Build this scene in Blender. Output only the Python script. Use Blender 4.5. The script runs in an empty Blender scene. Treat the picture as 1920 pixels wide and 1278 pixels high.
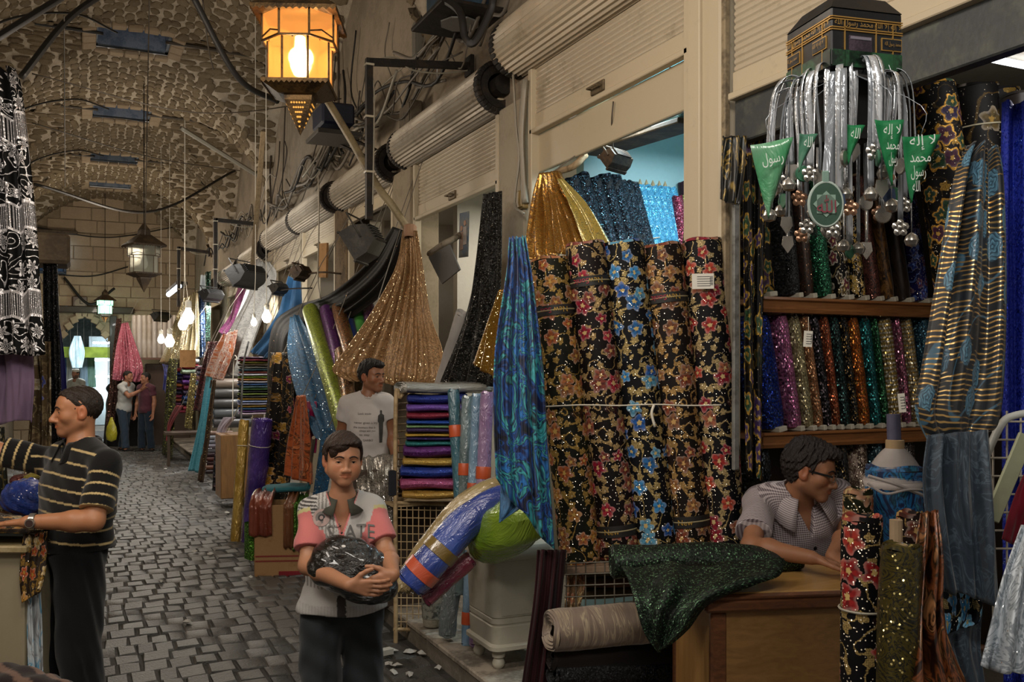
import bpy, bmesh, math, random
import numpy as np
from mathutils import Vector, Matrix, Euler
from mathutils.bvhtree import BVHTree
R = random.Random(7)
S = bpy.context.scene
# ---------------------------------------------------------------- camera
FPX = 1750.0                                   # focal length in pixels of the 1920 wide frame
TH = math.atan2(810, FPX)                      # the street runs 810 px left of the frame centre
EYE = 1.75
cam = bpy.data.cameras.new('camera'); camo = bpy.data.objects.new('camera', cam)
S.collection.objects.link(camo)
cam.sensor_width = 36; cam.lens = FPX/1920*36; cam.shift_y = 51/1920
cam.clip_start = .05; cam.clip_end = 200
camo.location = (0, 0, EYE); camo.rotation_euler = (math.pi/2, 0, -TH)
S.camera = camo
# ---------------------------------------------------------------- world, lamps, exposure
w = bpy.data.worlds.new('world'); S.world = w; w.use_nodes = True
w.node_tree.nodes['Background'].inputs[0].default_value = (1.0, .88, .76, 1)
w.node_tree.nodes['Background'].inputs[1].default_value = .30
S.view_settings.view_transform = 'Standard'; S.view_settings.look = 'None'
S.view_settings.exposure = 0.0; S.view_settings.gamma = 1; S.view_settings.use_curve_mapping = False
def lamp(name, kind, loc, power, col, size=.1, size_y=None, aim=None):
    l = bpy.data.lights.new(name, kind); o = bpy.data.objects.new(name, l); S.collection.objects.link(o)
    l.energy = power; l.color = col; o.location = loc
    if kind == 'AREA':
        l.size = size
        if size_y: l.shape = 'RECTANGLE'; l.size_y = size_y
    else: l.shadow_soft_size = size
    if aim is not None:
        o.rotation_euler = (Vector(aim)-Vector(loc)).to_track_quat('-Z', 'Y').to_euler()
    return o
# tube lamps hung over the street behind and beside the photographer
lamp('street_tube_light', 'AREA', (.3, .6, 3.6), 55, (1, .93, .84), 1.3, .5, (1.4, 5.0, 1.0))
lamp('street_tube_light', 'AREA', (-.9, 3.2, 3.1), 32, (1, .9, .8), 1.2, .4, (1.6, 5.2, 1.0))
# warm point lights added along the vault to brighten the stone, no lanterns there
for y, pw in ((3.0, 66), (8.8, 72), (15.0, 80), (20.6, 105)):
    lamp('vault_fill_light', 'POINT', (.6, y, 3.5), pw, (1, .86, .70), .25)
# shop tubes, and one added fill light over the street
lamp('shop_or_fill_light', 'AREA', (3.3, 4.5, 3.25), 55, (.75, .93, 1), 1.2, .2, (3.3, 4.5, 0))
lamp('shop_or_fill_light', 'POINT', (3.6, 2.5, 2.98), 11, (1, .96, .9), .15)
lamp('shop_or_fill_light', 'AREA', (3.5, 6.6, 3.2), 28, (1, .93, .82), 1.2, .2, (3.4, 6.6, 0))
lamp('shop_or_fill_light', 'AREA', (3.4, 10.5, 3.0), 26, (1, .95, .88), 1.2, .3, (2.0, 10.5, .6))
lamp('shop_or_fill_light', 'AREA', (2.3, 13.5, 2.9), 60, (1, .97, .92), 1.2, .3, (1.4, 13.5, .4))
lamp('shop_or_fill_light', 'AREA', (.9, 10.8, 3.3), 42, (1, .97, .92), .9, .2, (2.0, 13.2, 1.9))  # added fill over the street, brightens the white hanging length
lamp('shop_or_fill_light', 'AREA', (2.2, 18.0, 2.9), 70, (1, .97, .92), 1.2, .3, (1.2, 18, .4))
lamp('shop_or_fill_light', 'AREA', (-.9, 17.0, 3.0), 40, (1, .95, .88), 1.2, .3, (.6, 18, .4))
lamp('arcade_tube_light', 'AREA', (.2, 27.0, 2.9), 160, (.86, .96, 1), 1.2, .6, (.1, 27.5, 0))
# ---------------------------------------------------------------- frame helpers
FW = Vector((math.sin(TH), math.cos(TH), 0)); RT = Vector((math.cos(TH), -math.sin(TH), 0)); UP = Vector((0, 0, 1))
def W(px, py, d):                              # point seen at a pixel of the photograph, d metres along the view axis
    return Vector((0, 0, EYE)) + FW*d + RT*((px-960)/FPX*d) + UP*((690-py)/FPX*d)
def WX(px, py, X):                             # the same, on the plane x = X along the street
    return W(px, py, X/(FW.x + RT.x*(px-960)/FPX))
def WY(px, py, Y): return W(px, py, Y/(FW.y + RT.y*(px-960)/FPX))
def WZ(px, py, z): return W(px, py, (EYE-z)*FPX/(py-690))
# ---------------------------------------------------------------- mesh builder
LOC = {}
def base_of(o): return LOC.get(o.name, Vector((0, 0, 0)))
def tag(o, label=None, cat=None, group=None, kind=None):
    if label: o['label'] = label
    if cat: o['category'] = cat
    if group: o['group'] = group
    if kind: o['kind'] = kind
    return o
def link(o, parent=None):
    S.collection.objects.link(o)
    if parent is not None: o.parent = parent
    return o
def empty(name, loc, label=None, cat=None, group=None, kind=None):
    o = bpy.data.objects.new(name, None); o.empty_display_size = .05
    o.location = loc; link(o); LOC[o.name] = Vector(loc)
    return tag(o, label, cat, group, kind)
def child_loc(o, parent): LOC[o.name] = base_of(parent)
class MB:
    def __init__(s): s.v = []; s.f = []; s.uv = []; s.m = []; s.mi = 0
    def add(s, vs, fs, uvs=None):
        b = len(s.v); s.v += [tuple(p) for p in vs]
        s.uv += uvs if uvs else [(0, 0)]*len(vs)
        s.f += [tuple(i+b for i in f) for f in fs]; s.m += [s.mi]*len(fs)
        return s
    def box(s, c, size, rot=None, ch=0):
        hx, hy, hz = size[0]/2, size[1]/2, size[2]/2; c = Vector(c)
        rot = rot or Matrix.Identity(3)
        if ch <= 0:
            vs = [c+rot@Vector((x*hx, y*hy, z*hz)) for z in (-1, 1) for x, y in ((-1, -1), (1, -1), (1, 1), (-1, 1))]
            fs = [(3, 2, 1, 0), (4, 5, 6, 7), (0, 1, 5, 4), (1, 2, 6, 5), (2, 3, 7, 6), (3, 0, 4, 7)]
            uv = [(x*hx+y*hy, z*hz) for z in (-1, 1) for x, y in ((-1, -1), (1, -1), (1, 1), (-1, 1))]
            return s.add(vs, fs, uv)
        ch = min(ch, hx*.9, hy*.9, hz*.9)
        vs = []; uv = []
        for sx in (-1, 1):
            for sy in (-1, 1):
                for sz in (-1, 1):
                    for k in range(3):
                        p = [sx*(hx-ch), sy*(hy-ch), sz*(hz-ch)]; p[k] = (sx*hx, sy*hy, sz*hz)[k]
                        vs.append(c+rot@Vector(p)); uv.append((p[0]+p[1], p[2]))
        def I(sx, sy, sz, k): return ((sx > 0)*4+(sy > 0)*2+(sz > 0))*3+k
        fs = []
        for a in (-1, 1):
            q = [I(a, -1, -1, 0), I(a, 1, -1, 0), I(a, 1, 1, 0), I(a, -1, 1, 0)]; fs.append(q if a > 0 else q[::-1])
            q = [I(-1, a, -1, 1), I(-1, a, 1, 1), I(1, a, 1, 1), I(1, a, -1, 1)]; fs.append(q if a > 0 else q[::-1])
            q = [I(-1, -1, a, 2), I(1, -1, a, 2), I(1, 1, a, 2), I(-1, 1, a, 2)]; fs.append(q if a > 0 else q[::-1])
        for a in (-1, 1):
            for b in (-1, 1):
                q = [I(a, b, -1, 0), I(a, b, -1, 1), I(a, b, 1, 1), I(a, b, 1, 0)]; fs.append(q if a*b > 0 else q[::-1])
                q = [I(a, -1, b, 2), I(a, -1, b, 0), I(a, 1, b, 0), I(a, 1, b, 2)]; fs.append(q if a*b < 0 else q[::-1])
                q = [I(-1, a, b, 1), I(-1, a, b, 2), I(1, a, b, 2), I(1, a, b, 1)]; fs.append(q if a*b < 0 else q[::-1])
                for e in (-1, 1):
                    q = [I(a, b, e, 0), I(a, b, e, 1), I(a, b, e, 2)]; fs.append(q if a*b*e > 0 else q[::-1])
        return s.add(vs, fs, uv)
    def bar(s, a, b, w, h=None, ch=0, up=(0, 0, 1)):       # a rectangular bar from a to b
        a = Vector(a); b = Vector(b); d = b-a; L = d.length; d.normalize(); u = Vector(up)
        if abs(d.dot(u)) > .95: u = Vector((1, 0, 0))
        x = d.cross(u).normalized(); y = x.cross(d).normalized()
        m = Matrix((d, x, y)).transposed()
        return s.box((a+b)/2, (L, w, h or w), m, ch)
    def tube(s, pts, r, n=8, caps=True, rr=None):
        pts = [Vector(p) for p in pts]; N = len(pts)
        t0 = (pts[1]-pts[0]).normalized(); u = Vector((0, 0, 1)) if abs(t0.z) < .9 else Vector((1, 0, 0))
        x = t0.cross(u).normalized(); vs = []; uv = []; acc = 0
        for i, p in enumerate(pts):
            t = (pts[min(i+1, N-1)]-pts[max(i-1, 0)]).normalized()
            x = (x-t*x.dot(t)).normalized(); y = t.cross(x)
            rad = rr[i] if rr else r
            if i: acc += (p-pts[i-1]).length
            for k in range(n+1):
                a = k/n*2*math.pi; vs.append(p+x*math.cos(a)*rad+y*math.sin(a)*rad); uv.append((a*rad, acc))
        fs = [(i*(n+1)+k, i*(n+1)+k+1, (i+1)*(n+1)+k+1, (i+1)*(n+1)+k) for i in range(N-1) for k in range(n)]
        if caps:
            fs.append(tuple(range(n))[::-1]); b = (N-1)*(n+1); fs.append(tuple(b+k for k in range(n)))
        return s.add(vs, fs, uv)
    def lathe(s, prof, c, n=16, axis=(0, 0, 1), ref=None):
        c = Vector(c); ax = Vector(axis).normalized(); u = Vector(ref) if ref else (Vector((1, 0, 0)) if abs(ax.x) < .9 else Vector((0, 1, 0)))
        x = (u-ax*u.dot(ax)).normalized(); y = ax.cross(x); vs = []; uv = []; L = 0
        for i, (r, z) in enumerate(prof):
            if i: L += math.hypot(r-prof[i-1][0], z-prof[i-1][1])
            for k in range(n+1):
                a = k/n*2*math.pi; vs.append(c+x*(math.cos(a)*r)+y*(math.sin(a)*r)+ax*z); uv.append((a*max(r, .01), L))
        fs = [(i*(n+1)+k, i*(n+1)+k+1, (i+1)*(n+1)+k+1, (i+1)*(n+1)+k) for i in range(len(prof)-1) for k in range(n)]
        return s.add(vs, fs, uv)
    def grid(s, P, uv=None, wrap=False, flip=False):
        nr, nc = len(P), len(P[0]); vs = [p for r in P for p in r]
        if uv is None:
            uv = []; acc = [0]*nc
            for i in range(nr):
                a = 0
                for j in range(nc):
                    if i: acc[j] += (Vector(P[i][j])-Vector(P[i-1][j])).length
                    if j: a += (Vector(P[i][j])-Vector(P[i][j-1])).length
                    uv.append((a, acc[j]))
        fs = [(i*nc+j, i*nc+j+1, (i+1)*nc+j+1, (i+1)*nc+j) for i in range(nr-1) for j in range(nc-1)]
        if flip: fs = [f[::-1] for f in fs]
        return s.add(vs, fs, uv)
    def prism(s, poly, off):                                # poly: planar list of points, off: extrusion vector
        n = len(poly); off = Vector(off); vs = [Vector(p) for p in poly]+[Vector(p)+off for p in poly]
        fs = [tuple(range(n))[::-1], tuple(range(n, 2*n))]+[(i, (i+1) % n, n+(i+1) % n, n+i) for i in range(n)]
        return s.add(vs, fs)
    def build(s, name, mat, parent=None, smooth=False, solid=0, label=None, cat=None, group=None, kind=None, loc=None, sub=0):
        me = bpy.data.meshes.new(name); V = np.array(s.v, dtype=np.float64).reshape(-1, 3)
        if parent is not None: base = base_of(parent)
        elif loc is not None: base = Vector(loc)
        else: base = Vector(((V[:, 0].min()+V[:, 0].max())/2, (V[:, 1].min()+V[:, 1].max())/2, V[:, 2].min()))
        me.from_pydata((V-np.array(base)).tolist(), [], s.f)
        ul = me.uv_layers.new(name='UVMap'); vi = np.empty(len(me.loops), dtype=np.int32)
        me.loops.foreach_get('vertex_index', vi)
        ul.data.foreach_set('uv', np.array(s.uv, dtype=np.float32)[vi].ravel())
        for m in (mat if isinstance(mat, (list, tuple)) else [mat]): me.materials.append(m)
        me.polygons.foreach_set('material_index', s.m)
        if smooth: me.polygons.foreach_set('use_smooth', [True]*len(s.f))
        me.update()
        if smooth and smooth != 'all':
            try: me.set_sharp_from_angle(angle=math.radians(42))
            except Exception: pass
        o = bpy.data.objects.new(name, me)
        if parent is None: o.location = base; LOC[o.name] = base
        else: child_loc(o, parent)
        link(o, parent)
        if solid: md = o.modifiers.new('thickness', 'SOLIDIFY'); md.thickness = solid; md.offset = 0
        return tag(o, label, cat, group, kind)
def rotm(ax, a): return Matrix.Rotation(a, 3, ax)
def lerp(a, b, t): return a+(b-a)*t
def catmull(P, n):
    P = [Vector(p) for p in P]; out = []
    if len(P) == 2: return [P[0].lerp(P[1], i/n) for i in range(n+1)]
    Q = [2*P[0]-P[1]]+P+[2*P[-1]-P[-2]]; m = len(P)-1
    for i in range(n+1):
        t = i/n*m; k = min(int(t), m-1); t -= k; a, b, c, d = Q[k:k+4]
        out.append(.5*((2*b)+(c-a)*t+(2*a-5*b+4*c-d)*t*t+(3*b-3*c+d-a)*t**3))
    return out
# ---------------------------------------------------------------- materials
class G:
    def __init__(s, name):
        s.m = bpy.data.materials.new(name); s.m.use_nodes = True; s.t = s.m.node_tree
        s.b = s.t.nodes['Principled BSDF']
    def put(s, sock, v):
        if hasattr(v, 'is_output'): s.t.links.new(v, sock)
        elif v is not None:
            if isinstance(v, (tuple, list)) and len(v) == 3 and sock.type == 'RGBA': v = (*v, 1)
            sock.default_value = v
    def n(s, typ, props=None, out=0, **inp):
        nd = s.t.nodes.new(typ)
        for k, v in (props or {}).items(): setattr(nd, k, v)
        for k, v in inp.items():
            key = int(k[1:]) if k[0] == '_' else k.replace('_', ' ')
            s.put(nd.inputs[key], v)
        return nd.outputs[out]
    def uv(s): return s.n('ShaderNodeTexCoord', out='UV')
    def obj(s): return s.n('ShaderNodeTexCoord', out='Object')
    def math(s, op, a, b=None, c=None, clamp=False):
        nd = s.t.nodes.new('ShaderNodeMath'); nd.operation = op; nd.use_clamp = clamp
        s.put(nd.inputs[0], a); s.put(nd.inputs[1], b)
        if c is not None: s.put(nd.inputs[2], c)
        return nd.outputs[0]
    def vm(s, op, a, b=None, out=0, scale=None):
        nd = s.t.nodes.new('ShaderNodeVectorMath'); nd.operation = op
        s.put(nd.inputs[0], a)
        if b is not None: s.put(nd.inputs[1], b)
        if scale is not None: s.put(nd.inputs['Scale'], scale)
        return nd.outputs[out]
    def mix(s, f, a, b, blend='MIX'):
        nd = s.t.nodes.new('ShaderNodeMix'); nd.data_type = 'RGBA'; nd.blend_type = blend
        s.put(nd.inputs[0], f); s.put(nd.inputs[6], a); s.put(nd.inputs[7], b); return nd.outputs[2]
    def fmix(s, f, a, b):
        nd = s.t.nodes.new('ShaderNodeMix'); s.put(nd.inputs[0], f); s.put(nd.inputs[2], a); s.put(nd.inputs[3], b); return nd.outputs[0]
    def ramp(s, f, stops, const=False):
        nd = s.t.nodes.new('ShaderNodeValToRGB'); cr = nd.color_ramp
        if const: cr.interpolation = 'CONSTANT'
        while len(cr.elements) < len(stops): cr.elements.new(.5)
        for e, (p, c) in zip(cr.elements, stops): e.position = p; e.color = (*c, 1) if len(c) == 3 else c
        s.put(nd.inputs[0], f); return nd.outputs[0]
    def noise(s, vec, scale, detail=3, rough=.5, dist=0, out=0, dim='3D'):
        return s.n('ShaderNodeTexNoise', {'noise_dimensions': dim}, out, Vector=vec, Scale=scale, Detail=detail, Roughness=rough, Distortion=dist)
    def vor(s, vec, scale, feature='F1', rnd=1, out='Color', dim='2D'):
        return s.n('ShaderNodeTexVoronoi', {'feature': feature, 'voronoi_dimensions': dim}, out, Vector=vec, Scale=scale, Randomness=rnd)
    def step(s, f, lo, hi): return s.n('ShaderNodeMapRange', {'interpolation_type': 'SMOOTHSTEP'}, 0, Value=f, _1=lo, _2=hi, _3=0., _4=1.)
    def sep(s, v): nd = s.t.nodes.new('ShaderNodeSeparateXYZ'); s.put(nd.inputs[0], v); return nd.outputs
    def bump(s, h, strength=.3, dist=.01, normal=None):
        s.put(s.b.inputs['Normal'], s.n('ShaderNodeBump', None, 0, Strength=strength, Distance=dist, Height=h, Normal=normal))
    def done(s, color=None, rough=None, metal=None, **kw):
        s.put(s.b.inputs['Base Color'], color); s.put(s.b.inputs['Roughness'], rough); s.put(s.b.inputs['Metallic'], metal)
        for k, v in kw.items(): s.put(s.b.inputs[k.replace('_', ' ')], v)
        return s.m
def hexc(h):                                    # sRGB hex to linear
    c = [int(h[i:i+2], 16)/255 for i in (0, 2, 4)]
    return tuple(x/12.92 if x <= .04045 else ((x+.055)/1.055)**2.4 for x in c)
MC = {}
def cached(fn):
    def f(*a, **k):
        key = (fn.__name__, a, tuple(sorted(k.items())))
        if key not in MC: MC[key] = fn(*a, **k)
        return MC[key]
    return f
@cached
def plain(h, rough=.6, metal=0, var=.12, bump=.15, scale=30, coat=0):
    g = G('plain_'+h); c = hexc(h); n = g.noise(g.obj(), scale, 4)
    col = g.mix(n, tuple(x*(1-var) for x in c), tuple(min(1, x*(1+var)) for x in c))
    if bump: g.bump(n, bump, .01)
    return g.done(col, rough, metal, Coat_Weight=coat)
@cached
def worn(h, h2, rough=.5, metal=0, scale=6, amt=.55, bump=.2):
    g = G('worn_'+h); o = g.obj(); n = g.noise(o, scale, 8, .65); n2 = g.noise(o, scale*9, 3)
    f = g.step(g.math('ADD', n, g.math('MULTIPLY', n2, .25)), amt, amt+.22)
    g.bump(n2, bump, .01)
    return g.done(g.mix(f, hexc(h), hexc(h2)), g.math('ADD', rough, g.math('MULTIPLY', n2, .2)), metal)
@cached
def emit(h, strength):
    g = G('lit_'+h); return g.done((0, 0, 0), .5, 0, Emission_Color=(*hexc(h), 1), Emission_Strength=strength)
@cached
def wood(h, h2, rough=.4, scale=1.0, axis=0, coat=.2):
    g = G('wood_'+h); o = g.obj(); sc = [14, 14, 14]; sc[axis] = 1.2
    v = g.vm('MULTIPLY', o, tuple(x*scale for x in sc)); n = g.noise(v, 2.2, 6, .6, 1.5); n2 = g.noise(g.vm('MULTIPLY', o, tuple(x*scale*4 for x in sc)), 3, 2)
    f = g.math('ADD', g.math('MULTIPLY', n, .75), g.math('MULTIPLY', n2, .25)); g.bump(f, .12, .005)
    return g.done(g.ramp(f, [(.3, hexc(h2)), (.62, hexc(h))]), rough, 0, Coat_Weight=coat)
@cached
def cloth(h, h2=None, rough=.75, scale=3, metal=0, sheen=.2, weave=True, coat=0, wrinkle=.25, alpha=1.0):
    g = G('cloth_'+h); u = g.uv(); n = g.noise(u, scale, 4); wv = g.noise(u, 400, 1); wr = g.noise(g.vm('MULTIPLY', u, (14, 5, 1)), 1, 3)
    g.bump(g.math('ADD', g.math('MULTIPLY', wv, .06), wr), wrinkle, .02)
    c = hexc(h); c2 = hexc(h2) if h2 else tuple(x*.72 for x in c)
    return g.done(g.mix(g.step(n, .35, .65), c, c2), rough, metal, Sheen_Weight=sheen*.5, Coat_Weight=coat, Alpha=alpha, Specular_IOR_Level=.2)
@cached
def sequin(h, h2=None, h3=None, size=.007, base=None, cover=1.0, tilt=.55, rough=.28, band=None):
    """cloth sewn with small tilted metallic discs"""
    g = G('sequin_'+h); u = g.uv(); v = g.vm('MULTIPLY', u, (1/size, 1/size, 1))
    col = g.vor(v, 1, rnd=.75); dist = g.vor(v, 1, rnd=.75, out='Distance')
    r, gg, b = g.sep(col)[0], g.sep(col)[1], g.sep(col)[2]
    nd = g.vm('SCALE', g.vm('SUBTRACT', col, (.5, .5, .5)), scale=tilt*2)
    nrm = g.vm('NORMALIZE', g.vm('ADD', g.n('ShaderNodeNewGeometry', out='Normal'), nd))
    c1 = hexc(h); c2 = hexc(h2) if h2 else tuple(min(1, x*1.5+.05) for x in c1); c3 = hexc(h3) if h3 else tuple(x*.5 for x in c1)
    c = g.ramp(r, [(0, c3), (.3, c1), (.75, c1), (.9, c2), (1, tuple(min(1, x*1.6+.12) for x in c2))])
    disc = g.step(dist, .52, .42)
    mask = disc
    if cover < 1:
        nz = g.noise(u, 11, 3)
        mask = g.math('MULTIPLY', disc, g.math('MAXIMUM', g.step(nz, .62-cover*.4, .68-cover*.4), g.step(b, .93, .95)))
    bc = hexc(base) if base else tuple(x*.35 for x in c1)
    if band:                                       # cross bands of a second colour
        s = g.math('SINE', g.math('MULTIPLY', g.math('ADD', g.sep(u)[1], g.math('MULTIPLY', g.noise(u, 20, 2), .012)), 2*math.pi/band[1]))
        c = g.mix(g.step(s, .1, .4), c, hexc(band[0]))
    g.put(g.b.inputs['Normal'], nrm)
    return g.done(g.mix(mask, bc, c), g.fmix(mask, .7, rough), g.math('MULTIPLY', mask, .72))
@cached
def floral(base, cols, gold='c8a050', size=.085, vine=1.0, flow=1.0, glint=.05, small=.5, petals=5, outline=None, rough=.6, base2=None):
    """printed or embroidered flowers, vines and metallic dots on a dark cloth (UV in metres)"""
    g = G('floral_'+base); u = g.uv()
    wob = g.vm('SCALE', g.vm('SUBTRACT', g.noise(u, 30, 3, .6, out=1), (.5, .5, .5)), scale=.024)
    uu = g.vm('ADD', u, wob)
    def flowers(sz, off, rad, k):
        v = g.vm('MULTIPLY', g.vm('ADD', uu, off), (1/sz, 1/sz, 0))
        pos = g.vor(v, 1, rnd=.8, out='Position'); col = g.vor(v, 1, rnd=.8)
        l = g.vm('SUBTRACT', v, pos); x, y, _ = g.sep(l); r = g.vm('LENGTH', l, out='Value')
        rc = g.sep(col)
        ang = g.math('ADD', g.math('ARCTAN2', y, x), g.math('MULTIPLY', rc[0], 6.28))
        pet = g.math('COSINE', g.math('MULTIPLY', ang, k))
        Rr = g.math('MULTIPLY', g.math('MULTIPLY_ADD', pet, .15, .85), g.math('MULTIPLY_ADD', rc[1], rad*.5, rad*.7))
        q = g.math('DIVIDE', r, Rr)
        return q, rc, pet
    b1 = hexc(base); b2 = hexc(base2) if base2 else tuple(x*.45 for x in b1)
    col = g.mix(g.step(g.noise(u, 9, 3), .4, .6), b1, b2)
    # gold vines: contour lines of a smooth noise
    nz = g.noise(uu, 8.5/size*.085, 1, .3); f = g.math('FRACT', g.math('MULTIPLY', nz, 5.0))
    line = g.math('SUBTRACT', 1, g.step(g.math('ABSOLUTE', g.math('SUBTRACT', f, .5)), .03, .075))
    dots = g.step(g.vor(u, 160, rnd=.4, out='Distance'), .5, .35)
    gc = hexc(gold); goldm = g.math('MULTIPLY', g.math('MULTIPLY', line, vine), g.math('MULTIPLY_ADD', dots, .7, .3))
    q2, rc2, p2 = flowers(size*.52, (.31, .17, 0), .42, petals)
    m2 = g.math('MULTIPLY', g.step(q2, 1.0, .9), g.step(rc2[2], 1-small, 1-small+.02))
    goldm = g.math('MAXIMUM', goldm, g.math('MULTIPLY', m2, g.math('MULTIPLY_ADD', dots, .5, .35)))
    col = g.mix(goldm, col, gc)
    q, rc, pt = flowers(size, (0, 0, 0), .47, petals)
    m = g.math('MULTIPLY', g.step(q, 1.0, .93), g.step(rc[2], 1-flow, 1-flow+.02))
    n = len(cols); fc = g.ramp(rc[0], [(i/n, hexc(c)) for i, c in enumerate(cols)], True)
    shade = g.math('MULTIPLY', g.math('MULTIPLY_ADD', g.step(pt, -1, .2), .5, .5), g.math('MULTIPLY_ADD', g.noise(u, 90, 2), .9, .35), clamp=True)
    fcs = g.mix(shade, tuple(x*.5+.004 for x in b1), fc)
    fcs = g.mix(g.math('MULTIPLY', g.step(q, .6, .95), .16), fcs, (.85, .75, .66))
    fcs = g.mix(g.step(q, .3, .2), fcs, gc)
    if outline:
        edge = g.math('MULTIPLY', g.step(q, .8, .88), g.step(q, 1.12, 1.04)); edge = g.math('MULTIPLY', edge, g.step(rc[2], 1-flow, 1-flow+.02))
        m = g.math('MULTIPLY', g.step(q, .88, .8), g.step(rc[2], 1-flow, 1-flow+.02))
    col = g.mix(m, col, fcs); metal = g.math('MULTIPLY', goldm, g.math('SUBTRACT', 1, m))
    if outline: col = g.mix(edge, col, hexc(outline)); metal = g.math('MAXIMUM', metal, edge)
    # small tilted sequins
    v = g.vm('MULTIPLY', u, (230, 230, 0)); sc = g.vor(v, 1, rnd=.8); s3 = g.sep(sc)
    gl = g.math('MULTIPLY', g.step(s3[2], 1-glint, 1-glint+.01), g.step(g.vor(v, 1, rnd=.8, out='Distance'), .5, .4))
    col = g.mix(gl, col, (1, .9, .72)); metal = g.math('MAXIMUM', g.math('MULTIPLY', metal, .6), gl)
    nd = g.vm('SCALE', g.vm('SUBTRACT', sc, (.5, .5, .5)), scale=g.math('MULTIPLY', metal, .8))
    g.put(g.b.inputs['Normal'], g.vm('NORMALIZE', g.vm('ADD', g.n('ShaderNodeNewGeometry', out='Normal'), nd)))
    return g.done(col, g.fmix(metal, rough, .3), g.math('MULTIPLY', metal, .7), Specular_IOR_Level=.18)
@cached
def swirl(stops, scale=7, dist=2.2, rough=.5, metal=0, stretch=(1, .6), sheen=.1, detail=3, coat=0):
    g = G('swirl_print'); u = g.vm('MULTIPLY', g.uv(), (stretch[0], stretch[1], 1))
    w1 = g.noise(u, scale*.7, 2, out=1); v = g.vm('ADD', u, g.vm('SCALE', g.vm('SUBTRACT', w1, (.5, .5, .5)), scale=dist/scale))
    n = g.noise(v, scale, detail, .55, dist)
    st = [(p, hexc(c)) for p, c in stops]; g.bump(n, .15, .01)
    return g.done(g.ramp(n, st), rough, metal, Sheen_Weight=sheen, Coat_Weight=coat)
@cached
def lame(h, h2, rough=.28, metal=.85, scale=9, glint=.12, gl='fff0c0', alpha=1.0, cell=150):
    """metallic sheer cloth with a scrolled woven figure and sequins"""
    g = G('lame_'+h); u = g.uv()
    n = g.noise(u, scale, 3, .6, 2.5); f = g.math('FRACT', g.math('MULTIPLY', n, 6))
    fig = g.step(g.math('ABSOLUTE', g.math('SUBTRACT', f, .5)), .1, .3)
    v = g.vm('MULTIPLY', u, (cell, cell, 0)); sc = g.vor(v, 1, rnd=.9); s3 = g.sep(sc)
    gs = g.math('MULTIPLY', g.step(s3[2], 1-glint, 1-glint+.01), g.step(g.vor(v, 1, rnd=.9, out='Distance'), .5, .38))
    c = g.mix(fig, hexc(h2), hexc(h)); c = g.mix(gs, c, hexc(gl))
    nd = g.vm('SCALE', g.vm('SUBTRACT', sc, (.5, .5, .5)), scale=g.math('MULTIPLY_ADD', gs, .75, .12))
    g.put(g.b.inputs['Normal'], g.vm('NORMALIZE', g.vm('ADD', g.n('ShaderNodeNewGeometry', out='Normal'), nd)))
    return g.done(c, g.fmix(gs, rough, .22), g.fmix(gs, g.math('MULTIPLY', fig, metal), 1.0), Alpha=alpha)
@cached
def foil(h, h2, rough=.22, scale=9, coat=.8, metal=.2, crinkle=.8):
    """cloth in crinkled clear plastic wrapping"""
    g = G('wrapped_'+h); u = g.uv(); n = g.noise(g.vm('MULTIPLY', u, (3, 1, 1)), scale, 4, .6, 1.5); n2 = g.noise(u, 3, 2)
    c = g.n('ShaderNodeBump', None, 0, Strength=crinkle, Distance=.02, Height=n)
    g.put(g.b.inputs['Coat Normal'], c); g.put(g.b.inputs['Normal'], c)
    return g.done(g.mix(g.step(n2, .35, .65), hexc(h), hexc(h2)), rough, metal, Coat_Weight=coat, Coat_Roughness=.08)
@cached
def stone(h, h2, rough=.85, spec=.3, scale=9, bump=.6, isl=True):
    g = G('stone_'+h); o = g.obj()
    rnd = g.n('ShaderNodeNewGeometry', out='Random Per Island') if isl else g.n('ShaderNodeObjectInfo', out='Random')
    n = g.noise(o, scale, 6, .65); n2 = g.noise(o, scale*7, 3)
    a, b = hexc(h), hexc(h2)
    c = g.mix(g.math('MULTIPLY_ADD', rnd, .75, g.math('MULTIPLY', g.step(n, .35, .7), .3)), a, b)
    c = g.mix(g.math('MULTIPLY', n2, .35), c, tuple(x*.45 for x in a)); g.bump(g.math('ADD', n, g.math('MULTIPLY', n2, .4)), bump, .02)
    return g.done(c, g.math('MULTIPLY_ADD', n2, .2, rough-.1), 0, Specular_IOR_Level=spec)
# ================================================================ the setting
XW, XL, XC = 2.6, -1.4, .6                     # shop front plane, left wall, centre of the vault
YE = 24.3                                       # end wall
ZS, ZH = 3.95, 1.85                             # springing and rise of the groin vault
BAYS = [-1.8, 1.8, 5.3, 8.8, 12.4, 16.0, 19.5, 22.4]
BND = [-3.6, 0, 3.55, 7.05, 10.6, 14.2, 17.8, 21.1, YE+.1]
def z1(x): return ZS+ZH*math.sqrt(max(0, 1-((x-XC)/2.0)**2))
def z2(y):
    for k in range(len(BAYS)):
        if BND[k] <= y <= BND[k+1]:
            c = (BND[k]+BND[k+1])/2; h = (BND[k+1]-BND[k])/2; return ZS+ZH*math.sqrt(max(0, 1-((y-c)/h)**2))
    return ZS
def vz(x, y): return max(z1(x), z2(y))
M_mortar = worn('a09380', 'b4a894', .9, 0, 9, .5, .9); M_plaster = worn('877b6a', '978a77', .9, 0, 3, .5, .5)
M_vstone = stone('685b48', '87785f', .9, .2, 10, .9); M_vstone1 = stone('685b48', '87785f', .9, .2, 10, .9, isl=False)
M_cob = stone('3a3937', '5a5854', .42, .5, 12, .5); M_cob1 = stone('3a3937', '5a5854', .42, .5, 12, .5, isl=False)
M_ash = stone('928069', 'ae9c82', .9, .2, 5, .6, isl=False)
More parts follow.
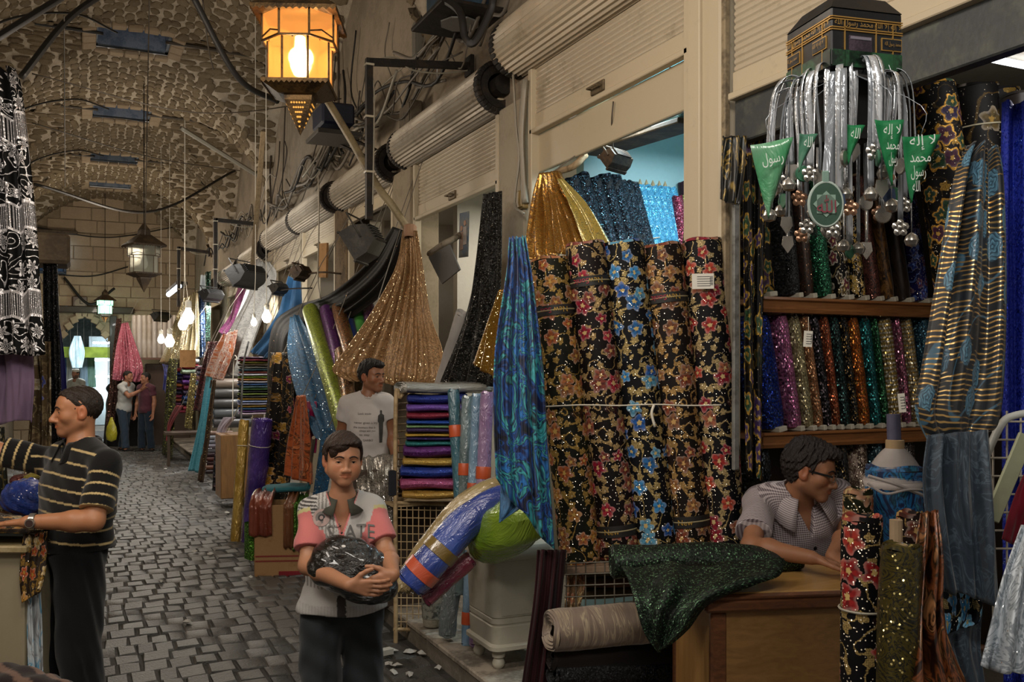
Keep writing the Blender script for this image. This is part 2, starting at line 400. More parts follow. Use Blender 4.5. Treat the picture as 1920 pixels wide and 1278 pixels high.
M_slab = worn('a3998a', '6f675c', .45, 0, 5, .5, .2); M_conc = worn('7b7468', '696358', .85, 0, 5, .5, .5)
M_iron = worn('1c1815', '33291f', .6, .4, 12); M_pvc = worn('9a8a68', '776a50', .5, 0, 8)
M_cream = worn('b8aa90', '9d9078', .45, 0, 4, .70, .1); M_slat = worn('b8ab95', '9c8f78', .42, .1, 5, .66, .1)
M_slat2 = worn('a39989', '857a68', .4, .25, 4, .6, .1); M_lint = worn('3e4143', '53564f', .5, .3, 5)
M_white = plain('b9b3a6', .6, 0, .08); M_teal = plain('a4c4c8', .5, 0, .05, .05); M_dark = plain('0d0c0b', .8, 0, .2)
M_cable = [plain('1a1714', .6), plain('3d352a', .6), plain('6d655a', .55), plain('8d8677', .5)]
# ---- floor: bed, then cobbles laid in rows across the street
mb = MB(); mb.box((.3, 12, -.027), (9.4, 32, .12)); floor = mb.build('floor', plain('373430', .8, 0, .3, .6, 20), kind='structure', loc=(0, 0, 0))
def cobble(mb, x, y, w, l, h, rr):
    j = lambda a: rr.uniform(-a, a)
    q = []
    for k, (ins, z) in enumerate(((0, 0), (.002, h*.72), (.012, h))):
        for sx, sy in ((-1, -1), (1, -1), (1, 1), (-1, 1)):
            q.append((x+sx*(w/2-ins)+j(.006), y+sy*(l/2-ins)+j(.008), z+(j(.004) if k == 2 else 0)))
    fs = [(a+i, a+(i+1) % 4, a+4+(i+1) % 4, a+4+i) for a in (0, 4) for i in range(4)]+[(8, 9, 10, 11)]
    mb.add(q, fs)
rr = random.Random(3); cob = []; y = 1.6
while y < YE-.05:
    l = rr.uniform(.17, .22); x = XL+.02+rr.uniform(-.1, 0)
    xe = 1.84
    while x < xe-.05:
        w_ = min(rr.uniform(.10, .17), xe-x); cob.append((x+w_/2, y+l/2, w_-.001, l-.001)); x += w_
    y += l
def pix(p):
    v = Vector(p)-Vector((0, 0, EYE)); d = v.dot(FW); return (960+FPX*v.dot(RT)/d, 690-FPX*v.z/d, d) if d > .1 else (-1, -1, -1)
vis = []
for k, c in enumerate(cob):
    px, py, d = pix((c[0], c[1], 0))
    if 195 < px < 850 and py < 1300 and d > 0 and not (545 < px < 705 and py > 1120): vis.append((d, k))
vis.sort(); near = {k for _, k in vis[:300]}
shapes = []
for k in range(8):
    mb = MB(); cobble(mb, 0, 0, 1, 1, 1, random.Random(k)); s2 = MB()
    q = random.Random(50+k); a = MB(); cobble(a, 0, 0, .135, .19, .045, q); shapes.append(a)
proto = [a.build('cobble', M_cob1, floor, smooth=True) for a in shapes]
pi = 0
for k in sorted(near):
    x, y, w_, l = cob[k]
    if pi < 8: o = proto[pi]
    else: o = proto[pi % 8].copy(); link(o, floor)
    pi += 1
    o.location = (x, y, rr.uniform(-.008, .002)); o.scale = (w_/.135, l/.19, 1); o.rotation_euler = (rr.uniform(-.02, .02), rr.uniform(-.025, .025), rr.uniform(-.02, .02))
mb = MB()
for k, (x, y, w_, l) in enumerate(cob):
    if k not in near: cobble(mb, x, y, w_, l, .042, rr)
mb.build('far_cobbles', M_cob, floor, smooth=True, kind='stuff')
# ---- raised kerb along the shops: stone slabs on a masonry front
kerb = empty('trim_1', (0, 0, 0), kind='structure')
y = 1.2; k = 0
while y < 24:
    l = rr.uniform(.75, 1.15); mb = MB(); mb.box((2.27, y+l/2, .155), (.82, l-.012, .035), None, .008); mb.build('slab', M_slab, kerb)
    n = 2 if l > .9 else 1
    for q in range(n): mb = MB(); mb.box((2.3, y+(q+.5)*l/n, .068), (.84, l/n-.014, .135), None, .012); mb.build('stone', M_conc, kerb)
    y += l
mb = MB(); mb.box((3.8, 12, .08), (2.4, 26, .16)); mb.build('trim_2', M_conc, kind='structure')
# ---- vault: mortar shell with groins, rubble stones bedded in it
vault = empty('ceiling', (0, 0, 0), kind='structure')
SKY = [(XC, b) for b in BAYS[1:]]               # a light shaft at each crown
def inshaft(x, y, g=0): return any(abs(x-a) < .40+g and abs(y-b) < .42+g for a, b in SKY)
mb = MB(); NA = 72; ys = [i*.08-1.5 for i in range(int((YE+1.6)/.08)+1)]
P = [[Vector((XC+2.0*math.sin(lerp(-math.pi/2, math.pi/2, a/NA)), y, vz(XC+2.0*math.sin(lerp(-math.pi/2, math.pi/2, a/NA)), y))) for a in range(NA+1)] for y in ys]
nc = NA+1; fs = []
for i in range(len(ys)-1):
    for j in range(NA):
        c = (P[i][j]+P[i+1][j+1])/2
        if not inshaft(c.x, c.y): fs.append((i*nc+j, (i+1)*nc+j, (i+1)*nc+j+1, i*nc+j+1))
mb.add([p for r in P for p in r], fs); mb.build('mortar_shell', M_mortar, vault, smooth='all')
def vn(x, y):
    e = .02; dx = (vz(x+e, y)-vz(x-e, y))/(2*e); dy = (vz(x, y+e)-vz(x, y-e))/(2*e); return Vector((dx, dy, -1)).normalized()
def rubble(rr, L, H, th):
    n = 7; out = []; ph = rr.uniform(0, 6)
    for k, (s, z) in enumerate(((1, -.01), (1.0, th*.5), (.72, th))):
        for i in range(n):
            a = ph+i/n*6.283; r_ = 1+rr.uniform(-.16, .16)
            cx, sy = math.cos(a), math.sin(a); f = 1/max(abs(cx), abs(sy))**.6
            out.append((cx*f*L/2*s*r_*.92, sy*f*H/2*s*r_*.92, z*(1+rr.uniform(-.2, .2))))
    fs = [(a+i, a+(i+1) % n, a+n+(i+1) % n, a+n+i) for a in (0, n) for i in range(n)]+[tuple(range(2*n, 3*n))]
    return out, fs
spots = []
def place(x, y, long_y, rr):
    if inshaft(x, y, .12): return
    n = vn(x, y); t = Vector((0, 1, 0)) if long_y else Vector((1, 0, 0)); t = (t-n*t.dot(n)).normalized(); b = n.cross(t)
    a = rr.uniform(-.22, .22); t, b = t*math.cos(a)+b*math.sin(a), b*math.cos(a)-t*math.sin(a)
    spots.append((Vector((x, y, vz(x, y))), t, b, n, rr.uniform(.16, .28), rr.uniform(.10, .14)))
rr = random.Random(11)
th_ = 0
while th_ < math.pi:                             # barrel along the street
    x = XC-2.0*math.cos(th_); y = 2.2+rr.uniform(0, .2)
    while y < YE:
        if z1(x) >= z2(y)-.03: place(min(max(x+rr.uniform(-.02, .02), XL+.02), XW-.02), y, True, rr)
        y += rr.uniform(.19, .27)
    th_ += .123/2.0
for b in range(1, len(BAYS)):                    # the cross webs
    c = (BND[b]+BND[b+1])/2; h = (BND[b+1]-BND[b])/2; th_ = .03
    while th_ < math.pi:
        y = c-h*math.cos(th_); x = XL+rr.uniform(0, .2)
        while x < XW-.05:
            if z2(y) > z1(x)+.03 and y > 2.2: place(x, min(max(y+rr.uniform(-.02, .02), BND[b]+.02), BND[b+1]-.02), False, rr)
            x += rr.uniform(.19, .27)
        th_ += .123/h
cand = []
for k, s in enumerate(spots):
    px, py, d = pix(s[0])
    if d > 0 and 60 < px < 900 and 0 < py < 480: cand.append((d, k))
cand.sort(); near = {k for _, k in cand[:300]}
protos = []
for k in range(6):
    mb = MB(); v, f = rubble(rr, .2, .105, .026); mb.add(v, f); protos.append(mb)
pobj = [m.build('stone', M_vstone1, vault) for m in protos]; pi = 0
for k in sorted(near):
    p, t, b, n, L, H = spots[k]
    if pi < 6: o = pobj[pi]
    else: o = pobj[pi % 6].copy(); link(o, vault)
    pi += 1
    o.matrix_basis = Matrix((t*(L/.2), b*(H/.105), n)).transposed().to_4x4(); o.location = p
mb = MB()
for k, (p, t, b, n, L, H) in enumerate(spots):
    if k in near: continue
    v, f = rubble(rr, L, H, .024); mb.add([p+t*q[0]+b*q[1]+n*q[2] for q in v], f)
mb.build('rubble_stones', M_vstone, vault, kind='stuff')
# light shafts with iron bars and a grey pane
for i, (sx, sy) in enumerate(SKY[2:]):
    zt = vz(sx, sy)-.03; o = empty('window_%d' % (i+1), (sx, sy, zt), kind='structure')
    mb = MB()
    for a, b, wx, wy in ((0, .48, .92, .12), (0, -.48, .92, .12), (.46, 0, .12, 1.08), (-.46, 0, .12, 1.08)): mb.box((sx+a, sy+b, zt+.44), (wx, wy, .76))
    mb.build('shaft', worn('76808c', '586474', .8, 0, 6), o)
    for a in (-1, 1):
        for k in range(5): mb = MB(); mb.box((sx-.36+.18*k, sy+a*.51, zt+.0), (.165, .16, .05), rotm('Y', rr.uniform(-.08, .08)), .012); mb.build('rim_stone', M_ash, o)
        for k in range(3): mb = MB(); mb.box((sx+a*.50, sy-.26+.26*k, zt-.02), (.16, .25, .05), rotm('Y', a*.2), .012); mb.build('rim_stone', M_ash, o)
    for k in range(4): mb = MB(); mb.tube([(sx-.27+.18*k, sy-.42, zt+.3), (sx-.27+.18*k, sy+.42, zt+.3)], .009, 6); mb.build('bar', M_iron, o)
    mb = MB(); mb.tube([(sx-.36, sy, zt+.3), (sx+.36, sy, zt+.3)], .009, 6); mb.build('bar', M_iron, o)
    mb = MB(); mb.box((sx, sy, zt+.7), (.9, 1.0, .02)); mb.build('pane', emit('7888a4', .7 if i < 3 else .15), o)
# ---- walls
mb = MB()                                        # right: masonry above the shop fronts, up into the lunettes
for k in range(1, len(BAYS)):
    y0, y1 = max(BND[k], .4), BND[k+1]; n = 24
    for i in range(n):
        a, b = [lerp(y0, y1, .5-.5*math.cos(math.pi*q/n)) for q in (i, i+1)]
        mb.grid([[(XW, a, 3.45), (XW, b, 3.45)], [(XW, a, z2(a)+.12), (XW, b, z2(b)+.12)]], flip=True)
mb.box((XW+.2, 12.3, 3.75), (.34, 24, .6)); wr = mb.build('wall_right', M_plaster, kind='structure')
mb = MB(); mb.box((XL-.15, 13.2, 2.0), (.3, 22.2, 4.0))
for k in range(1, len(BAYS)):
    y0, y1 = max(BND[k], 2.2), BND[k+1]; n = 24
    for i in range(n):
        a, b = [lerp(y0, y1, .5-.5*math.cos(math.pi*q/n)) for q in (i, i+1)]; mb.grid([[(XL, a, ZS), (XL, b, ZS)], [(XL, a, z2(a)+.12), (XL, b, z2(b)+.12)]])
mb.build('wall_left', M_plaster, kind='structure')
# end wall of squared blocks with an arched passage
wall_e = empty('wall_end', (.6, YE, 0), kind='structure')
AX0, AX1, AS = -.42, .62, 2.35
def archz(x):
    c, h = (AX0+AX1)/2, (AX1-AX0)/2; t = abs(x-c)/h; return -1 if t >= 1 else AS+.62*(1-t**1.7)
mb = MB(); N = 60
for i in range(N):
    a, b = lerp(XL-.1, XW+.1, i/N), lerp(XL-.1, XW+.1, (i+1)/N); m_ = max(archz(a), archz(b), 0)
    if AX0 <= (a+b)/2 <= AX1: m_ = max(m_, AS)
    mb.grid([[(a, YE+.03, m_), (b, YE+.03, m_)], [(a, YE+.03, 6), (b, YE+.03, 6)]], flip=True)
    if m_ > 0: mb.grid([[(a, YE+.03, max(archz(a), AS)), (b, YE+.03, max(archz(b), AS))], [(a, YE+.6, max(archz(a), AS)), (b, YE+.6, max(archz(b), AS))]])
for x in (AX0, AX1): mb.grid([[(x, YE+.03, 0), (x, YE+.6, 0)], [(x, YE+.03, AS), (x, YE+.6, AS)]], flip=x == AX1)
mb.build('mortar_bed', worn('7c6e59', '90806a', .9), wall_e)
z = .02; row = 0
while z < 5.75:
    h = rr.uniform(.25, .33); x = XL-rr.uniform(0, .4)
    while x < XW:
        w_ = rr.uniform(.4, .68); a, b = max(x, XL), min(x+w_, XW); c = (a+b)/2
        if b-a > .1 and z+h*.6 < z1(min(max(c, XL+.05), XW-.05)) and not (b > AX0-.04 and a < AX1+.04 and z < AS+.62 and (archz(min(max(c, AX0+.02), AX1-.02)) > z or a < AX0+.06 and b > AX0+.1)):
            mb = MB(); mb.box((c, YE+.03, z+h/2), (b-a-.014, .06+rr.uniform(0, .02), h-.014), None, .012); mb.build('block', M_ash, wall_e)
        x += w_
    z += h
n = 9
for i in range(n):                               # voussoirs round the passage
    t = lerp(-1, 1, (i+.5)/n); c, hh = (AX0+AX1)/2, (AX1-AX0)/2; x = c+hh*t*.98; zz = archz(x)+.07
    mb = MB(); mb.box((x, YE+.0, zz), (.16, .1, .16), rotm('Y', t*.9), .015); mb.build('voussoir', M_ash, wall_e)
# jambs and beam of dark timber in front of the passage
mb = MB(); mb.box((.72, YE-.06, 1.5), (.16, .14, 3.0), None, .01); mb.build('trim_3', wood('2c241d', '1a1511', .6, 1, 2), kind='structure')
mb = MB(); mb.box((-.52, YE-.06, 1.5), (.12, .14, 3.0), None, .01); mb.build('trim_4', wood('30323a', '1c1f26', .6, 1, 2), kind='structure')
mb = MB(); mb.box((.3, YE-.1, 3.13), (1.75, .2, .16), None, .02); mb.build('trim_5', wood('3b3025', '221a13', .7, 1, 0), kind='structure')
# small window high on the left of the end wall
o = empty('window_8', (-.6, YE-.05, 3.95), kind='structure')
mb = MB()
for c, s in (((-.28, 0), (.06, .85)), ((.28, 0), (.06, .85)), ((0, .42), (.62, .06)), ((0, -.42), (.62, .06)), ((0, 0), (.04, .8))): mb.box((-.6+c[0], YE-.06, 4.4+c[1]), (s[0], .1, s[1]), None, .01)
mb.build('window_frame', plain('2c3a4a', .6), o)
for k in (-.14, .14): mb = MB(); mb.box((-.6+k, YE-.045, 4.4), (.24, .02, .8)); mb.build('pane', plain('2d4f74', .12, 0, .3), o)
mb = MB(); mb.box((-.55, YE-.12, 4.92), (1.0, .22, .07), None, .01); mb.build('window_hood', worn('55493a', '3b3128', .8), o)
mb = MB(); mb.box((-.3, YE-.14, 4.42), (.04, .12, .62), None, .01); mb.build('lamp_tube', emit('bfe0ff', 2.5), o)
# passage beyond
mb = MB(); mb.box((.1, 30, -.05), (5, 11, .1)); mb.build('floor', M_conc, kind='structure')
mb = MB(); mb.box((.1, 34, 1.8), (5, .2, 3.8)); mb.build('wall_passage', worn('6d7a74', '8c9890', .9), kind='structure')
mb = MB(); mb.box((-1.6, 29.6, 1.8), (.2, 9.5, 3.8)); mb.build('wall_passage_left', worn('59564e', '6d675c', .9), kind='structure')
mb = MB(); mb.box((1.9, 29.6, 1.8), (.2, 9.5, 3.8)); mb.build('wall_passage_right', worn('59564e', '6d675c', .9), kind='structure')
mb = MB(); mb.box((.1, 29.6, 3.75), (4, 9.5, .2)); mb.build('ceiling_passage', worn('45423b', '59544a', .9), kind='structure')
# ---- shop fronts on the right: piers, shutters, drum housings
# (y0, y1, bottom of shutter, valance)
UNITS = [(3.57, 5.30, 3.22), (5.75, 7.54, 3.0), (8.1, 9.65, 3.27), (10.2, 11.9, 3.15), (12.0, 13.8, 3.15), (14.3, 16.0, 3.1), (16.6, 18.6, 3.1), (19.2, 21.4, 3.05), (21.8, 23.9, 3.0)]
M_pier = [worn('9c917c', '8d826c', .6, 0, 4, .6), worn('8f816a', '7d6f59', .7, 0, 4, .55), worn('6f5d45', '4a3d2d', .8)]
def shutter(y0, y1, zb, zt, lab, pitch=.03, handle=True):
    o = empty('roller_shutter', (XW, (y0+y1)/2, zb), lab, 'shutter', 'roller shutters along the street')
    mb = MB(); n = int((zt-zb-.12)/pitch); rows = []
    for i in range(n*4+1):
        z = zb+.12+i*pitch/4; dx = (.0, -.007, -.009, -.006)[i % 4]
        rows.append([(XW+dx, y0+.03, z), (XW+dx, y1-.03, z)])
    mb.grid(rows); mb.build('slats', M_slat, o, kind='stuff')
    mb = MB(); mb.box((XW-.004, (y0+y1)/2, zb+.06), (.02, y1-y0-.05, .12), None, .004); mb.box((XW-.015, (y0+y1)/2, zb+.01), (.05, y1-y0-.05, .03), None, .004)
    mb.build('bottom_rail', M_cream, o)
    if handle:
        yh = (y0+y1)/2+.02; mb = MB(); mb.box((XW-.02, yh, zb+.07), (.012, .14, .06), None, .003)
        mb.tube([(XW-.03, yh-.05, zb+.07), (XW-.06, yh-.05, zb+.07), (XW-.06, yh+.05, zb+.07), (XW-.03, yh+.05, zb+.07)], .006, 6); mb.build('handle', worn('6b5d46', '3d3326', .5, .5), o)
    return o
def drum(y0, y1, zc, r, lab, mat):
    """ribbed sheet housing of the rolled shutter, open end with the toothed ring"""
    o = empty('shutter_housing', (XW-.05, (y0+y1)/2, zc-r), lab, 'shutter housing', 'shutter housings along the street')
    mb = MB(); rows = []; n = 44
    for i in range(n+1):
        a = lerp(math.pi*.42, math.pi*1.62, i/n); q = r+(.007 if i % 2 else -.004); rows.append([(XW-.04+math.cos(a)*q, y0, zc+math.sin(a)*q), (XW-.04+math.cos(a)*q, y1, zc+math.sin(a)*q)])
    mb.grid(rows, flip=True); mb.build('ribbed_sheet', mat, o, solid=.006)
    for y in (y0+.01, y1-.01):
        mb = MB(); rows = []; n = 26
        mb.lathe([(r*.55, -.02), (r*.93, -.02), (r*.93, .02), (r*.55, .02), (r*.55, -.02)], (XW-.04, y, zc), 24, (0, 1, 0))
        mb.build('end_ring', M_iron, o)
        for k in range(18):
            a = math.pi*.45+k/17*math.pi*1.15
            mb = MB(); mb.box((XW-.04+math.cos(a)*r*.97, y, zc+math.sin(a)*r*.97), (.035, .07, .04), rotm('Y', -a), .008); mb.build('tooth', M_iron, o)
    mb = MB(); mb.tube([(XW-.04, y0-.08, zc), (XW-.04, y1+.08, zc)], .07, 10); mb.build('axle', M_iron, o)
    return o
names = ['nearest, above the blue shop', 'second from the camera, above the poster', 'third from the camera, behind the bronze drape', 'fourth from the camera, left half of a pair',
         'fifth from the camera, far half of the pair', 'sixth from the camera, above the white hanging lengths', 'seventh from the camera, small and far', 'eighth from the camera, very far', 'farthest, next to the end wall']
ZC = [3.81, 3.64, 3.60, 3.64, 3.64, 3.54, 3.49, 3.44, 3.39]
for k, (y0, y1, zb) in enumerate(UNITS):
    shutter(y0, y1, zb, ZC[k]+.02, 'cream ribbed roller shutter half down, '+names[k], .03 if k < 5 else .045, k < 5)
    drum(y0-.02, y1+.16, ZC[k], .18 if k == 0 else .165, 'ribbed grey sheet housing of the shutter '+names[k], M_slat2 if k else M_slat)
    # pier between this unit and the next one down the street
    ye = UNITS[k+1][0] if k+1 < len(UNITS) else YE; 
    mb = MB(); mb.box((XW+.08, (y1+ye)/2, 1.78), (.26, max(ye-y1-.06, .06), 3.4), None, .01); mb.build('trim_%d' % (10+k), M_pier[k % 3], kind='structure')
    mb = MB()
    for yy in (y0+.03, y1-.03): mb.box((XW-.01, yy, 1.9), (.06, .05, 3.5), None, .005)
    mb.build('trim_%d' % (30+k), M_cream, kind='structure')
# near pier between the blue shop and the corner shop, its full height post and cable duct
mb = MB(); mb.box((XW+.02, 3.45, 2.2), (.12, .2, 4.1), None, .01); mb.box((XW-.03, 3.52, 2.2), (.06, .09, 4.1), None, .006); mb.build('trim_50', M_cream, kind='structure')
mb = MB(); mb.box((XW-.02, 3.335, 2.3), (.03, .028, 3.9), None, .004); mb.build('trim_51', worn('8d7d62', '5d513e', .6), kind='structure')
# valance board of the nearest shop
mb = MB(); mb.box((XW+.03, 4.43, 3.10), (.03, 1.66, .24), None, .005); mb.build('trim_52', worn('b3a68c', '9d9078', .45, 0, 3, .75, .05), kind='structure')
# corner shop: shutter, lintel
shutter(-.2, 3.32, 2.92, 4.2, 'cream ribbed roller shutter over the corner shop, behind the souvenir hanger', .03, False)
mb = MB(); mb.box((XW+.03, 1.55, 2.825), (.06, 3.5, .19), None, .006); mb.build('trim_53', M_lint, kind='structure')
# shop shells: back walls, party walls, ceilings
def shell(y0, y1, xb, zc, mw, nm):
    mb = MB(); mb.box((xb+.05, (y0+y1)/2, zc/2+.08), (.1, y1-y0, zc)); mb.build('wall_%s_back' % nm, mw, kind='structure')
    mb = MB(); mb.box(((XW+xb)/2+.2, (y0+y1)/2, zc+.12), (xb-XW-.1, y1-y0+.1, .08)); mb.build('ceiling_%s' % nm, mw, kind='structure')
    mb = MB(); mb.box(((XW+xb)/2+.25, y1+.1, zc/2+.1), (xb-XW-.4, .1, zc)); mb.build('wall_%s_far' % nm, mw, kind='structure')
shell(3.73, 5.4, 4.3, 3.45, M_teal, 'blue_shop'); shell(5.7, 7.7, 4.2, 3.3, M_white, 'white_shop'); shell(8.0, 9.9, 4.2, 3.3, M_white, 'third_shop')
shell(10.1, 14.0, 4.2, 3.3, M_white, 'fourth_shop'); shell(14.2, 18.8, 4.2, 3.2, M_white, 'fifth_shop'); shell(19, 24.2, 4.2, 3.2, M_white, 'sixth_shop')
mb = MB(); mb.box((4.0, 3.69, 1.8), (2.5, .05, 3.3)); mb.build('wall_partition', plain('241a12', .7), kind='structure')
mb = MB(); mb.box((4.9, 1.8, 1.8), (.1, 3.9, 3.4)); mb.build('wall_corner_shop_back', plain('3a3026', .7), kind='structure')
mb = MB(); mb.box((3.9, 1.8, 3.35), (2.3, 3.7, .06)); mb.build('ceiling_corner_shop', plain('a09888', .6), kind='structure')
# ================================================================ cloth kit
def rnd(seed): return random.Random(seed)
SEED = [100]
def nseed(): SEED[0] += 1; return random.Random(SEED[0])
M_core = plain('a08a68', .8); M_board = plain('aaa494', .7); M_twine = plain('cfc8b8', .8); M_paper = plain('d8d4c8', .7, 0, .05)
def roll(p0, p1, r, mat, label=None, cat='fabric roll', group=None, core=True, bend=None, name='fabric_roll', ties=(), mtie=None, nseg=14, flat=1.0, wr=.03, taper=1.0, kind=None, cap=True):
    """bolt of cloth wound on a tube: spiral section with a free edge, layered ends"""
    q = nseed(); p0, p1 = Vector(p0), Vector(p1); ax = (p1-p0).normalized(); L = (p1-p0).length
    toc = Vector((0, 0, EYE))-(p0+p1)/2; x = (toc-ax*toc.dot(ax)).normalized(); y = ax.cross(x)
    path = catmull([p0]+list(bend or [])+[p1], nseg)
    o = empty(name, p0 if p0.z <= p1.z else p1, label, cat, group, kind)
    n = 30; mb = MB(); ph = q.uniform(1.9, 2.9); k1, k2 = q.uniform(0, 6), q.uniform(0, 6); P = []; UV = []
    def rad(a, t, s=1.0): return r*s*lerp(1, taper, t)*(1+.07*(a/6.2832-.5)+wr*math.sin(3*a+k1+5*t)*math.sin(9*t+k2)+wr*.5*math.sin(7*a+23*t))
    acc = 0
    for i, p in enumerate(path):
        t = i/nseg; tg = (path[min(i+1, nseg)]-path[max(i-1, 0)]).normalized()
        xx = (x-tg*x.dot(tg)).normalized(); yy = tg.cross(xx)
        if i: acc += (p-path[i-1]).length
        s = 1 if 0 < i < nseg else .97
        P.append([p+(xx*math.cos(a+ph)*flat+yy*math.sin(a+ph))*rad(a, t, s) for a in [k/n*6.2832 for k in range(n+1)]])
        UV += [(k/n*6.2832*r+q.random()*0, acc) for k in range(n+1)]
    mb.grid(P, UV)
    for e in (0, nseg):                                          # layered end
        p = path[e]; tg = (path[1]-path[0]).normalized() if e == 0 else (path[-1]-path[-2]).normalized(); sg = -1 if e == 0 else 1
        xx = (x-tg*x.dot(tg)).normalized(); yy = tg.cross(xx); rings = []
        prof = [(.97, 0), (.93, .012), (.84, .006), (.8, .016), (.7, .004), (.64, .012), (.54, 0), (.48, .008), (.38, -.004), (.27, -.004)]
        for f, h in prof:
            rings.append([p+(xx*math.cos(a+ph)*flat+yy*math.sin(a+ph))*rad(a, e/nseg, f)+tg*sg*(h+.004*math.sin(3*a+k1)) for a in [k/n*6.2832 for k in range(n+1)]])
        mb.grid(rings, [(k/n*6.2832*r*.4, f*r) for f, h in prof for k in range(n+1)], flip=e != nseg)
    mb.build('cloth', mat, o, smooth=True)
    if core:
        for e, s in ((0, -1), (nseg, 1)):
            tg = (path[1]-path[0]).normalized() if e == 0 else (path[-1]-path[-2]).normalized(); mb = MB()
            a, b = path[e]-tg*s*.05, path[e]+tg*s*.012
            mb.lathe([(r*.3, -.05), (r*.3, .014), (r*.22, .014), (r*.22, -.05)], path[e], 14, tg*s); mb.build('core_tube', M_core, o, smooth=True)
    for t in ties:
        i = int(t*nseg); tg = (path[min(i+1, nseg)]-path[max(i-1, 0)]).normalized(); xx = (x-tg*x.dot(tg)).normalized(); yy = tg.cross(xx); f = t*nseg-i
        c = path[i].lerp(path[min(i+1, nseg)], f); mb = MB()
        mb.tube([c+(xx*math.cos(a)*flat+yy*math.sin(a))*(rad(a-ph if a > ph else a-ph+6.2832, t)+.004) for a in [k/24*6.2832 for k in range(25)]], .0035, 6); mb.build('tie', mtie or M_twine, o, smooth=True)
    return o
def sheet(rows, folds, cw, seed=None, nu=None, nv=40, drift=.6, second=.35, nrm=None):
    """grid of a hanging cloth: rows = [(left, right, fold depth), ...] from the top down"""
    q = nseed() if seed is None else random.Random(seed)
    L = catmull([r[0] for r in rows], nv); Rr = catmull([r[1] for r in rows], nv)
    nu = nu or int(max(24, folds*10)); P = []; UV = []; m = len(rows)-1; ph = q.uniform(0, 6); p2 = q.uniform(0, 6); acc = 0
    for i in range(nv+1):
        t = i/nv*m; k = min(int(t), m-1); f = t-k; f = f*f*(3-2*f); amp = lerp(rows[k][2], rows[k+1][2], f); v = i/nv
        a, b = L[i], Rr[i]; d = b-a
        dn = (L[min(i+1, nv)]+Rr[min(i+1, nv)]-L[max(i-1, 0)]-Rr[max(i-1, 0)])
        n = d.cross(dn)
        n = n.normalized() if n.length > 1e-9 else Vector((0, -1, 0))
        toc = Vector((0, 0, EYE))-(a+b)/2
        if n.dot(toc) < 0: n = -n
        if nrm is not None: n = Vector(nrm)
        if i: acc += ((a+b)/2-(L[i-1]+Rr[i-1])/2).length
        row = []
        for j in range(nu+1):
            u = j/nu; uu = u+.045*math.sin(7.3*u+p2)+.03*math.sin(13.1*u+ph+1.4*v)
            w1 = math.sin(6.2832*folds*uu+ph+drift*math.sin(2.1*v+p2)+.5*math.sin(5*u+3*v)); w1 = math.copysign(abs(w1)**.8, w1)*(.7+.45*math.sin(9*u+2.6*v+p2))
            w2 = math.sin(6.2832*folds*1.73*uu+p2+2.3*v)+.5*math.sin(6.2832*folds*2.9*u+ph*2-3*v); e = min(1, u*8, (1-u)*8)*.6+.4
            row.append(a+d*u+n*amp*e*(w1+second*w2)+Vector((0, 0, amp*.25*math.sin(6.28*folds*.5*u+ph)*(1 if i == nv else 0))))
            UV.append((u*cw, acc))
        P.append(row)
    return P, UV
def drape(rows, folds, cw, mat, label=None, cat='drape', group=None, name='hanging_drape', nv=40, thick=.004, parent=None, part=None, seed=None, drift=.6, nrm=None, smooth='all'):
    P, UV = sheet(rows, folds, cw, seed, None, nv, drift, nrm=nrm); mb = MB(); mb.grid(P, UV)
    return mb.build(part or name, mat, parent, smooth=smooth, solid=thick, label=label, cat=cat if parent is None else None, group=group)
def slab(a, b, h, dep, mat, label=None, cat='fabric bolt', group=None, back=None, name='folded_fabric', layers=True, seed=None, parent=None):
    """flat folded bolt lying from a to b: rounded folded edge in front, loose layers at the ends"""
    q = nseed(); a, b = Vector(a), Vector(b); ax = (b-a).normalized(); L = (b-a).length
    bk = Vector(back) if back is not None else Vector((0, 0, 1)).cross(ax)
    toc = (a+b)/2-Vector((0, 0, EYE))
    if bk.dot(toc) < 0: bk = -bk
    bk = (bk-ax*bk.dot(ax)).normalized(); up = ax.cross(bk); up = up if up.z > 0 else -up
    ns, nl = 22, 8; P = []; UV = []; mb = MB(); k1 = q.uniform(0, 6)
    def sec(t, s):
        out = []
        for k in range(ns+1):
            an = k/ns*6.2832; c, s_ = math.cos(an), math.sin(an)
            ex = math.copysign(abs(c)**.55, c); ez = math.copysign(abs(s_)**.75, s_)
            out.append(bk*(dep/2*(1-ex*s)-.0)+up*(h/2*(1+ez*s*(1+.1*math.sin(4*an+k1+6*t)))))
        return out
    for i in range(nl+1):
        t = i/nl; p = a+ax*L*t+up*h*.05*math.sin(7*t+k1)
        P.append([p+v for v in sec(t, 1 if 0 < i < nl else .96)]); UV += [(k/ns*(2*h+2*dep), L*t) for k in range(ns+1)]
    mb.grid(P, UV)
    for e in (0, nl):
        p = a+ax*L*(e/nl); sg = -1 if e == 0 else 1; rings = []
        for s, d_ in ((.96, 0), (.8, .01), (.7, -.004), (.5, .008), (.42, -.004), (.15, .004), (.02, 0)): rings.append([p+v+ax*sg*d_ for v in sec(e/nl, s)])
        mb.grid(rings, flip=e == 0)
    return mb.build(name, mat, parent, smooth=True, label=label, cat=cat if parent is None else None, group=group)
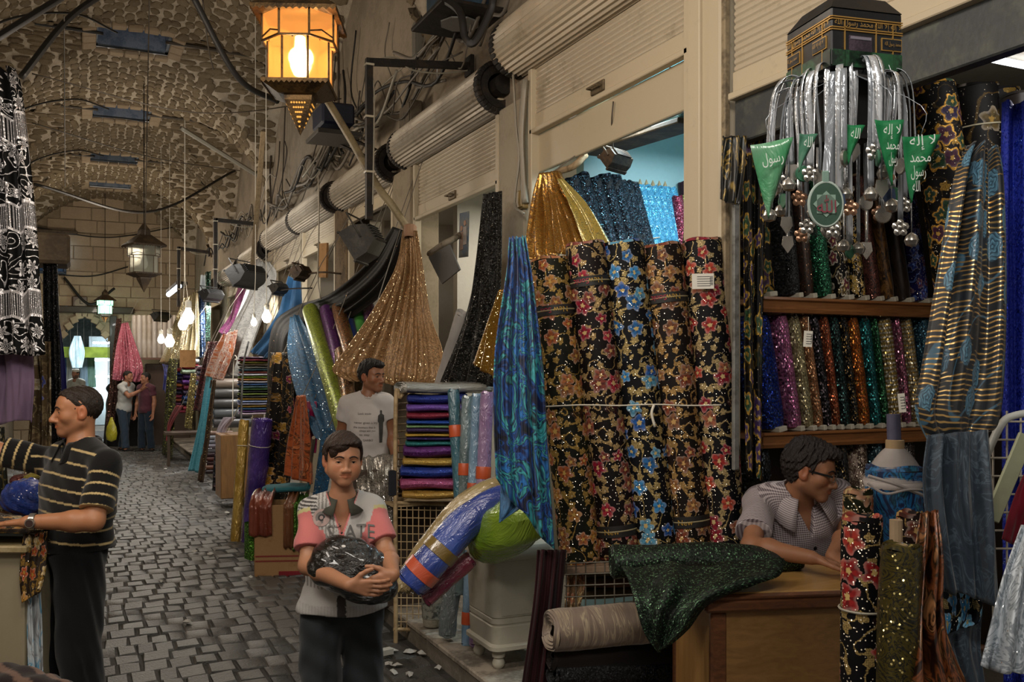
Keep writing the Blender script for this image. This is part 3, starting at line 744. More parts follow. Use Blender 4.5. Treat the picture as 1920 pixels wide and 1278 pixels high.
def upright(base, w, dep, L, lean, mat, label, group, cat='fabric bolt', fwd=None, board=True, rnd_=.5, name='fabric_bolt'):
    """bolt wound flat on a board, standing on a shelf and leaning on its neighbour; base = centre of the front foot"""
    q = nseed(); base = Vector(base); f = Vector(fwd) if fwd is not None else Vector((0, 1, 0)); side = f.cross(UP).normalized()
    ax = (UP*math.cos(lean)-side*math.sin(lean)).normalized(); sd = f.cross(ax).normalized()
    o = empty(name, base, label, cat, group); mb = MB(); n = 22; m = 10; P = []; UV = []; k1 = q.uniform(0, 6)
    def sec(t, s=1):
        out = []
        for k in range(n+1):
            an = k/n*6.2832; c, s_ = math.cos(an), math.sin(an)
            ex = math.copysign(abs(c)**.8, c); ey = math.copysign(abs(s_)**.55, s_)
            out.append(sd*(w/2*ex*s*(1+.07*math.sin(5*t+k1)+.03*math.sin(17*t+k1)))+f*(dep/2*(1-ey*s)))
        return out
    for i in range(m+1):
        t = i/m; P.append([base+ax*(.022+L*t)+v for v in sec(t, .94 if i in (0, m) else 1)]); UV += [(k/n*2*(w+dep), L*t) for k in range(n+1)]
    mb.grid(P, UV)
    for t in (0, 1):
        mb.grid([[base+ax*(.022+L*t+(h if t else -h))+v for v in sec(t, s)] for s, h in ((.94, 0), (.7, .008), (.6, 0), (.3, .006), (.02, 0))], flip=t == 0)
    mb.build('cloth', mat, o, smooth=True)
    if board:
        rot = Matrix((sd, f, ax)).transposed(); mb = MB(); mb.box(base+ax*.014+f*(dep/2-.012), (w*.4, dep+.015, .024), rot, .003)
        mb.build('board_end', M_board, o)
        mb = MB(); mb.box(base+ax*(L+.022)+f*dep/2, (.012, dep*.7, .04), rot, .002); mb.build('board_top', M_core, o)
    return o
def rope(pts, r, mat, label=None, cat='cable', group=None, name='cable', n=6, seg=30, sag=0, parent=None):
    pts = [Vector(p) for p in pts]
    if sag and len(pts) == 2: pts = [pts[0], (pts[0]+pts[1])/2-UP*sag, pts[1]]
    mb = MB(); mb.tube(catmull(pts, seg), r, n); return mb.build(name, mat, parent, smooth='all', label=label, cat=cat if parent is None else None, group=group)
def clamp01(x): return max(0, min(1, x))
# ---- writing: font outlines turned into mesh and laid on a surface
AF = {'ا': (0xFE8D, 0xFE8E), 'إ': (0xFE87, 0xFE88), 'ل': (0xFEDD, 0xFEDE, 0xFEDF, 0xFEE0), 'ه': (0xFEE9, 0xFEEA, 0xFEEB, 0xFEEC), 'م': (0xFEE1, 0xFEE2, 0xFEE3, 0xFEE4),
      'ح': (0xFEA1, 0xFEA2, 0xFEA3, 0xFEA4), 'د': (0xFEA9, 0xFEAA), 'ر': (0xFEAD, 0xFEAE), 'س': (0xFEB1, 0xFEB2, 0xFEB3, 0xFEB4), 'و': (0xFEED, 0xFEEE), '\x01': (0xFEFB, 0xFEFC)}
def arabic(t):                                   # joined letter forms in visual (left to right) order
    t = t.replace('لا', '\x01'); out = []
    for i, c in enumerate(t):
        if c not in AF: out.append(c); continue
        pv = i > 0 and t[i-1] in AF and len(AF[t[i-1]]) == 4; nx = len(AF[c]) == 4 and i+1 < len(t) and t[i+1] in AF
        out.append(chr(AF[c][(3 if pv else 2) if nx else (1 if pv else 0)]))
    return ''.join(out[::-1])
def text_mesh(txt, size, align='CENTER'):
    cu = bpy.data.curves.new('lettering', 'FONT'); cu.body = txt; cu.size = size; cu.align_x = align; cu.align_y = 'CENTER'; cu.resolution_u = 2
    o = bpy.data.objects.new('lettering', cu); S.collection.objects.link(o)
    dg = bpy.context.evaluated_depsgraph_get(); me = bpy.data.meshes.new_from_object(o.evaluated_get(dg))
    v = [tuple(x.co) for x in me.vertices]; f = [tuple(p.vertices) for p in me.polygons]
    bpy.data.objects.remove(o); bpy.data.curves.remove(cu); bpy.data.meshes.remove(me)
    return v, f
def letters(txt, size, org, xd, yd, mat, parent, name='lettering', off=.002, width=None, warp=None):
    v, f = text_mesh(arabic(txt) if any(c in AF for c in txt) else txt, size)
    if not v: return None
    xd, yd = Vector(xd).normalized(), Vector(yd).normalized(); n = xd.cross(yd)
    s = 1
    if width: ws = max(p[0] for p in v)-min(p[0] for p in v); s = width/max(ws, 1e-6)
    cy = (max(p[1] for p in v)+min(p[1] for p in v))/2; cx = (max(p[0] for p in v)+min(p[0] for p in v))/2
    mb = MB(); pts = []
    for p in v:
        q = Vector(org)+xd*((p[0]-cx)*s)+yd*(p[1]-cy)+n*off
        pts.append(warp(q) if warp else q)
    mb.add(pts, f); return mb.build(name, mat, parent)
# ================================================================ corner shop: shelves, bolts, desk, hangings
M_shelf = wood('8a5a32', '5e3a1e', .35, 1, 0, .4); M_oak = wood('8f6a3c', '77552d', .5, .8, 0, .1); M_oakv = wood('a37c48', '8a6537', .5, .8, 2, .1); M_trim = wood('6b4226', '45281a', .4, 1, 0, .3)
YS = 3.42
def shelf_z(px, py): return WY(px, py, YS).z
zu, zl = shelf_z(1560, 561), shelf_z(1560, 806)
for nm, zt, lab in (('shelf', zu, 'upper brown moulded wooden shelf board under the dark embroidered bolts'), ('shelf', zl, 'lower brown moulded wooden shelf board under the sequinned bolts')):
    x0 = WY(1432, 575, YS).x; o = empty(nm, (x0, YS, zt-.075), lab, 'shelf', 'shelf boards of the corner shop')
    mb = MB(); mb.box((x0+.7, YS+.12, zt-.02), (1.5, .24, .03), None, .004); mb.build('board', M_shelf, o)
    mb = MB(); prof = [(0, 0), (-.022, 0), (-.026, -.012), (-.014, -.02), (-.014, -.05), (-.02, -.056), (-.016, -.072), (0, -.075)]
    mb.grid([[(x0-.02, YS+a, zt+b), (x0+1.45, YS+a, zt+b)] for a, b in prof]); mb.prism([(x0-.02, YS+a, zt+b) for a, b in prof], (.004, 0, 0)); mb.build('moulding', M_shelf, o)
    mb = MB()
    for xx in (x0+.18, x0+.62): mb.tube([(xx, YS-.012, zt-.078), (xx, YS-.02, zt-.092), (xx, YS-.006, zt-.098), (xx, YS+.004, zt-.088)], .003, 6)
    mb.build('screw_eye', M_iron, o)
def bolt(px, zt, w, L, lean, m, lab, grp, board=True, dep=.2, dy=0):
    p = WY(px, 690, YS+dy); return upright((p.x, YS+.004+dy, zt), w, dep, L, math.radians(lean), m, lab, grp, board=board)
BK = '0b0a0c'
up = 'dark embroidered bolts on the upper shelf'
fA = floral('09080a', ('3c2a55', '2c4a30', '45304a'), '8a7030', .11, .1, .8, .01, .04, 5, '9a7a35')
fB = floral('0a0908', ('5a4a2a', '3d3224', '6a2f3a'), 'b8a070', .085, .5, .8, .03, .2, 5, 'b8b0a0')
fC = floral('08080a', ('2c4a34', '3a2a4a', '55303c'), 'a8883e', .1, .2, .85, .03, .1, 5, '9c7440')
fD = floral('1a1a4e', ('30307a', '5a2a4a', '2a3f8a'), '6f8ad0', .08, .8, .6, .05, .2, 5)
for px, w, L, ln, m, lab in (
    (1448, .11, .66, 6, fA, 'black bolt with purple and green outlined flowers, widest and leftmost on upper shelf'),
    (1500, .06, .60, 7, sequin('1b1b1d', '5a5a60', size=.006, cover=.3, base=BK), 'plain black ribbed bolt standing left of the bronze bolt, upper shelf'),
    (1526, .062, .60, 7, lame('3f2c22', '120d0b', .4, .5, 12, .05, 'c09070'), 'dark bronze shimmering bolt left of the green glitter bolt'),
    (1560, .075, .60, 9, sequin('1c6a48', '5ac890', '0a2a1c', .006, '07170f', .7), 'emerald green glitter bolt among the black ones, upper shelf'),
    (1594, .085, .60, 9, fB, 'black bolt with white-outlined gold flowers right of the emerald bolt'),
    (1624, .07, .60, 10, floral('0b0a0a', ('b08838', 'c8a860', '6f5a3a'), 'd0a850', .06, .5, .7, .08, .5), 'black bolt with golden roses, upper shelf'),
    (1652, .065, .60, 10, lame('6a4038', '170f0e', .4, .5, 12, .06, 'e0a090'), 'rose bronze swirled bolt right of the golden rose bolt'),
    (1678, .06, .60, 11, swirl(((.35, '0d0906'), (.5, '4a3118'), (.6, '7a5526'), (.7, '17100a')), 14, 2.5, .4, .2), 'brown paisley bolt near the right end, upper shelf'),
    (1708, .075, .60, 11, swirl(((.35, '0c0907'), (.55, '2e1f16'), (.7, '110c0a')), 10, 2, .4, .2), 'very dark brown satin bolt beside the violet one'),
    (1742, .07, .62, 10, fD, 'violet blue bolt with glittering vines, rightmost on upper shelf')):
    bolt(px, zu, w, L, ln, m, lab, up)
lo = 'sequinned bolts on the lower shelf'
for px, w, L, ln, m, lab in (
    (1466, .12, .53, 11, sequin('0c2f9a', '2f6af0', '061640', .008, '050a24', .8, band=None), 'royal blue sequinned bolt, leftmost on lower shelf'),
    (1503, .066, .53, 10, sequin('b0628c', 'e8a0c0', '6a3560', .009, '6a4058'), 'pink sequinned bolt beside the royal blue one'),
    (1526, .062, .53, 10, sequin('a89c74', 'e8dcb0', '6f6748', .009, '6a6248'), 'champagne sequinned bolt beside the pink one'),
    (1545, .05, .53, 10, sequin('b07a52', 'f0c090', '7a4c30', .008, '5a3c28'), 'rose gold sequinned bolt with a white tag hanging before it'),
    (1562, .052, .53, 10, sequin('17141a', 'b0a0b0', '08070a', .01, '070609', .9), 'black sequinned bolt left of the thin copper bolt'),
    (1578, .045, .53, 9, sequin('a04a26', 'e89060', '5a2814', .009, '3a1c10'), 'thin copper red sequinned bolt, lower shelf'),
    (1596, .055, .53, 9, sequin('0f2c2a', '4a8a84', '061212', .009, '040a0a'), 'blackish green sequinned bolt right of the copper bolt'),
    (1613, .045, .53, 9, sequin('141010', 'd0a050', '0a0808', .008, '070606', .55), 'narrow black bolt with a gold glitter edge, lower shelf'),
    (1632, .066, .53, 9, sequin('b05a14', 'ffa030', '6a300a', .009, '40200a'), 'bright orange sequinned bolt with white board end'),
    (1654, .058, .53, 9, sequin('0e6668', '40d0d0', '06302f', .009, '052020'), 'teal sequinned bolt right of the orange one'),
    (1670, .035, .53, 9, sequin('1c5a34', '60c080', '0a2a18', .009, '07180f'), 'narrow green sequinned bolt squeezed beside the teal one'),
    (1692, .075, .53, 9, sequin('c0a254', 'fff0c0', '7a6430', .012, '5a4a28', band=('e6e0d0', .022)), 'gold bolt banded with white sequins, broadest of the right half'),
    (1712, .04, .53, 9, sequin('a05a74', 'f0b0c8', '5c2f44', .011, '40222e'), 'rose sequinned bolt between two gold and white ones'),
    (1732, .065, .53, 9, sequin('c8bc9c', 'ffffe8', '8a7440', .012, '5a5240', band=('a8853c', .02)), 'white and gold sequinned bolt left of the ice blue one'),
    (1762, .09, .53, 8, sequin('2c5a70', '90d0e8', '14303c', .007, '0f2028'), 'ice blue sequinned bolt beside the gold striped hanging'),
    (1792, .06, .53, 8, sequin('a01428', 'ff5060', '500a14', .009, '30070c'), 'red sequinned bolt half hidden by the gold striped hanging')):
    bolt(px, zl, w, L, ln, m, lab, lo)
bt = 'bolts under the lower shelf'; zb_ = zl-.62
for px, w, m, lab in ((1452, .08, sequin('101418', '8090a0', size=.009, base=BK, cover=.4), 'black glitter bolt under the lower shelf behind the seated man'),
    (1570, .07, sequin('a85410', 'ff9a30', '5c2a08', .009, '3a1c08'), 'orange sequinned bolt under the lower shelf, right of the man\'s head'),
    (1598, .06, sequin('121010', 'c0a060', size=.01, base=BK, cover=.3), 'black bolt under the lower shelf next to the orange one'),
    (1632, .085, floral('5a463c', ('9a8478', '8a7060', 'b09a8c'), 'c8b8a0', .05, .6, .8, .1, .5), 'pinkish beige flowered bolt under the lower shelf'),
    (1664, .06, sequin('4a6a74', 'b0d8e0', '26383c', .008, '1c2a2e'), 'grey blue sequinned bolt under the lower shelf'),
    (1690, .05, sequin('8a4a2c', 'd89060', '4a2414', .008, '2c160c'), 'copper bolt under the lower shelf behind the grey pole'),
    (1722, .08, sequin('4a4440', 'c0b8b0', '24201e', .008, '1a1614'), 'dark silver bolt under the lower shelf, rightmost')):
    bolt(px, zb_, w, .535, 4, m, lab, bt, False)
mb = MB(); x0 = WY(1432, 575, YS).x; mb.box((x0+.7, YS+.1, zb_-.02), (1.5, .26, .04), None, .004); mb.build('shelf', M_shelf, None, label='lowest brown shelf board behind the seated man', cat='shelf', group='shelf boards of the corner shop')
# price tags on strings
def tagcard(p, h, string, lab, rot=0, parent=None, tw=.055):
    o = empty('price_tag', p, lab, 'tag'); p = Vector(p); x = (RT*math.cos(rot)+UP*math.sin(rot)); yv = (UP*math.cos(rot)-RT*math.sin(rot))
    rot3 = Matrix((x, FW, yv)).transposed(); mb = MB(); mb.box(p, (tw, .002, h), rot3, .0); mb.build('card', M_paper, o)
    mb = MB()
    for k in range(5): mb.box(p-FW*.0018+yv*(h*(.3-.15*k))+x*.003, (tw*.6, .001, h*.03), rot3)
    for k in range(7): mb.box(p-FW*.0018+x*tw*.38+yv*(h*(.3-.09*k)), (tw*.14, .001, h*(.03+.02*(k % 2))), rot3)
    mb.build('print', plain('3a3a40', .7), o)
    if string: mb = MB(); mb.tube([p+yv*h*.45, Vector(string)], .0012, 4); mb.build('string', M_twine, o)
tagcard(W(1515, 635, 3.86), .066, W(1516, 594, 3.88), 'white price tag on a string hanging under the upper shelf', -.06, tw=.036)
tagcard(W(1691, 755, 3.95), .08, None, 'blank white paper slip tucked among the gold sequinned bolts', .1, tw=.03)
# ---- black flowered rolls standing above the shelf on the right
gr = 'black rolls standing right above the shelf'
fE = floral('0a090b', ('2c4a34', '4a2038', '33274a', '28452e'), 'b08a40', .10, .1, .9, .03, .1, 5, 'b88a3c')
roll(W(1800, 575, 4.28), W(1748, 165, 4.28), .1, fE, 'black roll with outlined green and red flowers behind the souvenir hanger', group=gr, core=False)
fF = floral('0a0809', ('5a4a28', '1a1614'), '8a6c30', .16, .3, .35, .015, .1, 5)
roll(W(1862, 575, 4.3), W(1822, 170, 4.3), .115, fF, 'black roll tied with a pale cord beside the green flowered roll', group=gr, core=False, ties=(.82,), mtie=plain('b0a890', .6))
roll(W(1915, 575, 4.25), W(1868, 178, 4.3), .1, floral('0b090c', ('2a2420', '4a3c20'), '7a6028', .14, .5, .4, .02, .2), 'black roll with faint gold sprigs, third from the shelf', group=gr, core=False, ties=(.8,), mtie=plain('b0a890', .6))
roll(W(1960, 575, 4.15), W(1912, 185, 4.2), .1, swirl(((.3, '050507'), (.6, '1a1210'), (.8, '09090c')), 6, 2, .4), 'black brown satin roll at the right edge of the photo', group=gr, core=False)
# fluorescent fitting under the ceiling of the corner shop
o = empty('tube_lamp', W(1890, 110, 3.9), 'white tube lamp under the ceiling of the corner shop', 'lamp')
a = W(1868, 112, 3.7); mb = MB(); mb.box(a+Vector((.3, 0, .05)), (.9, .09, .05), None, .006); mb.build('fitting', M_white, o)
mb = MB(); mb.tube([a+Vector((-.12, 0, 0)), a+Vector((.72, 0, 0))], .014, 10); mb.build('tube', emit('f4f8ff', 3), o)
# ---- the desk with its green glitter cloth
E = Vector((.956, -.292, 0)); Nn = Vector((.292, .956, 0)); C0 = Vector((1.995, 2.66, 0)); DR = Matrix((E, Nn, UP)).transposed()
def dk(e, n, z): return C0+E*e+Nn*n+UP*z
desk = empty('sales_desk', dk(.5, .21, .17), 'light oak sales desk with dark moulded edge, the seated man leans on it', 'desk')
mb = MB(); mb.box(dk(.5, .21, .955), (1.03, .46, .03), DR, .006); mb.build('desk_top', wood('a8834c', '8d6a38', .4, .7, 0, .3), desk)
mb = MB(); mb.box(dk(.5, -.012, .925), (1.06, .035, .045), DR, .01); mb.box(dk(.5, -.018, .955), (1.06, .03, .022), DR, .008); mb.box(dk(-.012, .2, .935), (.03, .46, .04), DR, .008); mb.build('edge_moulding', M_trim, desk)
mb = MB(); mb.box(dk(.53, .012, .535), (.96, .02, .73), DR, .002); mb.build('front_panel', M_oak, desk)
mb = MB(); mb.box(dk(.03, .012, .535), (.06, .03, .73), DR, .008); mb.build('corner_post', M_trim, desk)
mb = MB(); mb.box(dk(.012, .21, .535), (.02, .38, .73), DR, .002); mb.build('side_panel', M_oakv, desk)
mb = MB(); mb.box(dk(.012, .415, .535), (.03, .035, .73), DR, .006); mb.build('rear_post', M_trim, desk)
mb = MB(); c = dk(.98, -.006, .38); mb.tube([c+E*math.cos(a)*.3+UP*math.sin(a)*.36 for a in [lerp(1.2, 3.6, k/20) for k in range(21)]], .012, 8); mb.build('inlay_arc', M_trim, desk, smooth=True)
# green glitter roll on the desk, its loose end hanging over the corner
mg = sequin('16261a', '5c8a60', '0a130b', .0055, '090f0a', .7, .28, .42)
gr_ = empty('glitter_cloth', dk(-.1, .2, .97), 'dark green glitter cloth half unrolled, hanging over the desk corner', 'fabric roll')
P0, P1 = W(1150, 1082, 3.62), W(1498, 1052, 3.62); P0.z = 1.0; P1.z = 1.0
mb = MB(); n = 26; PP = []; UV = []; pth = catmull([P0, P0.lerp(P1, .35)+UP*.012, P0.lerp(P1, .7)+UP*.0, P1], 22)
for i, p in enumerate(pth):
    t = i/22; r_ = .062*(1-.45*clamp01((t-.75)/.25)); PP.append([p+FW*math.cos(a)*r_*1.25+UP*math.sin(a)*r_*(1+.12*math.sin(9*t+2*a)) for a in [k/n*6.283 for k in range(n+1)]]); UV += [(k/n*.4, t*.8) for k in range(n+1)]
mb.grid(PP, UV, flip=True)
for i, fl in ((0, False), (22, True)):
    r0 = PP[i]; c = sum(r0, Vector())/len(r0); mb.grid([[c.lerp(p, s)+(P0-P1).normalized()*(h if i == 0 else -h) for p in r0] for s, h in ((1, 0), (.8, .012), (.7, .0), (.5, .01), (.4, 0), (.05, .006))], flip=fl)
mb.build('rolled_part', mg, gr_, smooth='all')
q = lambda px, py, d: W(px, py, d)
drape([(q(1165, 1062, 3.5), q(1470, 1048, 3.4), .012), (q(1175, 1080, 3.4), q(1463, 1078, 3.3), .018), (q(1188, 1118, 3.3), q(1412, 1096, 3.215), .03), (q(1200, 1165, 3.27), q(1330, 1130, 3.19), .035), (q(1212, 1195, 3.27), q(1290, 1180, 3.2), .03), (q(1232, 1222, 3.27), q(1250, 1212, 3.22), .01)], 2.2, .5, mg, parent=gr_, part='loose_end', seed=5, nv=44)
# ---- ledge with the five leaning flowered rolls
b0, b1 = W(1040, 1052, 4.12), W(1392, 1034, 4.12)
mb = MB(); dd = (b1-b0).normalized(); nn = UP.cross(dd).normalized(); mb.bar(b0-UP*.02+nn*.05, b1-UP*.02+nn*.05, .34, .03, .004); mb.build('display_ledge', worn('7a6450', '4a3a2c', .6), label='worn wooden ledge under the five leaning flowered rolls', cat='ledge')
roll_cols = [
    ('dark olive roll with orange and gold flowers, leftmost of the five leaning rolls', floral('17170a', ('a5562c', 'b0783a', '8f5a34', 'a8643a'), 'b08e4c', .086, 1, .75, .035, .7, base2='0c0b06'), (1088, 1047), (1029, 490), .09, (.83,)),
    ('black roll with crimson flowers, second of the five leaning rolls', floral('120808', ('8a1830', 'a02838', '7a3a30', '8a4a38'), 'b89a68', .086, 1, .75, .035, .7, base2='0a0606'), (1160, 1037), (1097, 462), .091, (.88, .08)),
    ('black roll with bright blue flowers, middle of the five leaning rolls', floral('07080d', ('2a66a0', '3a86c0', '5a98b8', '2458a0'), 'b8a068', .086, 1, .75, .035, .7, base2='05060a'), (1231, 1032), (1168, 460), .093, ()),
    ('dark brown roll with tan and bronze flowers, fourth of the five leaning rolls', floral('170d09', ('7a4a30', '94643c', '80402c', '8a5c40'), 'b8925a', .086, 1, .75, .035, .7, base2='0d0806'), (1299, 1030), (1240, 465), .09, (.83, .1)),
    ('black roll with scarlet flowers and a white tag, rightmost of the five leaning rolls', floral('0b0709', ('a02c28', 'b04432', '8a2030', '9a5a40'), 'b8a070', .086, 1, .75, .035, .7, base2='07060a'), (1361, 1026), (1315, 455), .091, ())]
for k, (lab, m, pb, pt, r, ties) in enumerate(roll_cols):
    o = roll(W(*pb, 4.12), W(*pt, 4.16), r, m, lab, group='flowered rolls leaning on the pier', ties=ties, mtie=plain('8a8060', .5), wr=.018, core=k == 3, name='flowered_roll', nseg=22)
    if ties:                                              # woven selvedge band with lettering
        for t in ties:
            c = W(*pb, 4.12).lerp(W(*pt, 4.16), t); ax = (W(*pt, 4.16)-W(*pb, 4.12)).normalized(); toc = (camo.location-c); fr = (toc-ax*toc.dot(ax)).normalized(); sd = ax.cross(fr)
            rb = r*1.06; mb = MB(); hb = .022 if t > .5 else .025
            mb.grid([[c+ax*hh+(fr*math.cos(a)+sd*math.sin(a))*rb for a in [lerp(-1.5, 1.5, i/16) for i in range(17)]] for hh in (-hb, hb)])
            mb.build('selvedge', plain('14110f', .6), o, smooth=True)
            wrp = lambda p, c=c, ax=ax, fr=fr, sd=sd, rb=rb: c+ax*((p-c).dot(ax))+(fr*math.cos((p-c).dot(sd)/rb)+sd*math.sin((p-c).dot(sd)/rb))*(rb+.002)
            flipd = t > .5                                # the upper bands hang upside down
            letters('New', .034, c+sd*(.03 if flipd else -.02), -sd if flipd else sd, -ax if flipd else ax, plain('b08a3a', .5, .3), o, warp=wrp)
            letters('Sonic' if k in (1, 3) else 'Son', .034, c-sd*(.035 if flipd else -.05), -sd if flipd else sd, -ax if flipd else ax, plain('9a2438', .5), o, warp=wrp) if flipd else None
tagcard(W(1318, 527, 4.035), .066, None, 'white barcode label stuck on the scarlet flowered roll', .02, tw=.095)
rope([W(1020, 762, 4.06), W(1090, 759, 3.995), W(1160, 760, 3.995), W(1228, 758, 3.995), W(1290, 760, 3.995), W(1352, 759, 4.0)], .0035, M_twine, 'white string stretched across the five leaning rolls', 'string', name='string')
rope([W(1226, 759, 3.98), W(1222, 775, 3.97), W(1228, 800, 3.97)], .006, M_twine, 'frayed knot end of the white string', 'string', name='string_end', seg=8)
# ---- marbled blue hanging left of the rolls
msw = swirl(((.3, '03060f'), (.4, '0a1a48'), (.45, '1d56a0'), (.49, '060c1c'), (.54, '3aa0a8'), (.57, '081e40'), (.63, '2470b8'), (.67, '04091a'), (.74, '5ab8c0'), (.8, '041024')), 8, 1.6, .5, .0, (1, .8), .1)
drape([(q(955, 446, 4.0), q(985, 444, 4.0), .02), (q(948, 520, 3.95), q(1000, 540, 3.95), .035), (q(928, 660, 3.9), q(1018, 690, 3.9), .04), (q(926, 800, 3.88), q(1026, 830, 3.88), .04), (q(930, 900, 3.86), q(1040, 1034, 3.86), .035)], 4, .36, msw, 'blue and turquoise marbled satin length hanging left of the flowered rolls', nv=50, seed=8)
drape([(q(940, 880, 3.92), q(985, 880, 3.92), .01), (q(937, 950, 3.9), q(998, 930, 3.9), .012), (q(936, 980, 3.9), q(942, 975, 3.9), .004)], 1, .3, swirl(((.3, '0c2038'), (.5, '3a6a94'), (.65, '1c3f66'), (.8, '5a90b0')), 12, 2.4, .5, 0, (1, .6)), 'pale reverse corner of the blue marbled length over the lime bundle', seed=3)
# ---- black sequin lengths between post and shelf
drape([(q(1355, 255, 4.0), q(1400, 255, 4.0), .015), (q(1352, 320, 4.0), q(1395, 330, 4.0), .02), (q(1350, 375, 4.0), q(1388, 385, 4.0), .02)], 2, .3, swirl(((.3, '070707'), (.5, '1c1a16'), (.56, '9a8040'), (.6, '0d0d0e'), (.75, '3a4446'), (.8, '08080a')), 6, 2.5, .35, .2), 'short black and gold swirled cloth hooked on the cream post', seed=4)
drape([(q(1392, 250, 4.1), q(1440, 250, 4.1), .02), (q(1396, 520, 4.08), q(1432, 520, 4.08), .03), (q(1398, 700, 4.05), q(1428, 760, 4.05), .03), (q(1400, 890, 4.0), q(1430, 900, 4.0), .02)], 2, .35, fA, 'black length with purple outlined flowers hanging beside the shelf end', seed=6)
mb = MB(); mb.box(W(1379, 620, 4.02), (.03, .02, 1.2), None, .004); mb.build('metal_upright', worn('7c7c78', '57544e', .5, .3), label='grey metal upright right of the scarlet flowered roll', cat='post')
# ---- gold striped hanging with blue roses, slate length under it
mst = None
def striped(h):
    g = G('gold_striped'); u = g.uv(); s = g.sep(u); v = g.math('ADD', s[1], g.math('MULTIPLY', g.noise(u, 5, 2), .05))
    st = g.math('FRACT', g.math('MULTIPLY', v, 62)); nz = g.noise(g.vm('MULTIPLY', u, (2, 12, 1)), 2, 3)
    line = g.math('MULTIPLY', g.step(g.math('ABSOLUTE', g.math('SUBTRACT', st, .5)), .2, .1), g.step(nz, .40, .5))
    vv = g.vm('MULTIPLY', u, (9, 9, 0)); pos = g.vor(vv, 1, rnd=.9, out='Position'); cc = g.vor(vv, 1, rnd=.9); l = g.vm('SUBTRACT', vv, pos); x, y, _ = g.sep(l); r = g.vm('LENGTH', l, out='Value')
    ang = g.math('ARCTAN2', y, x); rg = g.math('MULTIPLY', g.math('ADD', r, g.math('MULTIPLY', g.math('SINE', g.math('MULTIPLY', ang, 5)), g.math('MULTIPLY', r, .16))), 8); pet = g.math('MULTIPLY', g.math('FRACT', g.math('ADD', rg, g.math('MULTIPLY', g.noise(u, 30, 2), 1.2))), g.math('MULTIPLY_ADD', g.math('ABSOLUTE', g.math('SINE', g.math('ADD', g.math('MULTIPLY', ang, 2.5), g.math('MULTIPLY', g.math('FLOOR', rg), 1.7)))), .5, .5)); ro = g.math('MULTIPLY', g.step(r, .44, .38), g.step(g.sep(cc)[0], .55, .57))
    arc = g.noise(u, 2.2, 0); arcl = g.step(g.math('ABSOLUTE', g.math('SUBTRACT', g.math('FRACT', g.math('MULTIPLY', arc, 7)), .5)), .05, .02)
    c = g.mix(g.noise(u, 6, 3), hexc('05070c'), hexc('12202c')); c = g.mix(g.math('MULTIPLY', arcl, .6), c, hexc('4a7a96')); c = g.mix(line, c, hexc('c8a468'))
    c = g.mix(ro, c, g.mix(pet, hexc('142c40'), hexc('6aa0bc')))
    return g.done(c, g.fmix(line, .5, .3), g.math('MULTIPLY', line, g.math('SUBTRACT', .8, ro)), Sheen_Weight=.2)
mst = striped(0)
drape([(q(1815, 272, 2.95), q(1868, 276, 2.95), .03), (q(1790, 330, 2.9), q(1878, 340, 2.9), .035), (q(1760, 500, 2.85), q(1884, 520, 2.85), .03), (q(1728, 690, 2.8), q(1882, 690, 2.8), .025), (q(1716, 770, 2.78), q(1872, 790, 2.78), .02), (q(1745, 838, 2.78), q(1850, 812, 2.78), .012)], 2.4, .62, mst, 'black length with gold stripes and pale blue roses, hanging at right', nv=60, seed=14)
msl = swirl(((.2, '1c2733'), (.5, '2e3d4c'), (.54, '4a5d6c'), (.58, '2b3947'), (.85, '222e3a')), 5, 2.8, .6, 0, (1, 1), .3)
drape([(q(1738, 815, 2.74), q(1850, 806, 2.74), .02), (q(1730, 900, 2.72), q(1858, 900, 2.7), .028), (q(1742, 1000, 2.7), q(1866, 1000, 2.68), .03), (q(1766, 1105, 2.7), q(1872, 1134, 2.68), .022)], 3, .6, msl, 'slate blue sheer length hanging under the gold striped one', seed=19)
drape([(q(1768, 1098, 2.76), q(1842, 1112, 2.76), .012), (q(1772, 1150, 2.76), q(1838, 1160, 2.76), .012), (q(1774, 1188, 2.76), q(1822, 1172, 2.76), .006)], 1.5, .3, floral('0a1018', ('4aa0d8', '78c0e8', '3a88c0'), 'a89868', .09, .9, .95, .03, .3), 'hem of black cloth with bright blue flowers below the slate length', seed=2)
drape([(q(1772, 1180, 2.8), q(1842, 1150, 2.8), .012), (q(1778, 1220, 2.8), q(1840, 1215, 2.8), .015), (q(1805, 1290, 2.8), q(1850, 1300, 2.8), .01)], 1.5, .3, msl, 'lowest slate blue corner of cloth at the bottom right', seed=12)
# ---- blue velvet, grid panel, slats, crimson, lace at the right edge
drape([(q(1880, 190, 3.25), q(1985, 190, 3.2), .03), (q(1878, 500, 3.2), q(1985, 500, 3.15), .035), (q(1882, 1300, 3.15), q(1985, 1300, 3.1), .03)], 3, .6, sequin('0a2aa8', '6a90ff', '061a60', .006, '0a2496', .1), 'deep blue velvet length with tiny glitter at the right edge', seed=23)
g0 = empty('display_grid', W(1900, 1000, 3.0), 'white wire display grid panel behind the lace at the right edge', 'display grid')
for k in range(5): mb = MB(); a = W(1862+26*k, 770, 3.0); mb.tube([a, a-UP*.75], .0035, 6); mb.build('wire', M_white, g0, smooth=True)
for k in range(8): mb = MB(); mb.tube([W(1855, 790+34*k, 2.995), W(1975, 790+34*k, 2.995)], .0035, 6); mb.build('wire', M_white, g0, smooth=True)
rope([W(1846, 868, 2.9), W(1856, 838, 2.9), W(1880, 792, 2.9), W(1905, 778, 2.9), W(1960, 770, 2.9)], .012, plain('c4c8c4', .4), 'white curved plastic tube arching over the wire grid', 'tube', name='plastic_tube', n=10)
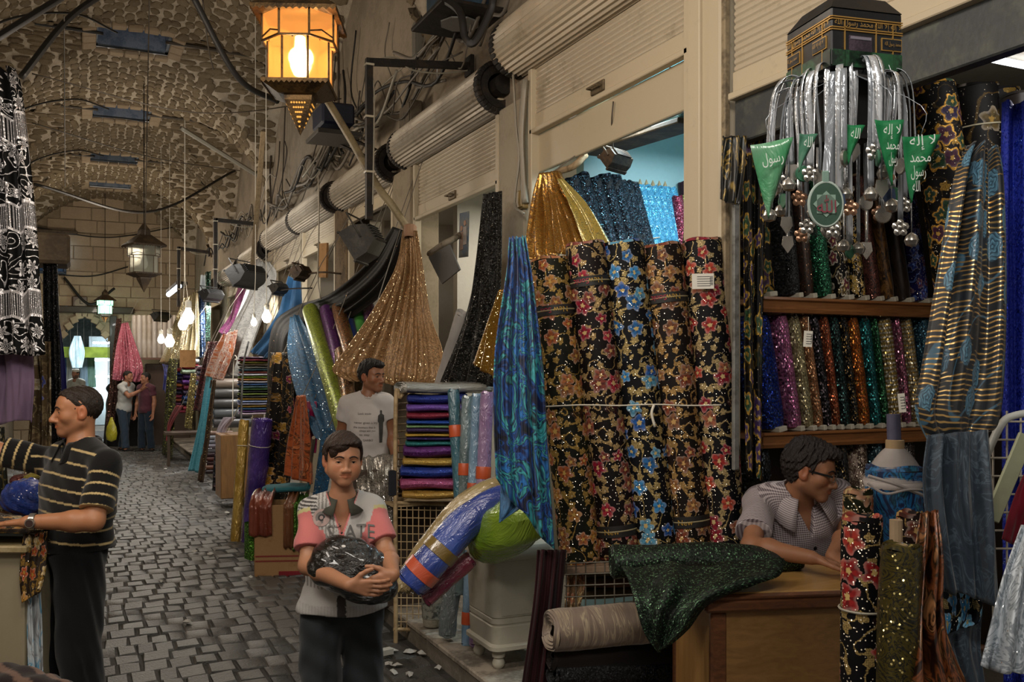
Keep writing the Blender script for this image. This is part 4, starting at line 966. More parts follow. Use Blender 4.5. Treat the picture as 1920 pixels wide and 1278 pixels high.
mb = MB(); mb.bar(W(1925, 815, 2.85), W(1858, 975, 2.85), .05, .012, .003, up=FW); mb.build('wooden_plank', plain('a3a88a', .6), label='pale green wooden slat leaning on the wire grid', cat='plank')
drape([(q(1940, 850, 2.75), q(1960, 850, 2.75), .01), (q(1905, 930, 2.75), q(1960, 940, 2.75), .02), (q(1880, 1010, 2.75), q(1960, 1040, 2.75), .02)], 1.5, .3, cloth('7a1026', '4a0a18', .4, sheen=.4), 'crimson satin cloth between the pale slat and the lace', seed=29)
drape([(q(1915, 985, 2.5), q(1990, 960, 2.45), .02), (q(1880, 1080, 2.45), q(1990, 1080, 2.4), .03), (q(1852, 1190, 2.42), q(1990, 1190, 2.36), .035), (q(1838, 1245, 2.4), q(1990, 1290, 2.35), .03)], 2.6, .5, lame('b8c0c8', '7f8890', .5, .25, 7, .03, 'ffffff'), 'white silver lace length hanging in the bottom right corner', seed=33)
# ---- rolls standing in front of the desk, bottom right
gr = 'rolls standing right of the desk'
zf = .2
def stand(px, pyt, d, r, m, lab, dx=0, **k):
    t = W(px, pyt, d); b = Vector((t.x+dx, t.y, zf)); return roll(b, t, r, m, lab, group=gr, **k)
stand(1608, 925, 2.85, .045, floral('20230f', ('b0663a', 'a8804a', 'c09070'), 'b8a070', .07, .7, .8, .06, .4), 'olive roll with pale orange flowers behind the red flowered roll', core=False)
stand(1617, 975, 2.62, .056, floral('0a080c', ('9a2424', 'b03a30', '8a1c28', 'b85848'), 'c0a468', .085, .9, .75, .06, .4), 'black roll with red flowers standing right of the desk', dx=-.02, ties=(.78,), mtie=plain('9a9484', .6), core=False, nseg=20)
stand(1690, 1030, 2.45, .052, lame('5c5228', '15140b', .35, .7, 14, .06, 'd0c080'), 'olive gold brocade roll with a pale core in the right foreground', dx=-.06, wr=.05)
mb = MB(); a = W(1680, 1030, 2.5); mb.tube([a-UP*.15, a+UP*.08], .017, 12); mb.build('cardboard_tube', plain('9a8468', .7), label='pale cardboard tube rising out of the olive brocade roll', cat='tube')
stand(1706, 968, 2.7, .04, floral('1a0c08', ('8a4a2c', 'a05c34', '6a3424'), 'b0905a', .07, .8, .85, .06, .4), 'brown flowered roll behind the olive brocade roll', core=False)
bl = W(1678, 905, 2.92); o = roll(Vector((bl.x, bl.y, zf)), W(1678, 880, 2.92), .09, swirl(((.28, '03060f'), (.42, '0a2450'), (.5, '1f70a8'), (.56, '082038'), (.66, '2a86a8'), (.8, '041020')), 10, 3, .45, .05, (1, .55)), 'blue marbled roll wound with white string at its shoulder', group=gr, core=False, nseg=16)
mb = MB(); rows = []; n = 34; top = W(1678, 838, 2.92)
for k in range(60):
    t = k/59; rows.append((lerp(.022, .094, t**.75)+(.0016 if k % 2 else -.0016), -.085*t-.02*t*t))
rows.append((.09, -.125)); mb.lathe(rows, top, 30); mb.build('string_winding', plain('b0a8a4', .8, 0, .06), o, smooth='all')
mb = MB(); mb.tube([top-UP*.06, W(1675, 776, 2.92)], .021, 14); mb.build('pole', plain('55536a', .5), o, smooth=True)
mb = MB(); mb.lathe([(.024, -.012), (.028, -.01), (.028, .022), (.023, .024)], top, 16); mb.build('pole_wrap', plain('a58c68', .7), o, smooth=True)
mb = MB(); mb.tube(catmull([W(1626, 905, 2.82), W(1660, 925, 2.81), W(1700, 918, 2.815), W(1735, 918, 2.85)], 14), .004, 6); mb.tube(catmull([W(1628, 892, 2.82), W(1680, 908, 2.81), W(1735, 930, 2.85)], 14), .006, 6); mb.build('loose_string', plain('b0a8a4', .8, 0, .06), o)
mbr = swirl(((.25, '0b0705'), (.4, '2a150c'), (.5, '7a4424'), (.56, '1c1a0f'), (.64, 'a8744a'), (.72, '2c160d'), (.85, '4a4a2c')), 6, 3.2, .3, .25, (1, .6), 0)
drape([(q(1730, 960, 2.55), q(1756, 958, 2.55), .02), (q(1715, 1060, 2.5), q(1768, 1060, 2.5), .03), (q(1690, 1180, 2.45), q(1775, 1180, 2.45), .035), (q(1655, 1300, 2.4), q(1830, 1320, 2.4), .03)], 3, .5, mbr, 'brown and copper marbled satin length in the right foreground', seed=41)
# ---- under the ledge: wire grid with folded cloth, camouflage roll, dark rolls, maroon velvet
g0 = empty('wire_rack', W(1130, 1140, 4.1), 'wire grid rack with folded cloth under the flowered rolls', 'rack')
for k in range(9): mb = MB(); a = W(1062+18*k, 1052, 4.0); mb.tube([a, W(1062+18*k, 1140, 4.0)], .003, 6); mb.build('wire', worn('6a6458', '4a443a', .5, .4), g0)
for k in range(5): mb = MB(); mb.tube([W(1058, 1056+21*k, 3.995), W(1215, 1050+21*k, 3.995)], .003, 6); mb.build('wire', worn('6a6458', '4a443a', .5, .4), g0)
for k, (m, nm) in enumerate(((cloth('6a5a40', '4c4030'), 'olive grey'), (cloth('7a5a48', '5c4234'), 'dusty brown'), (cloth('70604a', '544632'), 'khaki'), (cloth('7a4a44', '5a342e'), 'dusky red'))):
    a = W(1072, 1128-20*k, 4.22); slab(a, W(1225, 1122-20*k, 4.22), .046, .3, m, nm+' folded cloth on the wire rack, %s layer' % ('lowest', 'second', 'third', 'top')[k], group='folded cloth in the wire rack')
drape([(q(1068, 1060, 4.1), q(1092, 1058, 4.1), .012), (q(1062, 1100, 4.08), q(1096, 1100, 4.08), .02), (q(1058, 1142, 4.06), q(1085, 1145, 4.06), .015)], 2, .2, floral('8a6a4a', ('c09060', 'b07050', 'd0b070'), 'c8b890', .06, .6, .8, .02, .4), 'peach flowered scarf stuffed behind the wire grid', seed=44)
mca = swirl(((.3, '6a5a50'), (.48, '7a6a5c'), (.52, 'a3947a'), (.56, '6f5f55'), (.62, '94846e'), (.7, '66564c')), 5, 2.5, .6, 0, (.5, 2.2), .3)
roll(W(1035, 1182, 3.75), W(1262, 1160, 3.95), .085, mca, 'beige and brown camouflage patterned roll lying on dark rolls', core=False, name='fabric_roll', wr=.03)
for k, (py, lab) in enumerate(((1228, 'black brown roll lying directly under the camouflage roll'), (1262, 'charcoal flecked roll, second under the camouflage roll'), (1302, 'black flecked roll at the bottom edge under the camouflage roll'))):
    roll(W(1036+4*k, py, 3.8), W(1300, py-8, 4.02), .062, (cloth('1a1210', '0d0a0a', .8), sequin('16171c', '50525c', size=.005, base='0c0d11', cover=.25), sequin('101114', '40424a', size=.005, base='0a0a0d', cover=.2))[k], lab, core=False, group='dark rolls under the camouflage roll')
mb = MB(); mb.box(W(1180, 1400, 4.0)+Vector((0, 0, .02)), (.7, .5, .12), Matrix.Rotation(-.3, 3, 'Z'), .01); mb.build('pallet', M_trim, label='dark plank base under the stacked black rolls', cat='pallet')
drape([(q(1008, 1030, 3.95), q(1062, 1030, 3.95), .03), (q(1000, 1130, 3.9), q(1052, 1130, 3.9), .035), (q(978, 1290, 3.85), q(1036, 1290, 3.85), .03), (q(965, 1400, 3.8), q(1020, 1400, 3.8), .02)], 3, .5, cloth('2c080d', '1a0407', .7, sheen=.1), 'maroon velvet length hanging below the marbled blue one', seed=48)
# ================================================================ souvenir hanger at the top right
K = W(1559, 70, 1.95); ar = math.radians(15); D1 = RT*math.cos(ar)+FW*math.sin(ar); D2 = -RT*math.sin(ar)+FW*math.cos(ar); s_ = .172
zt, zb = W(1559, 12, 1.95).z, W(1559, 122, 1.95).z
o = empty('souvenir_box', K+(D1+D2)*s_/2-UP*(K.z-zb), 'black cube-shaped souvenir box with gold bands, hanging at the top right', 'souvenir')
mk = worn('0c0d10', '141a20', .25, 0, 6, .6, 0); mgold = plain('b08a4a', .35, .6, .1, 0); mgr = worn('0d1a14', '1c4a2c', .3, 0, 14, .5, 0)
c = K+(D1+D2)*s_/2; R3 = Matrix((D1, D2, UP)).transposed()
mb = MB(); mb.box((c.x, c.y, (zt+zb)/2), (s_, s_, zt-zb), R3, .003); mb.build('box_body', mk, o)
mb = MB()                                        # chamfered roof
rows = [[Vector((c.x, c.y, zt))+D1*a*s_/2+D2*b*s_/2 for a, b in ((-1, -1), (1, -1), (1, 1), (-1, 1), (-1, -1))], [Vector((c.x, c.y, zt+.035))+D1*a*s_*.36+D2*b*s_*.36 for a, b in ((-1, -1), (1, -1), (1, 1), (-1, 1), (-1, -1))], [Vector((c.x, c.y, zt+.06))]*5]
mb.grid(rows); mb.build('roof', mk, o)
rope([(c.x, c.y, zt+.05), (c.x, c.y, zt+.6)], .002, M_twine, parent=o, name='string', seg=3)
def face(org, dirn, L):
    nrm = UP.cross(dirn); nrm = nrm if nrm.dot(camo.location-org) > 0 else -nrm
    r3 = Matrix((dirn, nrm, UP)).transposed()
    def bx(u, v, wu, hv, m, name): mb = MB(); mb.box(org+dirn*u+UP*v+nrm*.0012, (wu, .0024, hv), r3); return mb.build(name, m, o)
    return bx, nrm
H = zt-zb
for org, dirn, flip in ((Vector((K.x, K.y, zb)), D1, False), (Vector((K.x, K.y, zb)), D2, True)):
    bx, nrm = face(org, dirn, s_); txd = -dirn if flip else dirn
    for v in (H*.62, H*.66, H*.80, H*.84): bx(s_/2, v, s_, .0022, mgold, 'gold_line')
    for u in (.18, .62, .86): bx(s_*u, H*.4, .0022, H*.8, mgold, 'gold_line')
    bx(s_*.5, H*.14, s_*.98, H*.28, mgr, 'green_print')
    letters('لا إله إلا الله محمد رسول الله', .018, org+dirn*s_/2+UP*H*.73+nrm*.002, txd, UP, mgold, o, width=s_*.94)
    for u, v in ((.82, .44), (.24, .44)) if flip else ((.84, .44),):
        bx(s_*u, H*v, .05, H*.22, mgold, 'gold_frame'); bx(s_*u, H*v, .046, H*.18, mk, 'frame_field').location += nrm*.001
        letters('محمد رسول الله' if u > .5 else 'لا إله إلا الله', .012, org+dirn*s_*u+UP*H*v+nrm*.0042, txd, UP, mgold, o, width=.04)
    if not flip: bx(s_*.4, H*.3, .055, H*.48, worn('241c26', '3a2f3a', .3, 0, 20), 'door_panel'); bx(s_*.4, H*.5, .05, .006, plain('6a6670', .5), 'door_panel').location += nrm*.001
mb = MB(); mb.box((c.x, c.y, zb-.07), (.09, .09, .14), R3, .004); mb.build('base_block', M_dark, o)
mb = MB(); mb.tube([Vector((c.x, c.y, zb-.012))+(RT*math.cos(a)+FW*math.sin(a))*.075 for a in [k/40*6.2832 for k in range(41)]], .004, 8); mb.build('hanging_ring', plain('8a8a88', .3, .8), o)
# ribbons with pendants
mrib = foil('dfe4ea', 'b4bac2', .2, 6, 1, .7, .35); mrib2 = foil('9aa0a8', '6c7278', .25, 6, .6, .5, .35); mtin = plain('b8b4ac', .25, .85, .1, .05)
q = rnd(77); ring = Vector((c.x, c.y, zb-.012))
mped = [mtin, plain('4a5a78', .3, .7), plain('a07a60', .3, .6), plain('386a50', .4, .2)]
NR = 58
for k in range(NR):
    a = k/NR*6.2832+q.uniform(-.1, .1); out = RT*math.cos(a)+FW*math.sin(a); tg = RT*-math.sin(a)+FW*math.cos(a)
    spread = q.uniform(-.05, .04); Ld = q.uniform(.04, .24); w_ = q.uniform(.004, .008)
    p0 = ring+out*.06; pts = catmull([p0, ring+out*(.1+spread*.5)+UP*q.uniform(.005, .04), ring+out*(.125+spread*.7)-UP*.02, ring+out*(.125+spread)-UP*(.10+Ld*.3), ring+out*(.125+spread*q.uniform(.8, 1.1))-UP*(.1+Ld)], 22)
    ob = empty('souvenir_ribbon', pts[-1]-UP*.03, '%s ribbon of the souvenir box ending in a %s' % (('bright silver', 'bright silver', 'dull grey')[k % 3], ('small tin urn', 'round tin disc', 'tin flower', 'flat tin shield')[k % 4]), 'ribbon', 'silver ribbons on the souvenir box')
    mb = MB(); tw = q.uniform(-1, 1); rows = []
    for i, p in enumerate(pts):
        an = tw*(i/22)*1.6; dr = (tg*math.cos(an)+out*math.sin(an))*w_; rows.append([p-dr, p+dr])
    mb.grid(rows); mb.build('ribbon', (mrib, mrib, mrib2)[k % 3], ob, solid=.0008, smooth='all')
    e = pts[-1]; kind = k % 4; mb = MB()
    if kind == 0: mb.lathe([(.0005, -.018), (.012, -.014), (.016, -.004), (.012, .006), (.004, .012), (.0005, .014)], e-UP*.014, 12)
    elif kind == 1: mb.lathe([(.0005, -.003), (.016, -.003), (.018, 0), (.016, .003), (.0005, .003)], e-UP*.016, 16, tg+out*.4)
    elif kind == 2:
        for j in range(5): b = j/5*6.283; mb.lathe([(.0005, -.004), (.008, 0), (.0005, .004)], e-UP*.016+(UP*math.cos(b)+RT*math.sin(b))*.011, 8, FW)
        mb.lathe([(.0005, -.006), (.008, 0), (.0005, .006)], e-UP*.016, 8, FW)
    else: mb.prism([e-UP*.04, e-UP*.02-RT*.014, e-RT*.011, e+RT*.011, e-UP*.02+RT*.014], FW*.003)
    mb.build('pendant', mped[(k*7) % 4] if k % 3 == 0 else mtin, ob, smooth=True)
# green pennants
mpen = cloth('126a3c', '0c5430', .6, 4, 0, .1); mpw = plain('c8d0c8', .6)
def pennant(pts, d, lab, lines, tilt=0, m=mpen):
    """three corner pennant: top left, top right, tip (pixels)"""
    a, b, t = [W(x, y, d+dd) for (x, y), dd in zip(pts, (0, tilt, tilt/2))]
    ob = empty('pennant', t, lab, 'pennant', 'green pennants on the souvenir box'); mb = MB(); rows = []; n = 12; nrm = (b-a).cross(t-a).normalized()
    for i in range(n+1):
        v = i/n; l, r = a.lerp(t, v), b.lerp(t, v); rows.append([l.lerp(r, j/8)+nrm*.006*math.sin(5*j/8+3*v) for j in range(9)])
    mb.grid(rows); mb.build('flag', m, ob, solid=.0012, smooth='all')
    nf = nrm if nrm.dot(camo.location-a) > 0 else -nrm; xd = (b-a).normalized(); yd = nf.cross(xd)
    for txt, v, wd in lines: letters(txt, .03, a.lerp(t, v).lerp(b.lerp(t, v), .5)+nf*.012, xd, yd, mpw, ob, width=(b-a).length*wd)
    rope([a.lerp(b, .5), a.lerp(b, .5)+UP*.06, W(1590, 135, 1.98)], .0007, mrib2, parent=ob, name='string', seg=8)
pennant(((1407, 272), (1486, 258), (1441, 410)), 1.88, 'green pennant at the left end of the souvenir hanger, mostly white glare', [('رسول', .25, .5)], m=foil('1c7a46', '9ab0a0', .3, 6, .5, 0, .5))  # pale second colour paints the white glare onto the flag
pennant(((1640, 224), (1693, 226), (1672, 348)), 1.9, 'green pennant with white script, middle of the souvenir hanger', [('لا إله', .2, .6), ('محمد', .42, .45), ('رسول', .62, .3)])
pennant(((1692, 256), (1762, 253), (1708, 380)), 1.86, 'green pennant with white script, right of the souvenir hanger', [('لا إله', .12, .7), ('محمد', .36, .55), ('رسول', .57, .4), ('الله', .77, .2)])
pennant(((1586, 232), (1620, 236), (1590, 308)), 1.92, 'small green pennant beside the oval medallion', [('الله', .25, .5)])
pennant(((1500, 250), (1532, 252), (1498, 322)), 1.9, 'small pale green pennant left of the oval medallion', [('الله', .25, .5)], m=cloth('3a6a54', '2a5440', .6))
# oval medallion
p = W(1548, 383, 1.84); ob = empty('medallion', p-UP*.045, 'oval dark green medallion with red script and pale rim, hanging lowest', 'medallion')
mb = MB(); rx, rz = .034, .045
def ov(f, h): return [p+RT*math.cos(a)*rx*f+UP*math.sin(a)*rz*f-FW*h for a in [k/36*6.2832 for k in range(37)]]
mb.grid([ov(.02, .003), ov(.93, .003), ov(.93, -.003), ov(.02, -.003)]); mb.build('disc', plain('2f4a3c', .4), ob)
mb = MB(); mb.tube(ov(.97, 0), .0032, 8, False); mb.build('rim', plain('9aa8a0', .35), ob, smooth=True)
mb = MB()
for r_ in (math.pi/4, 0): mb.prism([p-FW*.0034+(RT*math.cos(r_+k*math.pi/2)+UP*math.sin(r_+k*math.pi/2))*.026 for k in range(4)], -FW*.0008)
mb.build('star', plain('7a9486', .5), ob)
letters('\ufdf2', .034, p-FW*.0046, RT, UP, plain('7a2c3a', .5), ob, width=.038)
mb = MB(); mb.box(p+UP*.054, (.014, .006, .024), Matrix((RT, FW, UP)).transposed(), .002); mb.build('tab', plain('6f8a7e', .5), ob)
mb = MB(); a = p+UP*.06; mb.grid([[a-RT*.007, a+RT*.007], [W(1560, 180, 1.9)-RT*.007, W(1560, 180, 1.9)+RT*.007]]); mb.build('ribbon', mrib2, ob, solid=.001)
# ================================================================ the blue shop's inside
gr = 'glitter rolls standing in the blue shop'
mnv = sequin('101c2c', '3a6a7a', '080f18', .006, '070c14', .6); mlb = sequin('4a9ec4', 'b8ecff', '2a7096', .005, '3a84a8', .5)
pts = [(1072, 338, 'c'), (1090, 330, ''), (1112, 338, ''), (1132, 332, ''), (1150, 334, ''), (1164, 343, ''), (1176, 345, ''), (1187, 347, '')]
names = ['first', 'second', 'third', 'fourth', 'fifth', 'sixth', 'seventh', 'eighth']
for k, (px, py, _) in enumerate(pts):
    r = .054 if k < 5 else .040; p = WY(px, py, 5.36); b = Vector((p.x+.1, p.y-.12, 1.8))
    roll(b-(p-b)*.0+RT*.16, p, r, mnv, 'navy glitter roll, %s from the left in the blue shop' % names[k], group=gr, core=False, ties=(.72,) if k == 1 else (), mtie=plain('5a8a9a', .5), nseg=8)
for k, px in enumerate((1200, 1212, 1224, 1236, 1247, 1258)):
    p = WY(px, 352+k, 5.36); b = Vector((p.x+.1, p.y-.12, 1.8))+RT*.15
    o = roll(b, p, .04, mlb, 'light blue glitter roll, %s of the six light blue ones' % names[k], group=gr, core=False, ties=(.7,) if k in (0, 4) else (), nseg=8)
    if k < 5: mb = MB(); mb.lathe([(.018, -.02), (.014, .03), (.002, .06)], p, 8); mb.build('board_tip', M_core, o)
for px, py, X, r, m, lab in ((1270, 372, 3.3, .04, sequin('8a2c44', 'e08098', '4a1424', .006), 'crimson pink glitter roll beside the light blue rolls'), (1281, 372, 3.3, .026, sequin('8aa83a', 'e0ff90', '4a5c1c', .006), 'lime glitter roll squeezed at the right of the blue shop'), (1284, 345, 3.5, .05, cloth('2a1420', '14090f'), 'dark plum roll at the right end of the blue shop')):
    p = WY(px, py, 5.3 if X == 3.3 else 5.4); roll(Vector((p.x, p.y, 1.8))+RT*.12, p, r, m, lab, group=gr, core=False, nseg=8)
mb = MB(); mb.box((3.55, 4.55, 1.77), (1.1, 1.6, .05), None, .004); mb.build('shelf', M_trim, label='high shelf inside the blue shop under the glitter rolls', cat='shelf')
mol = sequin('5a5c1a', 'c8d050', '2c2e0c', .007, '2a2c0c', .8)
drape([(WX(1303, 205, 2.68), WX(1312, 200, 2.68), .01), (WX(1290, 330, 2.66), WX(1312, 330, 2.66), .015), (WX(1280, 470, 2.66), WX(1312, 480, 2.66), .015)], 1.5, .2, mol, 'olive green sequinned length hanging inside the cream post', seed=51)
# hanging lamp reflector and spot under the valance
o = empty('ceiling_lamp', WX(1200, 262, 2.95), 'brown ceiling lamp panel hanging under the valance of the blue shop', 'lamp')
a, b = WX(1110, 288, 3.0), WX(1300, 228, 3.0); mb = MB(); mb.bar(a, b, .2, .03, .006); mb.build('panel', worn('4a3a2c', '6a5848', .6), o)
mb = MB(); mb.bar(a+Vector((.05, 0, .04)), b+Vector((.05, 0, .04)), .28, .05, .01); mb.build('back_plate', plain('7aa4aa', .5), o)
for t in (.2, .8): mb = MB(); p = a.lerp(b, t); mb.tube([p, p+UP*.55], .005, 6); mb.build('hanger', M_iron, o)
def floodlight(p, aimv, size, lab, up=UP, m=None, bracket=True, ribbed=False):
    """halogen floodlight: trough reflector with glass, finned back, U bracket"""
    p = Vector(p); o = empty('floodlight', p, lab, 'lamp'); f = Vector(aimv).normalized(); s = f.cross(up).normalized(); u = s.cross(f)
    r3 = Matrix((s, f, u)).transposed(); w, h, dp = size; m = m or worn('4a3a2a', '2c2118', .5, .4)
    mb = MB(); prof = [(-h/2, dp/2), (-h/2, .0), (-h*.28, -dp*.45), (h*.28, -dp*.45), (h/2, 0), (h/2, dp/2)]
    mb.grid([[p+s*x*w/2+u*z+f*y for z, y in prof] for x in (-1, 1)], flip=True)
    for x in (-1, 1): mb.prism([p+s*x*w/2+u*z+f*y for z, y in prof], s*x*.004)
    mb.build('housing', m, o, solid=.003)
    mb = MB()
    for k in range(6): mb.box(p-f*dp*.48+u*h*(-.25+.1*k), (w*.8, dp*.16, .004), r3)
    mb.build('cooling_fins', m, o)
    mb = MB(); mb.box(p+f*dp*.5, (w, .004, h), r3); mb.build('front_glass', plain('3a3c3a', .15, 0, .1), o)
    
    for e in (-1, 1): mb = MB(); mb.box(p+f*dp*.5+u*h*.53*e, (w*1.04, .02, .012), r3); mb.build('rim', m, o)
    if bracket:
        mb = MB(); c = p-f*dp*.1
        mb.tube([c+s*w*.54, c+s*w*.54+u*h*.9, c-s*w*.54+u*h*.9, c-s*w*.54], .007, 6); mb.build('bracket', m, o)
    return o
floodlight(WX(1157, 298, 2.75), (-.3, .7, -.6), (.17, .09, .09), 'small brown floodlight hanging under the valance of the blue shop')
rope([WX(1150, 190, 2.6), WX(1147, 230, 2.61), WX(1150, 285, 2.72)], .004, M_cable[1], 'thin cable down the valance to the small floodlight', seg=10)
rope([WX(1045, 322, 2.6), WX(1075, 312, 2.58), WX(1098, 290, 2.66)], .02, worn('a08a6a', '6a5840', .8), 'taped lamp arm beside the gold drape', 'pole', name='bent_pole', n=8, seg=10)
# gold lame drape in the corner of the blue shop
mga = lame('b08440', '6a4518', .25, .8, 7, .1, 'fff0b8')
drape([(WX(1012, 325, 2.45), WX(1046, 320, 2.45), .02), (WX(1000, 380, 2.42), WX(1078, 370, 2.5), .03), (WX(985, 490, 2.35), WX(1142, 462, 2.52), .04)], 6, 1.0, mga, 'gold metallic lame drape gathered at the top left of the blue shop', seed=55, nv=30)
drape([(WX(1044, 335, 2.4), WX(1056, 335, 2.4), .008), (WX(1075, 400, 2.4), WX(1100, 385, 2.4), .02), (WX(1098, 465, 2.38), WX(1140, 455, 2.38), .025)], 2, .35, lame('d8c878', '94803c', .25, .7, 10, .16, 'ffffe0'), 'pale gold end of lame hanging over the gold drape', seed=56)
# ================================================================ the rack, bin and wrapped rolls before the white shop
rk = empty('bolt_rack', W(742, 1216, 5.82), 'cream metal rack with wire sides holding folded glitter bolts', 'rack'); M_rk = worn('b39a74', '8a7452', .5, .1)
YR = 5.59
def RP(px, py, dy=0): return WY(px, py, YR+dy)
mb = MB(); pl = [RP(742, 1216), RP(742, 770), RP(750, 745), RP(762, 735)]; mb.tube(catmull(pl, 24), .014, 10); mb.build('front_post', M_rk, rk, smooth=True)
mb = MB(); mb.tube([RP(852, 1190), RP(852, 740)], .012, 8); mb.build('front_post', M_rk, rk, smooth=True)
mb = MB(); mb.tube([RP(768, 1180, .4), RP(768, 735, .4)], .012, 8); mb.build('rear_post', M_rk, rk, smooth=True)
for k in range(14): py = 757+13*k; mb = MB(); mb.tube([RP(743, py), RP(770, py-3, .32)], .006, 6); mb.build('peg', M_rk, rk)
for py in (938, 1175): mb = MB(); mb.tube([RP(738, py+4), RP(862, py+8)], .012, 8); mb.tube([RP(742, py), RP(770, py-6, .4)], .01, 8); mb.build('shelf_bar', M_rk, rk, smooth=True)
mb = MB(); a, b = RP(738, 944), RP(865, 946); mb.box((a+b)/2+Vector((0, .2, 0)), ((b-a).length, .4, .012)); mb.build('shelf_plate', M_rk, rk)
mb = MB(); mb.box(RP(736, 905), (.05, .03, .16), None, .005); mb.build('clamp', plain('1a1c24', .5), rk)
for k in range(10): mb = MB(); a = RP(752+11*k, 950); b = RP(752+11*k, 1185); mb.tube([a, b], .0035, 5); mb.build('wire', M_rk, rk)
for k in range(16): mb = MB(); mb.tube([RP(742, 955+15*k), RP(862, 957+15*k)], .0035, 5); mb.build('wire', M_rk, rk)
gr = 'folded glitter bolts on the cream rack'
bolts = [(765, 757, 17, '0f1f6a', '3a5ae0', 'navy blue glitter bolt, topmost coloured bolt on the rack'), (764, 773, 16, '5a3a8a', '9a80d0', 'violet glitter bolt under the navy one'), (764, 787, 14, '6a0f24', 'c03050', 'dark red glitter bolt on the rack'),
    (764, 797, 9, '123a8a', '4a80e0', 'thin bright blue bolt under the dark red one'), (764, 804, 7, '6a8a5a', 'c0d8a8', 'thin sage green bolt on the rack'), (764, 813, 12, '2a1440', '5a3a80', 'dark plum bolt on the rack'), (762, 820, 7, 'b08a30', 'ffd870', 'thin gold bolt above the teal one'),
    (764, 827, 8, '241048', '5a3a90', 'thin indigo bolt above the teal one'), (762, 838, 11, '125a5a', '40a8a0', 'teal glitter bolt on the rack'), (758, 859, 24, '4a1458', '8a40a0', 'thick purple bolt on the rack'), (757, 876, 17, '9a7a30', 'e8c060', 'antique gold bolt under the purple one'),
    (752, 897, 21, '0f2a7a', '3a6ae0', 'royal blue bolt with loose end on the rack'), (752, 920, 23, '8a3a60', 'd880a8', 'rose pink bolt near the bottom of the rack'), (756, 938, 17, '94702c', 'e8b850', 'gold bolt at the bottom of the rack')]
for px, py, h, c, c2, lab in bolts:
    d = 5.75; a, b = W(px, py, d), W(862, py+3, d-.0); b.z = a.z; slab(a, b+Vector((.04, 0, 0)), h/1750*d*1.02, .3, sequin(c, c2, size=.005, base=c, cover=.35, rough=.3, tilt=.3), lab, group=gr, back=(0, 1, 0))
a = W(764, 738, 5.7); slab(a, W(925, 738, 5.9), .07, .34, foil('8f8f88', 'b0b0aa', .25, 8, 1, 0, .8), 'clear wrapped white folded cloth on top of the cream rack', group=gr, back=(0, 1, 0))
# wrapped rolls standing beside the rack
gr = 'plastic wrapped rolls standing on the kerb'
def wrapped(pt, pb, r, c, c2, lab, d=5.35, band=None, bent=None, bands=('d8603a',)):
    o = roll(W(*pb, d), W(*pt, d+.12), r, foil(c, c2, .25, 9, 1, .05, .7), lab, group=gr, core=False, nseg=16, bend=bent)
    for t in (band or ()):
        ax = (W(*pt, d+.12)-W(*pb, d)).normalized(); p = W(*pb, d).lerp(W(*pt, d+.12), t); mb = MB(); mb.lathe([(r*1.09, -.035), (r*1.11, -.033), (r*1.11, .033), (r*1.09, .035)], p, 20, ax); mb.build('label_band', plain('c0542e', .4), o, smooth=True)
    return o
wrapped((850, 735), (866, 1000), .036, '2f5a68', '406f7c', 'petrol blue wrapped roll with orange label, leftmost beside the rack', 5.45, (.72,))
wrapped((876, 747), (862, 1110), .034, '5a6a6c', '74868a', 'grey wrapped roll with orange tape beside the petrol blue one', 5.4, (.63,))
wrapped((894, 743), (875, 1205), .032, '6a8aa4', '86a4bc', 'pale blue wrapped roll with orange tape beside the white bin', 5.33, (.62, .1))
wrapped((913, 739), (892, 1205), .04, '8a6a94', 'a890b4', 'pale lilac wrapped roll nearest the white bin', 5.28, (.68, .1))
roll(W(838, 1188, 5.4), W(852, 1050, 5.45), .05, foil('6a7478', '8a9496', .2, 14, 1, .1, 1), 'crumpled clear plastic roll standing by the small bucket', core=False, group=gr, wr=.12)
bk = empty('bucket', W(812, 1172, 5.7), 'small dirty white bucket with a dark printed label, behind the plastic roll', 'bucket'); p = W(812, 1172, 5.7)
mb = MB(); mb.lathe([(.0, .004), (.055, .0), (.062, .02), (.072, .19), (.077, .192), (.077, .205), (.068, .205), (.058, .01), (0, .01)], p, 22); mb.build('body', worn('9a9484', '7a7464', .5), bk, smooth=True)
mb = MB(); mb.lathe([(.0665, .05), (.0725, .15)], p, 22); mb.build('label', worn('3a3c38', '8a8a80', .6, 0, 30, .5), bk, smooth=True)
mb = MB(); mb.tube([p+Vector((math.cos(a)*.077, -.03*math.sin(a)-.03, .19-.07*math.sin(a))) for a in [k/12*math.pi for k in range(13)]], .003, 6); mb.build('handle', M_iron, bk)
# white plastic bin on turned feet
bn = empty('plastic_bin', W(955, 1262, 4.9), 'tall off white plastic bin on ball feet at the kerb edge', 'bin'); M_bin = worn('b9b4a4', 'a49d8a', .35, 0, 2, .6, .02)
cx, cy = 2.12, 4.62
def rsq(hw, hd, z, rc=.05):
    out = []
    for qx, qy, a0 in ((1, -1, -90), (1, 1, 0), (-1, 1, 90), (-1, -1, 180)):
        for k in range(6): a = math.radians(a0+k*18); out.append(Vector((cx+qx*(hw-rc)+math.cos(a)*rc, cy+qy*(hd-rc)+math.sin(a)*rc, z)))
    return out+[out[0]]
mb = MB(); zz0 = .27
lv = [(.165, .27), (.185, .28), (.185, .30), (.168, .31), (.172, .40), (.166, .405), (.166, .412), (.172, .417), (.172, .44), (.166, .445), (.172, .45), (.182, .74), (.182, .745), (.192, .75), (.192, .80), (.18, .82)]
mb.grid([rsq(w_, w_*1.1, z) for w_, z in lv]); mb.grid([rsq(.18, .198, .82), rsq(.01, .01, .82, .005)]); mb.grid([rsq(.01, .01, .27, .005), rsq(.165, .18, .27)]); mb.build('body', M_bin, bn, smooth=True)
mb = MB()
for sx in (-1,): pass
